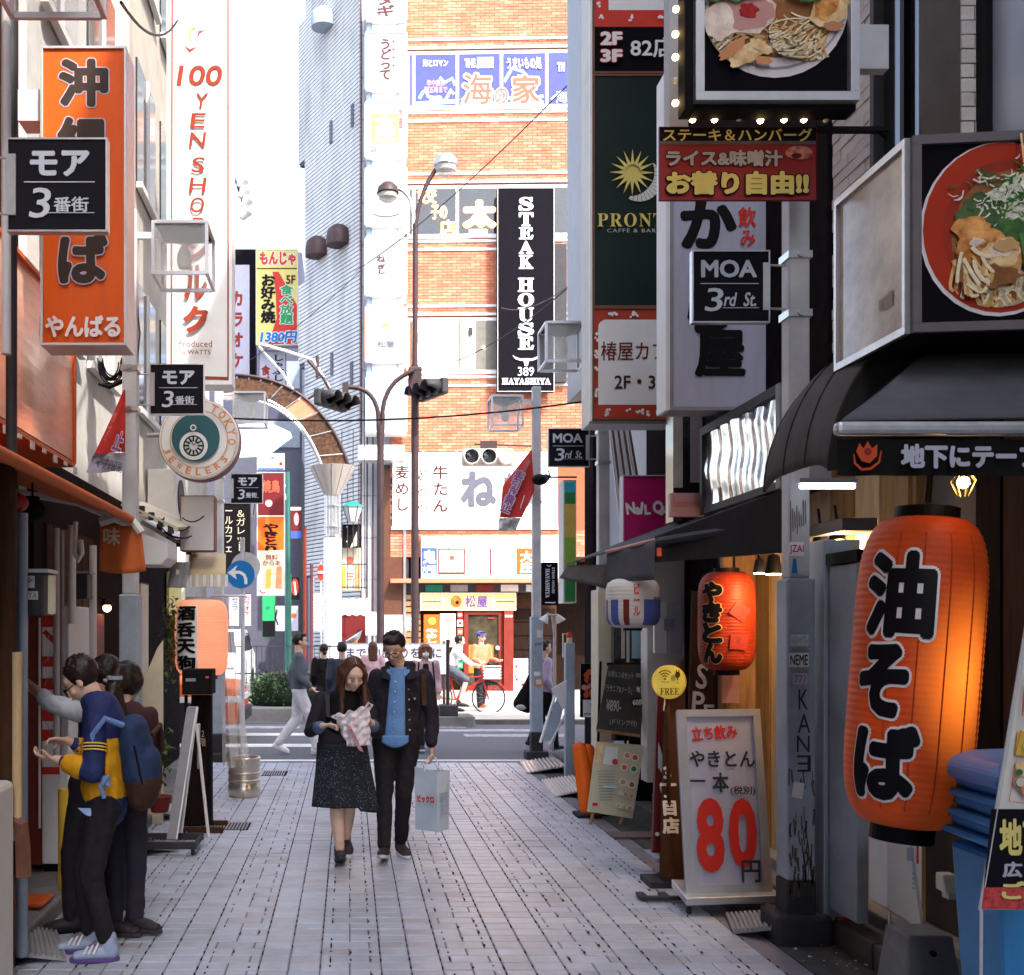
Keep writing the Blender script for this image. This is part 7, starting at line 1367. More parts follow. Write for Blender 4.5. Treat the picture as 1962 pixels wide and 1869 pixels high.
t = thing('electric_box', 'white electric boxes on the panelled wall under the awning', 'electric box', P(1275, 1230, 9.1)); MB().span((-.11, -.05, -.1), (.0, 0, .35)).build('box', 'white', t, bevel=.006); MB().span((.005, -.06, -.1), (.13, 0, .33)).build('box', 'lav', t, bevel=.006); MB().span((-.03, -.08, .1), (.05, -.061, .2)).build('latch', 'grey', t)
t = thing('striped_hoarding', 'slanting white and brown striped wall panel below the sign tower', 'panel', P(1190, 900, 10.1))
for i in range(8): MB().add([(-.13 + i * .026, 0, .5), (-.113 + i * .026, 0, .5), (.047 + i * .036, 0, -.85), (.02 + i * .036, 0, -.85)], [(0, 3, 2, 1)]).build('stripe', 'white' if i % 2 == 0 else 'framebrown', t, solid=.02)
wallbit('upper_window', 'tall upper windows with white frames under the brush character sign', 'window', (1290, 787, 1352, 1000), 8.2, .2, 'darkglass', [('R', (1290, 790, 1308, 935), 'offwhite'), ('R', (1322, 790, 1345, 925), 'lightgrey')])
wallbit('name_strip', 'faded pink strip sign below the upper windows', 'sign', (1285, 945, 1350, 990), 7.9, .06, 'pinkish', [('T', 'hasumintei', (1290, 957, 1344, 972), 'coral')])
# mirror-like corrugated clear box sign in the wall plane
t = thing('mirror_sign', 'sign box covered in crinkled reflective film, receding along the right wall', 'sign', (2.62, 0, 0))
def wz(v, Y): return EYE - (v - CY) / F * Y
ya, yb = 2.62 * F / (1350 - CX), 2.62 * F / (1492 - CX)     # far and near ends
zt_, zb_ = wz(835, ya), wz(972, ya)
MB().grid(lambda u, v: (.0 + .006 * sin(u * 40) + .01 * sin(v * 9 + u * 5), ya + (yb - ya) * u, zb_ + (zt_ - zb_) * v), 60, 14).build('film', 'mirror', t, smooth=True)
MB().span((-.02, yb, zt_ + .001), (.3, ya, zt_ + .06)).span((-.01, yb, zb_ - .05), (.3, ya, zb_ - .001)).span((-.02, ya + .001, zb_ - .05), (.3, ya + .05, zt_ + .06)).build('frame', 'darkgrey', t); MB().span((-.02, yb - .06, zb_ - .05), (.3, yb - .001, zt_ + .06)).build('end_post', 'grey', t)
# black awning with valances
ab = thing('awning', 'black roll out awning with hanging grey valances over the standing bar', 'awning', (2.3, 7.0, 0)); kA = 7.6 / F
Pt = lambda u, v, Y: P(u, v, Y) - Vector((2.3, 7.0, 0))
MB().grid(lambda u, v: (Pt(1085, 1082, 9.2).lerp(Pt(1258, 1030, 7.9), u)) * (1 - v) + (Pt(1330, 985, 9.4).lerp(Pt(1385, 975, 8.1), u)) * v, 10, 8).build('canopy', 'fabricgrey', ab, smooth=True, solid=.01)
MB().grid(lambda u, v: (Pt(1088, 1084, 9.2).lerp(Pt(1170, 1082, 8.6), u)) * (1 - v) + (Pt(1072, 1108, 9.2).lerp(Pt(1160, 1128, 8.6), u)) * v, 10, 5).build('valance', 'fabricbrown', ab, smooth=True, solid=.006)
MB().grid(lambda u, v: (Pt(1163, 1058, 8.0).lerp(Pt(1256, 1036, 7.5), u)) * (1 - v) + (Pt(1161, 1116, 8.0).lerp(Pt(1252, 1112, 7.5), u)) * v + Vector((0, .02 * sin(u * 12), 0)), 14, 5).build('valance', 'fabricgrey', ab, smooth=True, solid=.006)
MB().path([Pt(1162, 1058, 8.0), Pt(1258, 1034, 7.5)], .014).build('front_bar', 'pinkish', ab); MB().path([Pt(1258, 1030, 7.5), Pt(1470, 955, 6.6)], .02).path([Pt(1262, 1038, 7.4), Pt(1500, 1000, 6.3)], .03).build('front_bar', 'darkgrey', ab, smooth=True)
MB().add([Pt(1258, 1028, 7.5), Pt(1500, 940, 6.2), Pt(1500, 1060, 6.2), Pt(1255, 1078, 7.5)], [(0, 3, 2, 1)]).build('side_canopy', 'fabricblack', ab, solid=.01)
MB().box(Pt(1263, 1058, 7.35), (.03, .03, .06)).build('end_cap', 'coral', ab, bevel=.006)
# hanging lanterns and small lamps
R2, H2 = .185, .72
yk, rd2 = lantern('paper_lantern', 'dark orange paper lantern with brush characters under the black awning', P(1392, 1190, 7.0), R2, .66, mat('ykorange', (.26, .024, .007), .5, var=.3, scale=6), ribs=30, top=.45)
for i, ch in enumerate('やきとん'): wrap(yk, rd2, R2, .66, ch, -.88, .15, .12 - i * .135, .26 - i * .135, 'black', bold=.08, out=('palegold', .035))
for z_, p_, a_ in ((.06, .1, .6), (-.14, .05, .1)):
    wrap(yk, rd2, R2, .66, '飲', p_, .07, z_ - .04, z_ + .04, 'brownred', bold=.03)
    MB().box(((rd2(.5) + .006) * sin(p_), -(rd2(.5) + .006) * cos(p_), z_), (.11, .001, .1), Matrix.Rotation(p_, 3, 'Z') @ Matrix.Rotation(a_, 3, 'Y')).build('patch', 'darkred', yk)
MB().tube((-.05, 0, .34), (-.05, 0, .5), .008).tube((.05, 0, .34), (.05, 0, .5), .008).build('hanger', 'black', yk)
mat('beerblue', (.07, .1, .35), .5); R3 = .2
be, rd3 = lantern('paper_lantern', 'round blue white and red striped beer lantern under the grey valance', P(1212, 1156, 7.9), R3, .38, 'offwhite', ribs=14, top=.35)
for a0, a1, m in ((-1.6, -1.35, 'beerblue'), (-1.15, -.8, 'beerblue'), (-.6, -.38, 'brownred'), (.15, 1.3, 'beerblue')):
    MB().grid(lambda u, v: ((rd3(.06 + .5 * v) + .003) * sin(a0 + (a1 - a0) * u), -(rd3(.06 + .5 * v) + .003) * cos(a0 + (a1 - a0) * u), (.06 + .5 * v - .5) * .38), 10, 12).build('stripe', m, be, smooth=True)
wrap(be, rd3, R3, .38, 'ビ\nー\nル', -.12, .05, -.1, .14, 'redprint', bold=.03)
wrap(be, rd3, R3, .38, 'BEER', .95, .16, .0, .04, 'greyink', bold=.03)
for i, (u, v, Y, s_, lb) in enumerate(((1572, 1040, 6.1, 1, 'left of two black spotlights shining down beside the lamp post'), (1604, 1035, 6.0, 1.05, 'right of two black spotlights shining down beside the lamp post'), (1455, 1098, 6.7, .9, 'spotlight with a warm glow beside the orange brush lantern'), (1482, 1100, 6.5, 1.2, 'brighter warm spotlight just left of the lamp post'))):
    t = thing('spotlight', lb, 'spotlight', P(u, v, Y)); MB().lathe([(.02 * s_, .1 * s_), (.03 * s_, .09 * s_), (.045 * s_, .0)], (0, 0, 0), 18).build('shade', 'black', t, smooth=True); MB().lathe([(.0, -.004), (.035 * s_, -.006), (.042 * s_, .004)], (0, 0, 0), 18).build('lens', 'bulbwhite' if i < 2 else 'bulb', t, smooth=True); MB().tube((0, 0, .09 * s_), (0, .03, .2), .008).build('stem', 'black', t)
    if i in (1, 3):
        ld = bpy.data.lights.new('spotlight_glow', 'POINT'); ld.energy = 6 if i == 3 else 5; ld.color = (1, .62, .28); ld.shadow_soft_size = .05; lo_ = bpy.data.objects.new('spotlight_glow', ld); col.objects.link(lo_); lo_.parent = t; lo_.location = (0, -.01, -.06)
# warm bar interior behind the lamp post
t = thing('bar_front', 'open fronted standing bar with warm lit timber walls behind the lamp post', 'bar', (2.68, 6.3, 0))
MB().span((.25, -.9, .2), (.3, 1.9, 3.0)).build('rear_wall', 'interior', t); MB().span((.0, 1.2, .2), (.25, 1.3, 3.0)).build('side_wall', 'wood', t)
for i in range(9): MB().span((.235, -.85 + i * .3, .2), (.2495, -.85 + i * .3 + .27, 2.9)).build('board', 'palewood' if i % 2 else 'interior', t)
MB().span((-.1, -.62, .12), (.1, -.4, 2.2)).build('door_post', 'slate', t, bevel=.005); MB().span((-.08, -.95, .2), (-.02, -.64, 2.05)).build('door', 'polegrey', t, bevel=.006); MB().span((-.09, -.97, 2.06), (.1, -.4, 2.12)).build('door_head', 'black', t)
for i in range(4): MB().span((.0, -.35, .7 + i * .3), (.04, -.1, .72 + i * .3)).build('shelf', 'cream', t)
MB().span((-.0, -.36, .3), (.03, -.335, 2.1)).span((.0, -.1, .3), (.03, -.08, 2.1)).build('frame', 'cream', t); MB().span((.01, -.6, 2.25), (.2, 1.1, 2.32)).build('lintel', 'darkgrey', t)
t = thing('menu_sheet', 'paper menu sheet pinned below the orange brush lantern', 'poster', P(1400, 1320, 7.3)); MB().span((-.06, 0, -.1), (.06, .004, .1)).build('sheet', 'pinkish', t)
t = thing('red_mat', 'red mat on the bar threshold behind the lamp post base', 'mat', (2.82, 6.0, .135)); MB().span((-.18, -.35, .0), (.15, .35, .012)).build('mat', 'red', t)
t = thing('fluorescent_tube', 'white fluorescent tube under the rounded canopy', 'lamp', P(1585, 932, 5.4)); MB().tube((-.14, 0, 0), (.14, 0, 0), .014).build('tube', mat('tubelight', (.8, .85, 1), .3, emit=2.2, ecol=(.8, .88, 1)), t, smooth=True); MB().span((-.15, -.02, .015), (.15, .03, .04)).build('fitting', 'lav', t)
t = thing('surfboard_sign', 'red and cream oval hanging ornament beside the spotlights', 'ornament', P(1614, 1040, 6.4)); MB().span((-.03, .01, -.2), (.04, .03, .26)).build('panel', 'red', t); MB().lathe([(.0, 0), (.03, .1), (.035, .2), (.03, .3), (0, .38)], (.0, 0, -.2), 14, sy=.3).build('oval', 'cream', t, smooth=True)
# ramps right
ramp('kerb_ramp', 'ribbed grey kerb ramp beside the lamp post base on the right', (1405, 1786), (1391, 1752), (1470, 1747), (1486, 1778), .012, .08, 'grey', 9)
ramp('kerb_ramp', 'ribbed steel kerb ramp near the orange blades', (1061, 1525), (1037, 1495), (1100, 1486), (1124, 1514), .012, .08, 'steel', 10)
ramp('kerb_ramp', 'larger ribbed steel kerb ramp by the crossing on the right', (1008, 1481), (996, 1460), (1066, 1450), (1084, 1468), .012, .09, 'steel', 10)
t = thing('doormat', 'brown doormat on the paving in front of the black folding board', 'mat', G(1215, 1602)); MB().span((-.2, -.12, 0), (.3, .12, .015)).build('mat', mat('matbrown', (.16, .11, .1), .95, var=.3, scale=80, bump=.6), t)
random.seed(77)
lt = MB()
for i in range(34):
    g = G(random.gauss(1640, 45), random.uniform(1790, 1865)) if i < 26 else G(random.uniform(1350, 1600), random.uniform(1760, 1850)); s_ = random.uniform(.006, .018)
    lt.add([g + Vector((random.uniform(-s_, s_), random.uniform(-s_, s_), random.uniform(.004, .012))) for _ in range(4)], [(0, 1, 2, 3)])
tag(lt.build('litter', 'offwhite'), 'scattered paper scraps and leaves in the gutter by the kerb', 'litter', kind='stuff')
# ================================================================== PEOPLE
V = Vector
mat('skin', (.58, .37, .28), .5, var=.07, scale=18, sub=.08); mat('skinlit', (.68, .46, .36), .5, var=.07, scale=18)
mat('hair', (.018, .011, .009), .42, var=.3, scale=30, stretch=(6, 6, 1)); mat('hairbrown', (.07, .032, .018), .42, var=.35, scale=30, stretch=(6, 6, 1)); mat('hairlight', (.2, .1, .05), .5, var=.3, scale=30, stretch=(6, 6, 1))
mat('denimblack', (.022, .018, .028), .85, var=.3, scale=30, bump=.3, bscale=250); mat('denimshirt', (.12, .25, .5), .8, var=.12, scale=50, bump=.2, bscale=200); mat('trousers', (.016, .013, .017), .85, var=.3, scale=25, bump=.3, bscale=200)
mat('skirtmat', (.018, .022, .03), .85, var=.3, scale=30, bump=.2, bscale=150); mat('whiteplastic', (.72, .66, .7), .35, var=.08, scale=12, bump=.5, bscale=30); mat('bagpaper', (.4, .47, .56), .6, var=.08, scale=6, bump=.2, bscale=12)
mat('yellowjacket', (.55, .25, .008), .7, var=.12, scale=14, bump=.3, bscale=40); mat('navyjacket', (.015, .022, .09), .7, var=.2, scale=14, bump=.3, bscale=40); mat('packblue', (.016, .032, .085), .75, var=.2, scale=14, bump=.3, bscale=60)
mat('packbrown', (.05, .022, .014), .75, var=.25, scale=10, bump=.3, bscale=60); mat('greysuit', (.085, .095, .12), .8, var=.1, scale=25); mat('whitetrousers', (.62, .6, .64), .8, var=.08, scale=14, bump=.3, bscale=30)
mat('sneaker', (.3, .36, .5), .6, var=.15, scale=20); mat('sneakerdark', (.03, .025, .03), .6, var=.3); mat('sole', (.55, .58, .62), .6); mat('pinkcoat', (.5, .32, .36), .8, var=.08); mat('lip', (.42, .11, .1), .45); mat('eye', (.012, .01, .01), .2)
mat('teeth', (.75, .7, .65), .3); mat('whitesleeve', (.5, .52, .58), .8, var=.08, bump=.3, bscale=30); mat('burgundyjacket', (.05, .018, .024), .8, var=.2); mat('navysuit', (.03, .035, .06), .8)
def remesh(mb, name, m, parent, voxel, it=3, fold=0, fscale=9):
    me = mb.mesh('tmp'); o = bpy.data.objects.new('tmp', me); col.objects.link(o)
    r = o.modifiers.new('r', 'REMESH'); r.mode = 'VOXEL'; r.voxel_size = voxel; r.use_smooth_shade = True
    s_ = o.modifiers.new('s', 'SMOOTH'); s_.factor = .5; s_.iterations = it
    if fold:
        tx_ = bpy.data.textures.new('folds', 'CLOUDS'); tx_.noise_scale = 1.0 / fscale; d = o.modifiers.new('d', 'DISPLACE'); d.texture = tx_; d.strength = fold; d.mid_level = .5
    dg = bpy.context.evaluated_depsgraph_get(); dg.update()
    n = bpy.data.meshes.new_from_object(o.evaluated_get(dg)); bpy.data.objects.remove(o); bpy.data.meshes.remove(me)
    n.name = name; n.materials.clear(); n.materials.append(K(m) if isinstance(m, str) else m)
    for p in n.polygons: p.use_smooth = True
    q = bpy.data.objects.new(name, n); col.objects.link(q); q.parent = parent; return q
def frame(f, up=(0, 0, 1)):
    f = V(f).normalized(); r = f.cross(V(up)).normalized(); u = r.cross(f); return Matrix((r, f, u)).transposed()      # columns: right, forward, up
def head_body(mb, c, f, s=1.0, fem=0, neck=None):
    """skull, jaw, nose, ears; f = direction the face looks"""
    M = frame(f); g = lambda x, y, z: V(c) + M @ (V((x, y, z)) * s)
    mb.ball(g(0, -.012, .028), (.074 * s, .092 * s, .088 * s), 18, M); mb.ball(g(0, .022, -.02), (.060 * s, .062 * s, .078 * s), 16, M)
    mb.cap2(g(0, .012, -.06), g(0, .050, -.088), (.046 * s, .036 * s), (.024 * s, .018 * s), side=M @ V((1, 0, 0)))
    mb.ball(g(0, .060, .045), (.052 * s, .022 * s, .03 * s), 12, M); mb.cap2(g(0, .082, .018), g(0, .100, -.018), .008 * s, .0125 * s, n=10); mb.ball(g(.010, .09, -.024), .008 * s, 8); mb.ball(g(-.010, .09, -.024), .008 * s, 8)
    for q in (-1, 1):
        mb.ball(g(q * .04, .058, -.018), (.022 * s, .02 * s, .024 * s), 10, M); mb.ball(g(q * .078, -.004, -.002), (.009 * s, .018 * s, .030 * s), 10, M)
    mb.ball(g(0, .082, -.048), (.020 * s, .010 * s, .011 * s), 10, M)
    if neck is not None: mb.cap2(g(0, -.02, -.06), neck, .046 * s if fem else .054 * s, .054 * s if fem else .062 * s)
def face_parts(t, c, f, s=1.0, fem=0, smile=0, glasses=0, mask=0):
    M = frame(f); g = lambda x, y, z: V(c) + M @ (V((x, y, z)) * s)
    for q in (-1, 1):
        MB().ball(g(q * .031, .080, .006), (.010 * s, .004 * s, .0022 * s), 12, M).build('eye', 'eye', t, smooth=True)
        MB().path([g(q * .015, .087, .028), g(q * .032, .085, .033), g(q * .048, .074, .027)], [.0014 * s, .002 * s, .001 * s], 6).build('eyebrow', 'hair', t)
        MB().path([g(q * .016, .083, .009), g(q * .031, .084, .0125), g(q * .045, .076, .008)], .0011 * s, 5).build('eyelid', 'eye', t)
    if mask: MB().ball(g(0, .062, -.045), (.055 * s, .05 * s, .045 * s), 14, M).build('face_mask', 'white', t, smooth=True); return
    MB().ball(g(0, .0905, -.049), (.021 * s, .005 * s, (.008 if smile else .0055) * s), 12, M).build('lips', 'lip', t, smooth=True)
    if smile: MB().ball(g(0, .0945, -.048), (.015 * s, .003 * s, .0035 * s), 10, M).build('teeth', 'teeth', t, smooth=True)
    if glasses:
        gm = MB()
        for q in (-1, 1):
            cc_ = g(q * .034, .098, .002); gm.path([cc_ + M @ V((.027 * s * cos(a * pi / 8), 0, .020 * s * sin(a * pi / 8))) for a in range(17)], .0028 * s, 6); gm.path([g(q * .060, .095, .008), g(q * .079, .02, .01)], .0025 * s, 5)
        gm.path([g(-.008, .099, .006), g(.008, .099, .006)], .0025 * s, 5); gm.build('glasses', 'black', t)
def hand(mb, w, d, palm, curl=.6, s=1.0, spread=1.0, thumb=1):
    """w wrist, d direction of the fingers, palm = normal out of the palm; four bent fingers and a thumb"""
    d = V(d).normalized(); p = V(palm); p = (p - d * p.dot(d)).normalized(); a = d.cross(p); w = V(w)
    k = w + d * .085 * s; mb.cap2(w - d * .01, w + d * .075 * s, (.024 * s, .017 * s), (.038 * s, .014 * s), side=a)
    for i, L_ in enumerate((.072, .08, .075, .058)):
        o = k + a * ((i - 1.5) * .0205 * s); e0 = d * cos(curl * .5) + p * sin(curl * .5); e1 = d * cos(curl * 1.5) + p * sin(curl * 1.5); e2 = d * cos(curl * 2.3) + p * sin(curl * 2.3)
        p1 = o + e0 * L_ * .45 * s; p2 = p1 + e1 * L_ * .32 * s; p3 = p2 + e2 * L_ * .25 * s
        mb.cap2(o - d * .015, p1, .0095 * s, .0088 * s, n=10).cap2(p1, p2, .0088 * s, .008 * s, n=10).cap2(p2, p3, .008 * s, .007 * s, n=10)
    o = w + d * .025 * s + a * (-.028 * thumb * s); t1 = o + (d * .6 - a * thumb * .5 + p * .35).normalized() * .04 * s; t2 = t1 + (d * .8 + p * .6).normalized() * .03 * s
    mb.cap2(o, t1, .0125 * s, .0105 * s, n=10).cap2(t1, t2, .0105 * s, .008 * s, n=10)
def shoe(t, an, d, m='sneakerdark', sole='sole', L_=.26, pitch=0, nm='shoe'):
    """an ankle, d toe direction, pitch > 0 lifts the toe"""
    d = V(d).normalized(); d = (d * cos(pitch) + V((0, 0, 1)) * sin(pitch)).normalized(); M = frame(d); a = V(an); g = lambda x, y, z: a + M @ V((x, y, z))
    mb = MB().cap2(g(0, -.035, -.035), g(0, .10, -.048), (.04, .045), (.044, .03), side=M @ V((1, 0, 0))).cap2(g(0, .08, -.05), g(0, L_ - .11, -.056), (.045, .028), (.038, .022), side=M @ V((1, 0, 0))).cap2(g(0, -.02, .03), g(0, -.02, -.03), .042, .042)
    q = remesh(mb, nm, m, t, .008, 2)
    sm = MB(); n = 20; lp = []
    for i in range(n):
        b = 2 * pi * i / n; y = (L_ / 2 - .075) + (L_ / 2 + .005) * sin(b); x = .047 * cos(b) * (1 if y > .05 else .86); lp.append((x, y))
    sm.add([g(x, y, -.088) for x, y in lp] + [g(x, y, -.065) for x, y in lp], [tuple(range(n - 1, -1, -1)), tuple(range(n, 2 * n))] + [(i, (i + 1) % n, n + (i + 1) % n, n + i) for i in range(n)])
    sm.build('sole', sole, q if False else t, smooth=False, bevel=.005)
    return q
def limbs(mb, pts, rs, side=(1, 0, 0)):
    for i in range(len(pts) - 1): mb.cap2(pts[i], pts[i + 1], rs[i], rs[i + 1], side)
    return mb

# ---- man in black denim jacket
m1 = thing('person', 'man with glasses, dark denim jacket and pale blue shirt, carrying a paper bag', 'person', (P(762, 0, 7.85).x, 7.85, 0))
hc = V((-.03, -.05, 1.565)); fd = V((-.32, -1, -.52))
bm_ = MB(); head_body(bm_, hc, fd, 1.0, neck=V((.02, .01, 1.41)))
bm_.cap2((.02, .03, 1.3), (.0, .03, 1.0), (.14, .07), (.13, .085)).cap2((0, .03, 1.0), (-.01, .03, .9), (.14, .09), (.15, .1))
shl, ell, hal = V((-.155, .03, 1.35)), V((-.21, .12, 1.09)), V((-.12, .12, .88)); shr, elr, har = V((.2, .03, 1.35)), V((.26, .05, 1.07)), V((.255, -.02, .83))
limbs(bm_, [shl, ell, hal], [.05, .042, .027]); limbs(bm_, [shr, elr, har], [.05, .042, .027]); hand(bm_, har, (0, -.1, -1), (-1, .2, 0), .95, thumb=-1); hand(bm_, hal, (.3, .2, -1), (1, 0, 0), .5)
lgl = [V((-.1, .02, .88)), V((-.1, -.03, .48)), V((-.105, -.10, .10))]; lgr = [V((.08, .03, .88)), V((.045, .0, .48)), V((.03, .10, .10))]
limbs(bm_, lgl, [.07, .04, .03]); limbs(bm_, lgr, [.07, .04, .03])
remesh(bm_, 'body', 'skin', m1, .006, 2); face_parts(m1, hc, fd, glasses=1)
M = frame(fd); hm_ = MB(); g = lambda x, y, z: hc + M @ V((x, y, z))
hm_.ball(g(0, -.03, .045), (.088, .092, .085), 18, M).ball(g(0, .035, .092), (.07, .05, .035), 14, M)
for i in range(60):
    a, b = random.uniform(0, 6.28), random.uniform(.2, 1.25); n_ = V((sin(b) * cos(a), sin(b) * sin(a) - .1, cos(b)))
    if n_.y < .55: hm_.cap2(g(n_.x * .078, -.025 + n_.y * .08, .045 + n_.z * .078), g(n_.x * .09, -.02 + n_.y * .09 + .012, .05 + n_.z * .095), .012, .004, n=8)
remesh(hm_, 'hair', 'hair', m1, .006, 1)
js = MB(); js.cap2((.025, .03, 1.35), (.01, .03, 1.2), (.18, .08), (.185, .115)).cap2((.01, .03, 1.2), (-.01, .03, .97), (.18, .115), (.17, .12))
limbs(js, [shl, ell, hal + V((0, 0, .03))], [.068, .056, .046]); limbs(js, [shr, elr, har + V((0, 0, .04))], [.068, .058, .046]); js.cap2((-.06, .0, 1.44), (.1, .0, 1.44), .04, .04)
jk = remesh(js, 'jacket', 'denimblack', m1, .009, 3, fold=.02, fscale=11)
# open jacket: shirt strip down the middle, proud of the jacket front, with collar, placket and buttons
def strip(pts, m, nm, par, th=.006):
    return MB().add([V(p) for p in pts], [tuple(range(len(pts)))]).build(nm, m, par, solid=th)
fy = lambda z: -.098 - .012 * (1.3 - z)
sh_ = MB().grid(lambda u, v: ((-.055 - .05 * v) * (1 - u) + (.045 + .005 * v) * u + .0, -.088 - .032 * sin(pi * (.15 + .7 * u)) - .022 * min(1, v * 4) + .004 * sin(v * 22), 1.43 - v * .56), 10, 24).build('shirt', 'denimshirt', m1, smooth=True, solid=.008)
MB().grid(lambda u, v: (-.125 + u * .2, -.128 - .014 * sin(pi * u), .93 - v * (.05 + .04 * sin(pi * u))), 14, 4).build('shirt_tail', 'denimshirt', m1, smooth=True, solid=.006)
for q in (-1, 1): strip([(q * .015 - .0, -.118, 1.405), (q * .075, -.07, 1.45), (q * .085, -.095, 1.40), (q * .045, -.125, 1.36)], 'denimshirt', 'shirt_collar', m1); strip([(q * .06, -.075, 1.455), (q * .125, -.04, 1.43), (q * .12, -.10, 1.35), (q * .06 + .0, -.128, 1.34)], 'denimblack', 'jacket_collar', m1, .01)
MB().path([(-.02, -.142, 1.36), (-.035, -.15, 1.1), (-.04, -.152, .9)], .003, 5).build('placket', 'denimshirt', m1)
for i in range(6): MB().ball((-.024 - .003 * i, -.149, 1.33 - .075 * i), .0055, 8).build('button', 'white', m1)
for i in range(5): MB().ball((.075 + .002 * i, -.118 - .006 * (i > 0), 1.27 - .075 * i), .007, 8).build('button', 'steel', m1)
strip([(.085, -.118, 1.24), (.16, -.085, 1.24), (.15, -.092, 1.2), (.12, -.112, 1.185), (.09, -.122, 1.2)], 'denimblack', 'pocket_flap', m1, .012); MB().ball((.12, -.118, 1.2), .009, 8).build('button', 'steel', m1)
for y in (-.05, .05): pass
strip([(.165, -.09, 1.38), (.205, -.07, 1.38), (.21, -.1, 1.15), (.175, -.115, 1.15)], 'packbrown', 'bag_strap', m1, .01)
tr = MB(); limbs(tr, [lgl[0], lgl[1], lgl[2] + V((0, 0, .02))], [.095, .064, .05]); limbs(tr, [lgr[0], lgr[1], lgr[2] + V((0, 0, .02))], [.095, .064, .05]); tr.cap2((-.07, .03, .91), (.06, .03, .91), .115, .115)
remesh(tr, 'trousers', 'trousers', m1, .008, 3, fold=.018, fscale=14)
shoe(m1, lgl[2] + V((0, .0, .0)), (-.12, -1, 0), pitch=.25); shoe(m1, lgr[2] + V((0, 0, -.01)), (.25, -1, 0))
# paper bag in his hand
bg_ = thing('paper_bag', 'blue grey paper shopping bag with red lettering held by the man in the denim jacket', 'bag', (m1.location.x + .255, 7.80, .22))
A0 = [(-.13, .0), (.03, -.09), (.13, .0), (-.03, .09)]
MB().add([(x * .95, y, z * 1) for z in (0.0,) for x, y in A0] + [(x, y * .6, .44 + .03 * (i == 0)) for i, (x, y) in enumerate(A0)], [(3, 2, 1, 0), (0, 1, 5, 4), (1, 2, 6, 5), (2, 3, 7, 6), (3, 0, 4, 7)]).build('bag_body', 'bagpaper', bg_, solid=.003)
for y in (-.02, .02): MB().path([(-.06, y - .02, .44), (-.03, y * .5, .53), (.0, -.01, .565), (.03, y * .5, .53), (.06, y + .0, .44)], .0035, 6).build('handle', 'white', bg_)
e = bpy.data.objects.new('print_sheet', None); col.objects.link(e); e.parent = bg_; e.location = (-.047, -.046, .22); e.rotation_euler = (radians(3), 0, atan2(-.09, .155))
prints(e, [('T', 'ビックロ', (-72, -22, 66, 34), 'redprint', dict(bold=.06, shear=-.1)), ('T', 'ビックカメラ', (-66, 50, 60, 60), 'slate', dict(bold=.02))], .001, 0, 20, -.004)
e = bpy.data.objects.new('print_sheet', None); col.objects.link(e); e.parent = bg_; e.location = (.08, -.04, .2); e.rotation_euler = (0, 0, atan2(.09, .1)); prints(e, [('T', '新宿\n東口', (-42, -30, 42, 150), 'slate', dict(bold=.02))], .001, 0, 60, -.006)

# ---- woman looking down at a plastic bag
w1 = thing('person', 'smiling long haired woman in a black jacket and dotted skirt with a white bag', 'person', (P(655, 0, 7.65).x, 7.65, 0))
hc = V((.085, -.07, 1.375)); fd = V((.28, -1, -.62))
bm_ = MB(); head_body(bm_, hc, fd, .94, 1, neck=V((.03, .02, 1.25)))
bm_.cap2((.02, .03, 1.18), (.0, .03, .95), (.13, .085), (.12, .085)).cap2((0, .03, .95), (0, .03, .8), (.13, .09), (.15, .1))
shl, ell, hal = V((-.15, .03, 1.2)), V((-.225, -.0, .97)), V((-.13, -.23, 1.03)); shr, elr, har = V((.165, .03, 1.2)), V((.25, .0, .96)), V((.215, -.22, 1.05))
limbs(bm_, [shl, ell, hal], [.04, .034, .022]); limbs(bm_, [shr, elr, har], [.04, .034, .022]); hand(bm_, hal, (1, -.35, .15), (.2, -.2, -1), .8, .88, thumb=-1); hand(bm_, har, (-.45, -.5, .7), (-1, -.2, -.6), .9, .88, thumb=1)
lgl = [V((-.06, .02, .8)), V((-.035, -.02, .45)), V((-.015, -.0, .11))]; lgr = [V((.06, .02, .8)), V((.05, .04, .46)), V((.03, .2, .15))]
limbs(bm_, lgl[:2], [.08, .055]); limbs(bm_, [lgl[1], V((-.035, .01, .34)), lgl[2]], [.052, .055, .034]); limbs(bm_, lgr[:2], [.08, .055]); limbs(bm_, [lgr[1], V((.048, .1, .36)), lgr[2]], [.052, .053, .034])
remesh(bm_, 'body', 'skinlit', w1, .006, 2); face_parts(w1, hc, fd, .94, 1, smile=1)
M = frame(fd); g = lambda x, y, z: hc + M @ (V((x, y, z)) * .94)
hm_ = MB(); hm_.ball(g(0, -.046, .04), (.088, .088, .096), 18, M)
for q in (-1, 1):
    for j in range(7):
        a0 = g(q * (.012 + .009 * j), .022 - .014 * j, .118 - .006 * j); a1 = g(q * (.084 + .002 * j), .03 - .018 * j, .03); a2 = g(q * (.088), .025 - .018 * j, -.06); z3 = 1.19 - .015 * (j % 3); a3 = V((hc.x - q * (.085 + .006 * j), -.075 + .022 * j, z3)); a4 = V((hc.x - q * (.085 + .008 * j) + (.0 if q > 0 else -.02), -.095 + .03 * j, 1.03 + .012 * ((j * 5) % 4) - (.04 if q > 0 else 0)))
        limbs(hm_, [a0, a1, a2, a3, a4], [.012, .02, .021, .022, .009])
hm_.cap2(hc + V((-.01, .07, -.02)), V((.03, .1, 1.1)), (.085, .04), (.12, .03))
remesh(hm_, 'hair', 'hairbrown', w1, .006, 1, fold=.006, fscale=30)
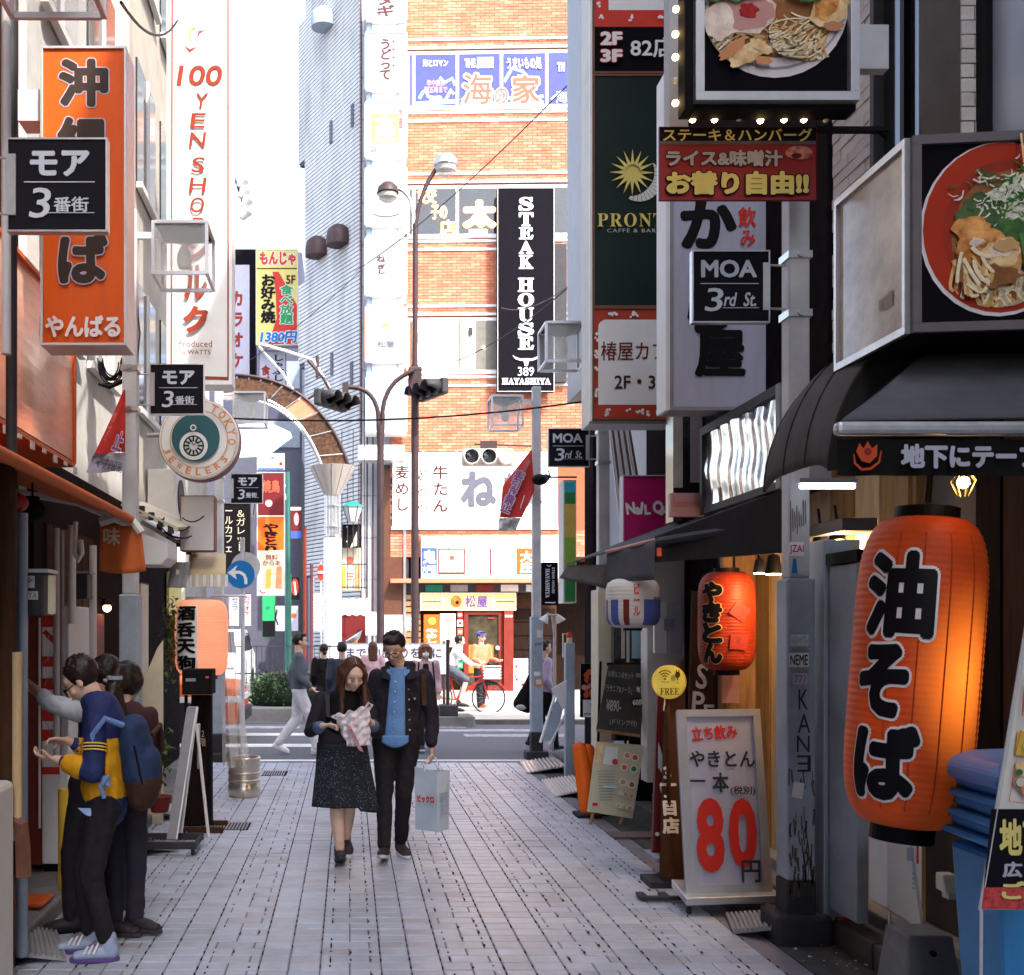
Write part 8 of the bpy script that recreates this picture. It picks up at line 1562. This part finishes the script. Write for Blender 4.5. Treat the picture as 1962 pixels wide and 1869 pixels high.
MB().cap2((.02, -.0, 1.2), (.01, .0, 1.02), (.12, .085), (.14, .105)).build('inner_top', 'blackmat', w1, smooth=True); MB().path([g(.0, .03, .132), g(.0, -.01, .141), g(0, -.05, .136)], .002, 5).build('hair_parting', 'skinlit', w1)
js = MB(); js.cap2((.01, .03, 1.21), (.0, .03, 1.05), (.155, .07), (.155, .1)).cap2((0, .03, 1.05), (0, .03, .9), (.155, .1), (.175, .115)); limbs(js, [shl, ell], [.06, .052]); js.cap2(ell, ell.lerp(hal, .62), .052, .044); limbs(js, [shr, elr], [.06, .052]); js.cap2(elr, elr.lerp(har, .62), .052, .044)
remesh(js, 'jacket', 'denimblack', w1, .009, 3, fold=.02, fscale=11)
for e0, h0 in ((ell, hal), (elr, har)): MB().cap2(e0.lerp(h0, .62), e0.lerp(h0, .8), .045, .04).build('cuff', mat('cuffdenim', (.1, .15, .26), .85, var=.2, scale=60), w1, smooth=True)
for p in ((-.08, -.088, 1.04), (-.0, -.1, 1.05), (-.005, -.1, .97)): MB().ball(p, .008, 8).build('button', 'steel', w1)
def skirt(u, v):
    a = u * 2 * pi; r = .162 + .028 * v + .014 * v * sin(a * 7 + 1.5) + .008 * v * sin(a * 13); x = r * cos(a) * 1.12 + .03 * v * (cos(a) > .3) * (1 + .6 * v); y = r * sin(a) * .75 + .03
    return (x, y, .88 - v * .46 - .05 * v * (cos(a) > .35) * cos(a))
MB().grid(skirt, 72, 18).build('skirt', 'skirtmat', w1, smooth=True, solid=.006)
dt = MB(); rr = random.Random(6)
for i in range(620):
    u, v = rr.uniform(.5, 1.0), rr.uniform(.1, .98); p = V(skirt(u, v)); p2 = V(skirt(u + .002, v)); p3 = V(skirt(u, v + .01)); n_ = (p2 - p).cross(p3 - p).normalized(); n_ = n_ if n_.y < 0 else -n_
    tx_ = (p2 - p).normalized(); tz = n_.cross(tx_); s_ = rr.uniform(.0022, .0045); c_ = p + n_ * .0045; dt.add([c_ + tx_ * s_, c_ + tz * s_, c_ - tx_ * s_, c_ - tz * s_], [(0, 1, 2, 3)])
dt.build('dot_print', mat('dots', (.16, .2, .26), .8), w1, kind='stuff')
sb_ = shoe(w1, lgl[2] + V((0, 0, -.015)), (.05, -1, 0), 'darkgrey', 'darkgrey', .235, pitch=.35); shoe(w1, lgr[2] + V((0, 0, .0)), (.2, -1, 0), 'sneakerdark', 'sole', .235, pitch=-.3)
strip([(-.12, -.06, 1.24), (-.09, -.065, 1.24), (-.085, -.105, 1.08), (-.11, -.1, 1.08)], 'darkgrey', 'bag_strap', w1)
pb = thing('plastic_bag', 'crumpled translucent white plastic bag held open in the woman\'s hands', 'bag', w1.location + V((-.0, -.3, 1.05)))
rr = random.Random(3)
def pbag(u, v):
    lx = -.045 + .09 * v ** 1.2; rx = .2 - .0 * v; x = lx + (rx - lx) * u; z = .06 + .07 * u - v * (.28 - .06 * (1 - u)); 
    return (x + .006 * sin(v * 17 + u * 9), -.035 * sin(pi * u) + .012 * sin(u * 23 + v * 6) + .008 * sin(v * 31 + u * 11), z + .012 * sin(u * 19) * (1 - v))
MB().grid(pbag, 26, 22).build('sheet', 'whiteplastic', pb, smooth=True, solid=.002)
MB().path([(.16, .0, .1), (.19, -.03, .15), (.215, -.0, .13), (.19, .01, .09)], .009, 6).build('handle', 'whiteplastic', pb, smooth=True); MB().path([(-.04, -.01, .06), (-.07, -.0, .05), (-.03, .01, .03)], .007, 6).build('handle', 'whiteplastic', pb, smooth=True)
MB().grid(lambda u, v: (.03 + u * .035 + v * .09, -.05 - .004 * sin(v * 9), .0 - v * .18 - u * .015), 4, 10).build('print', mat('mauveprint', (.4, .22, .24), .5, var=.3, scale=30), pb, smooth=True); MB().ball((.07, -.056, -.04), (.008, .002, .008), 8).build('print', 'redprint', pb)

# ---- boy in yellow and navy jacket, facing left
a1 = thing('person', 'bent over boy in a yellow and navy jacket and pale blue sneakers', 'person', (P(195, 0, 5.45).x, 5.45, 0))
hc = V((-.12, .0, 1.435)); fd = V((-1, -.12, -.75)); nk = V((-.02, .02, 1.3))
bm_ = MB(); head_body(bm_, hc, fd, .98, neck=nk)
bm_.cap2((.0, .0, 1.22), (.02, .0, .98), (.1, .14), (.095, .13)); bm_.cap2((.02, 0, .98), (.03, 0, .82), (.1, .13), (.1, .14))
shl, ell, hal = V((-.0, -.14, 1.23)), V((.0, -.2, .99)), V((-.21, -.17, 1.05)); shr, elr, har = V((-.01, .14, 1.23)), V((-.04, .2, 1.02)), V((-.22, .1, 1.12))
limbs(bm_, [shl, ell, hal], [.045, .038, .024]); limbs(bm_, [shr, elr, har], [.045, .038, .024]); hand(bm_, hal, (-1, 0, .1), (0, .3, 1), .7, .95, thumb=1); hand(bm_, har, (-1, -.3, .1), (0, -.4, -1), .7, .95)
lgl = [V((.03, -.08, .8)), V((-.04, -.09, .45)), V((.04, -.08, .11))]; lgr = [V((.03, .08, .8)), V((-.12, .08, .46)), V((-.09, .09, .11))]
limbs(bm_, lgl, [.07, .042, .032]); limbs(bm_, lgr, [.07, .042, .032])
remesh(bm_, 'body', 'skin', a1, .006, 2); face_parts(a1, hc, fd, .98, glasses=1)
M = frame(fd); g = lambda x, y, z: hc + M @ V((x, y, z)); hm_ = MB(); hm_.ball(g(0, -.035, .04), (.092, .098, .095), 18, M)
for i in range(90):
    a, b = random.uniform(0, 6.28), random.uniform(.1, 1.5); n_ = V((sin(b) * cos(a), sin(b) * sin(a) - .1, cos(b)))
    if n_.y < .75: hm_.cap2(g(n_.x * .08, -.03 + n_.y * .085, .04 + n_.z * .08), g(n_.x * .1, -.02 + n_.y * .105, .035 + n_.z * .108), .014, .004, n=8)
remesh(hm_, 'hair', 'hair', a1, .006, 1)
js = MB(); js.cap2((.01, .0, 1.25), (.03, .0, 1.1), (.1, .16), (.12, .16), side=(1, 0, 0)).cap2((.02, 0, 1.1), (.02, 0, .86), (.13, .16), (.13, .155), side=(1, 0, 0))
remesh(js, 'jacket', 'yellowjacket', a1, .009, 3, fold=.03, fscale=9)
js = MB(); js.cap2((-.0, .0, 1.285), (.02, 0, 1.19), (.105, .15), (.125, .172), side=(1, 0, 0)); js.cap2((-.045, 0, 1.33), (-.0, 0, 1.29), .075, .09); remesh(js, 'jacket_yoke', 'navyjacket', a1, .009, 3, fold=.02)
for s0, e0, h0 in ((shl, ell, hal), (shr, elr, har)):
    js = MB(); js.cap2(s0, s0.lerp(e0, .5), .064, .062); remesh(js, 'upper_sleeve', 'navyjacket', a1, .008, 2, fold=.015); js = MB(); js.cap2(s0.lerp(e0, .5), e0, .062, .06); js.cap2(e0, e0.lerp(h0, .35), .06, .055)
    remesh(js, 'sleeve', 'navyjacket', a1, .009, 2, fold=.02); js = MB(); js.cap2(e0.lerp(h0, .4), e0.lerp(h0, .66), .064, .05); remesh(js, 'fore_sleeve', 'yellowjacket', a1, .009, 2, fold=.02); js = MB(); js.cap2(e0.lerp(h0, .68), e0.lerp(h0, .78), .045, .036); remesh(js, 'cuff', 'navyjacket', a1, .007, 2)
    d_ = (e0 - s0).normalized(); 
    for j in range(3): MB().tube(s0 + d_ * (.105 + .016 * j), s0 + d_ * (.111 + .016 * j), .07, .0698, 24).build('sleeve_stripe', 'yellow', a1, smooth=True)
MB().cap2((.025, 0, .83), (.025, 0, .79), (.125, .15), (.12, .145), side=(1, 0, 0)).build('shirt_hem', 'navyjacket', a1, smooth=True); MB().grid(lambda u, v: (-.1 + u * .14, -.14 - .015 * sin(pi * u), .8 - v * .04 * sin(pi * u)), 10, 3).build('undershirt', 'paleblue', a1, smooth=True)
tr = MB(); limbs(tr, [lgl[0], lgl[1], lgl[2] + V((0, 0, .02))], [.095, .066, .05]); limbs(tr, [lgr[0], lgr[1], lgr[2] + V((0, 0, .02))], [.095, .066, .05]); tr.cap2((.03, -.05, .8), (.03, .05, .8), .105, .105); remesh(tr, 'trousers', 'trousers', a1, .009, 3, fold=.02, fscale=14)
for q_ in (lgl, lgr): shoe(a1, q_[2] + V((0, 0, -.02)), (-1, -.1, 0), 'sneaker', mat('purplesole', (.1, .06, .22), .6), .27)
for q_ in (lgl, lgr):
    for j in range(3): MB().path([q_[2] + V((-.03 - .028 * j, -.047, -.005 - .008 * j)), q_[2] + V((-.055 - .028 * j, -.05, -.06))], .006, 6).build('shoe_stripe', 'white', a1)
    MB().path([q_[2] + V((-.05 - .012 * j, -.02 + .04 * (j % 2), .0 - .009 * j)) for j in range(5)], .004, 5).build('laces', 'purpletext', a1)
bp = thing('backpack', 'dark blue backpack with a brown leather bottom worn by the boy in the yellow jacket', 'backpack', a1.location + V((.2, .0, 1.02)))
js = MB(); js.cap2((-.035, 0, .17), (.0, 0, -.06), (.08, .14), (.095, .15), side=(1, 0, 0)).cap2((.01, 0, -.0), (.02, 0, -.08), (.1, .14), (.095, .145), side=(1, 0, 0)); remesh(js, 'pack_body', 'packblue', bp, .009, 3, fold=.02); js = MB(); js.cap2((.02, 0, -.10), (.015, 0, -.18), (.098, .148), (.075, .13), side=(1, 0, 0)); remesh(js, 'leather_bottom', 'packbrown', bp, .009, 3, fold=.01)
MB().path([(-.06, -.13, .2), (-.14, -.185, .24), (-.2, -.19, .16), (-.19, -.18, -.02), (-.12, -.18, -.1)], .016, 8).build('shoulder_strap', 'bluecloth', bp, smooth=True); MB().path([(-.0, -.15, .1), (.04, -.14, -.1)], .006).build('zip', 'black', bp); MB().path([(-.12, -.18, -.05), (-.16, -.2, -.1), (-.14, -.2, -.16)], .012).build('strap_end', 'bluecloth', bp)
# ---- person stretching a white sleeved arm
a2 = thing('person', 'person in a white sleeved top reaching one arm to the wall at left', 'person', (P(170, 0, 5.95).x, 5.95, 0))
hc = V((.12, .02, 1.43)); fd = V((-1, -.3, -.4)); bm_ = MB(); head_body(bm_, hc, fd, .96, neck=V((.1, .03, 1.3)))
shl, ell, hal = V((.0, -.12, 1.25)), V((-.16, -.1, 1.29)), V((-.36, -.08, 1.43)); bm_.cap2((.08, .02, 1.22), (.06, .02, .85), (.1, .14), (.11, .14)); limbs(bm_, [shl, ell, hal], [.045, .038, .026]); hand(bm_, hal, (-.8, 0, .55), (-.3, .9, 0), .25, .98)
lgl = [V((.02, -.06, .82)), V((-.06, -.07, .45)), V((-.06, -.06, .1))]; lgr = [V((.05, .1, .82)), V((.03, .1, .45)), V((.05, .1, .1))]; limbs(bm_, lgl, [.07, .042, .032]); limbs(bm_, lgr, [.07, .042, .032]); remesh(bm_, 'body', 'skin', a2, .008, 2); face_parts(a2, hc, fd, .96)
js = MB(); js.cap2((.07, .02, 1.24), (.06, .02, .9), (.1, .145), (.105, .145)); remesh(js, 'top', 'navyjacket', a2, .01, 3, fold=.02); js = MB(); limbs(js, [shl, ell, ell.lerp(hal, .3)], [.062, .052, .046]); remesh(js, 'sleeve', 'whitesleeve', a2, .008, 2, fold=.018, fscale=14)
tr = MB(); limbs(tr, lgl, [.09, .064, .05]); limbs(tr, lgr, [.09, .064, .05]); tr.cap2((.03, -.05, .82), (.05, .09, .82), .115, .115); remesh(tr, 'trousers', 'trousers', a2, .01, 3, fold=.02)
for q_ in (lgl, lgr): shoe(a2, q_[2] + V((0, 0, -.01)), (-1, -.2, 0), 'sneakerdark', 'black')
M = frame(fd); g = lambda x, y, z: hc + M @ V((x, y, z)); hm_ = MB(); hm_.ball(g(0, -.03, .035), (.094, .102, .1), 18, M).ball(g(0, .03, .085), (.08, .05, .035), 14, M); remesh(hm_, 'hair', 'hair', a2, .008, 1, fold=.012, fscale=30)
# ---- third, turned away
a3 = thing('person', 'long haired person in a dark wine jacket and jeans standing behind the yellow jacket', 'person', (P(248, 0, 5.85).x, 5.85, 0))
hc = V((.02, .02, 1.4)); fd = V((.5, 1, -.3)); bm_ = MB(); head_body(bm_, hc, fd, .95, 1, neck=V((.0, .0, 1.27))); bm_.cap2((0, .0, 1.2), (0, 0, .85), (.13, .09), (.13, .1))
lgl = [V((-.06, .0, .82)), V((-.07, -.0, .45)), V((-.06, .0, .1))]; lgr = [V((.06, .0, .82)), V((.07, .02, .45)), V((.06, .04, .11))]; limbs(bm_, lgl, [.07, .042, .032]); limbs(bm_, lgr, [.07, .042, .032]); limbs(bm_, [V((.15, 0, 1.22)), V((.17, .05, .97)), V((.08, .2, .9))], [.04, .035, .025]); limbs(bm_, [V((-.15, 0, 1.22)), V((-.17, .05, .97)), V((-.08, .2, .9))], [.04, .035, .025]); hand(bm_, (.08, .2, .9), (-.3, 1, 0), (-1, 0, 0), .6); remesh(bm_, 'body', 'skin', a3, .009, 2)
js = MB(); js.cap2((0, 0, 1.23), (0, 0, .87), (.135, .09), (.135, .1)); limbs(js, [V((.15, 0, 1.22)), V((.17, .05, .97)), V((.1, .17, .91))], [.058, .05, .042]); limbs(js, [V((-.15, 0, 1.22)), V((-.17, .05, .97)), V((-.1, .17, .91))], [.058, .05, .042]); remesh(js, 'jacket', 'burgundyjacket', a3, .01, 3, fold=.02)
tr = MB(); limbs(tr, lgl, [.09, .066, .055]); limbs(tr, lgr, [.09, .066, .055]); tr.cap2((-.05, 0, .83), (.05, 0, .83), .11, .11); remesh(tr, 'trousers', mat('darkjeans', (.03, .026, .04), .85, var=.2, bump=.3), a3, .01, 3, fold=.02, fscale=14)
for q_ in (lgl, lgr): shoe(a3, q_[2] + V((0, 0, -.01)), (.8, -.3, 0), 'sneakerdark', 'sneakerdark')
M = frame(fd); g = lambda x, y, z: hc + M @ V((x, y, z)); hm_ = MB(); hm_.ball(g(0, -.02, .03), (.1, .108, .105), 18, M); hm_.cap2(g(0, -.1, .05), g(0, -.14, -.1), .05, .045).cap2(g(0, -.13, -.05), hc + V((.03, -.12, -.3)), .05, .03); remesh(hm_, 'hair', 'hair', a3, .009, 1, fold=.012, fscale=30)
MB().lathe([(.05, 0), (.052, .02)], g(0, -.13, .0), 16).build('hair_tie', 'slate', a3)
bp = thing('backpack', 'dark brown rucksack hanging behind the wine coloured jacket', 'backpack', a3.location + V((.05, -.17, .98))); js = MB(); js.cap2((0, 0, .12), (0, 0, -.14), (.12, .07), (.13, .085)); remesh(js, 'pack_body', 'packbrown', bp, .01, 3, fold=.02); MB().path([(.1, .02, .15), (.13, .12, .2), (.13, .2, .05)], .015).build('shoulder_strap', 'packbrown', bp, smooth=True)

# ---- far people: one builder, each with a pose and clothes of its own
def walker(label, u, Y, rz, h=1.7, top='greysuit', low='trousers', shoes='sneakerdark', hair='hair', stride=.25, coat=.0, hairtype='short', skin='skin', mask=0, arms=((0, .05), (0, .05)), skirt_=None, vox=.012, bun=0, legs=None):
    t = thing('person', label, 'person', (P(u, 0, Y).x, Y, .0), rz); s = h / 1.7
    sc_ = lambda p: V(p) * s
    hc = sc_((0, -.02, 1.57)); fd = V((0, -1, -.12)); bm_ = MB(); head_body(bm_, hc, fd, s, neck=sc_((0, 0, 1.42)))
    bm_.cap2(sc_((0, 0, 1.3)), sc_((0, 0, .95)), (.13 * s, .085 * s), (.13 * s, .09 * s))
    L_ = legs or ([(-.08, 0, .88), (-.085, -stride * .55, .48), (-.08, -stride * .75, .1)], [(.08, 0, .88), (.085, stride * .1, .48), (.08, stride * .9, .14)])
    A_ = []
    for q, (f0, f1) in zip((-1, 1), arms): A_.append([sc_((q * .17, 0, 1.36)), sc_((q * .22, .04 - f0, 1.09)), sc_((q * .2, -.05 - f1, .86 + max(0, f1) * .7))])
    for l_ in L_: limbs(bm_, [sc_(p) for p in l_], [.08 * s, .055 * s, .038 * s])
    for a_ in A_: limbs(bm_, a_, [.045 * s, .038 * s, .026 * s]); d_ = (a_[2] - a_[1]); hand(bm_, a_[2], d_, (0, -1, .1), .5, s)
    remesh(bm_, 'body', skin, t, .01, 2); face_parts(t, hc, fd, s, mask=mask)
    js = MB(); js.cap2(sc_((0, 0, 1.34)), sc_((0, 0, 1.18)), (.18 * s, .085 * s), (.18 * s, .115 * s)).cap2(sc_((0, 0, 1.18)), sc_((0, 0, .92 - coat)), (.175 * s, .11 * s), (.18 * s + coat * .1, .12 * s))
    for a_ in A_: limbs(js, [a_[0], a_[1], a_[1].lerp(a_[2], .85)], [.07 * s, .06 * s, .05 * s])
    remesh(js, 'jacket', top, t, vox, 3, fold=.02)
    if skirt_: MB().grid(lambda a, b: ((.14 + .06 * b + .01 * sin(a * 44)) * cos(a * 6.2832) * s, (.11 + .06 * b + .01 * sin(a * 44)) * sin(a * 6.2832) * s, (.95 - b * .45) * s), 48, 8).build('skirt', skirt_, t, smooth=True, solid=.006)
    else:
        tr = MB()
        for l_ in L_: limbs(tr, [sc_(p) for p in l_], [.1 * s, .078 * s, .062 * s])
        tr.cap2(sc_((-.05, 0, .9)), sc_((.05, 0, .9)), .11 * s, .11 * s); remesh(tr, 'trousers', low, t, vox, 3, fold=.018)
    for l_, pt in zip(L_, (.1, -.35 if stride > .15 else 0)): shoe(t, sc_(l_[2]) + V((0, 0, -.01)), (0, -1, 0), shoes, 'sole', pitch=pt)
    hm_ = MB(); hm_.ball(hc + V((0, .03, .035)) * s, (.088 * s, .098 * s, .092 * s), 16)
    if hairtype == 'short': hm_.ball(hc + V((0, -.035, .1)) * s, (.07 * s, .05 * s, .03 * s), 12)
    if hairtype == 'bob':
        hm_.ball(hc + V((0, .02, .02)) * s, (.105 * s, .11 * s, .11 * s), 16)
        for q in (-1, 1): hm_.cap2(hc + V((q * .085, -.03, .04)) * s, hc + V((q * .085, -.02, -.1)) * s, .035 * s, .03 * s)
        hm_.cap2(hc + V((-.05, -.075, .07)) * s, hc + V((.05, -.075, .07)) * s, .024 * s, .024 * s)
    if hairtype == 'bun': hm_.ball(hc + V((0, .09, -.05)) * s, .045 * s, 12)
    if hairtype == 'long': hm_.cap2(hc + V((0, .07, .0)), hc + V((0, .09, -.22)), (.09, .04), (.08, .03))
    remesh(hm_, 'hair', hair, t, .01, 1, fold=.008, fscale=30); return t
wk = walker('man in a grey jacket and white trousers striding right by the hedge', 573, 14.6, radians(90), 1.68, 'greysuit', 'whitetrousers', 'white', stride=.32, arms=((.05, .12), (-.1, -.1)))
walker('woman with a low dark bun and black top, seen behind the couple', 620, 17.5, radians(200), 1.5, 'blackmat', hairtype='bun', stride=.1)
walker('man in a dark navy suit walking away just left of the long haired woman', 655, 15.6, radians(190), 1.55, 'navysuit', stride=.2)
walker('dark haired person in a pale top walking away between the heads of the couple', 714, 18.5, radians(185), 1.53, 'pinkcoat', hairtype='long', hair='hairbrown', stride=.1)
mg = walker('young woman with a blond bob, white face mask and long pale pink coat', 814, 15.0, radians(5), 1.53, 'pinkcoat', 'trousers', hair='hairlight', hairtype='bob', mask=1, coat=.25, stride=.15)
MB().path([(.1, -.09, 1.26), (.12, -.12, 1.0), (.13, -.14, .75)], .012).path([(-.1, -.09, 1.26), (-.12, -.12, 1.0)], .012).build('bag_strap', 'black', mg); MB().cap2((0, -.085, 1.22), (0, -.105, 1.12), (.04, .02), (.05, .02)).build('inner_top', 'black', mg, smooth=True)
rd_ = walker('man in an orange red sweater and blue cap standing outside the red shop door', 922, 22.6, radians(25), 1.7, mat('sweater', (.75, .2, .1), .7), 'trousers', mat('redshoe', (.7, .08, .02), .6), skin='skinlit', stride=.1, arms=((.05, .25), (.05, .3)))
MB().ball((0, .01, 1.64), (.1, .11, .07), 14).ball((0, -.1, 1.625), (.07, .07, .012), 10).build('cap', mat('capblue', (.06, .08, .3), .6), rd_, smooth=True); MB().ball((.12, -.1, .92), (.13, .1, .1), 10).build('folded_coat', 'red', rd_, smooth=True)
cj = thing('jacket', 'black jacket draped over the arm of the man in the orange sweater', 'jacket', rd_.location + V((.22, -.15, .85))); js = MB(); js.cap2((-.05, 0, .15), (.02, 0, -.25), (.08, .06), (.14, .07)).cap2((.05, 0, .1), (.12, 0, -.1), .05, .07); remesh(js, 'cloth', mat('blackcoat', (.012, .014, .018), .6), cj, .014, 2, fold=.05, fscale=8)
wb_ = walker('person in a lilac top with a black shoulder bag, half hidden by the lamp post', 1042, 14.9, radians(100), 1.58, mat('lilac', (.42, .32, .42), .8), 'blackmat', stride=.2)
sbg = thing('shoulder_bag', 'large black and white shoulder bag beside the far lamp post', 'bag', wb_.location + V((-.24, -.12, .85))); js = MB(); js.cap2((.08, 0, .2), (-.05, 0, -.2), (.09, .07), (.17, .1)); remesh(js, 'bag_body', 'blackmat', sbg, .014, 2, fold=.04, fscale=7); MB().ball((-.12, -.09, -.22), (.08, .02, .04), 10).build('print', 'lightgrey', sbg, smooth=True); MB().path([(.1, -.03, .2), (.2, -.04, .45)], .012).build('strap', 'black', sbg)
# ---- cyclist and bicycle
bk = thing('bicycle', 'red bicycle with a white front basket being ridden past the shop', 'bicycle', (P(884, 0, 21.4).x, 21.4, 0), radians(-8))
for x, nm in ((-.52, 'wheel'), (.55, 'wheel')):
    wh = MB().path([(x + .33 * cos(a * pi / 18), 0, .34 + .33 * sin(a * pi / 18)) for a in range(37)], .016, 6).build(nm, 'rubber', bk, smooth=True); sp_ = MB()
    for a in range(14): sp_.tube((x, 0, .34), (x + .32 * cos(a * pi / 7), 0, .34 + .32 * sin(a * pi / 7)), .0025, n=4, cap=False)
    sp_.build('spokes', 'steel', wh); MB().tube((x, -.03, .34), (x, .03, .34), .03).build('hub', 'steel', wh)
MB().path([(-.52, 0, .34), (-.12, 0, .3), (.4, 0, .72)], .018).path([(-.12, 0, .3), (-.25, 0, .82)], .018).path([(-.52, 0, .34), (-.22, 0, .72), (.42, 0, .78)], .014).path([(.55, 0, .34), (.46, 0, .62), (.4, 0, .98)], .018).build('frame', 'redprint', bk, smooth=True)
MB().path([(.2, -.24, 1.0), (.38, -.2, 1.02), (.4, 0, .98), (.38, .2, 1.02), (.2, .24, 1.0)], .012).build('handlebar', 'steel', bk, smooth=True); MB().ball((-.27, 0, .86), (.14, .09, .04), 12).build('saddle', 'black', bk, smooth=True)
bs = MB(); 
for i in range(7): bs.span((.46 + i * .055, -.17, .74), (.465 + i * .055, -.164, .98)).span((.46 + i * .055, .164, .74), (.465 + i * .055, .17, .98))
for z in (.74, .8, .86, .92, .98): bs.span((.44, -.18, z), (.8, -.172, z + .012)).span((.44, .172, z), (.8, .18, z + .012)).span((.8, -.18, z), (.808, .18, z + .012)).span((.44, -.18, z), (.448, .18, z + .012))
bs.span((.45, -.16, .73), (.8, .16, .74)); bs.build('basket', 'white', bk); MB().span((.47, -.155, .745), (.78, .155, .93)).build('basket_load', 'offwhite', bk)
MB().path([(.88 * cos(a) * .42 + .55, 0, .34 + .38 * sin(a)) for a in [i * .25 for i in range(2, 12)]], .012).build('mudguard', 'redprint', bk)
cy = thing('person', 'cyclist in a bright white shirt and dark skirt leaning over the handlebars', 'person', bk.location + V((0, .0, 0)), radians(-8))
hc = V((-.02, 0, 1.5)); fd = V((1, -.1, -.3)); bm_ = MB(); head_body(bm_, hc, fd, .95, 1, neck=V((-.08, 0, 1.36))); bm_.cap2((-.1, 0, 1.28), (-.22, 0, .98), (.09, .14), (.1, .14)); 
for q in (-1, 1): limbs(bm_, [V((-.1, q * .16, 1.28)), V((.1, q * .2, 1.1)), V((.22, q * .22, 1.03))], [.042, .036, .025]); hand(bm_, (.22, q * .22, 1.03), (1, 0, 0), (0, 0, -1), .9, .9)
limbs(bm_, [V((-.22, -.09, .92)), V((.1, -.1, .7)), V((-.02, -.1, .28))], [.085, .055, .038]); limbs(bm_, [V((-.22, .09, .92)), V((.05, .1, .58)), V((-.12, .1, .16))], [.085, .055, .038]); remesh(bm_, 'body', 'skinlit', cy, .01, 2); face_parts(cy, hc, fd, .95, 1)
js = MB(); js.cap2((-.09, 0, 1.31), (-.22, 0, 1.0), (.1, .165), (.115, .155)); 
for q in (-1, 1): limbs(js, [V((-.1, q * .16, 1.28)), V((.1, q * .2, 1.1)), V((.19, q * .22, 1.04))], [.062, .052, .045])
remesh(js, 'shirt', 'white', cy, .012, 3, fold=.02); tr = MB(); limbs(tr, [V((-.22, -.08, .93)), V((.1, -.1, .72))], [.115, .075]); limbs(tr, [V((-.22, .08, .93)), V((.05, .1, .6))], [.115, .075]); remesh(tr, 'skirt', 'greysuit', cy, .012, 3, fold=.015)
hm_ = MB(); hm_.ball(hc + V((-.03, 0, .035)), (.1, .09, .095), 16); remesh(hm_, 'hair', 'hair', cy, .01, 1, fold=.01, fscale=30)
for p, q in ((V((-.02, -.1, .25)), 0), (V((-.12, .1, .14)), 0)): shoe(cy, p, (1, 0, 0), 'sneakerdark', 'black')

for o in (a1, a2, a3): o.scale = (.92, .9, 1)
for o in (a2, a3): o.location.x -= .03
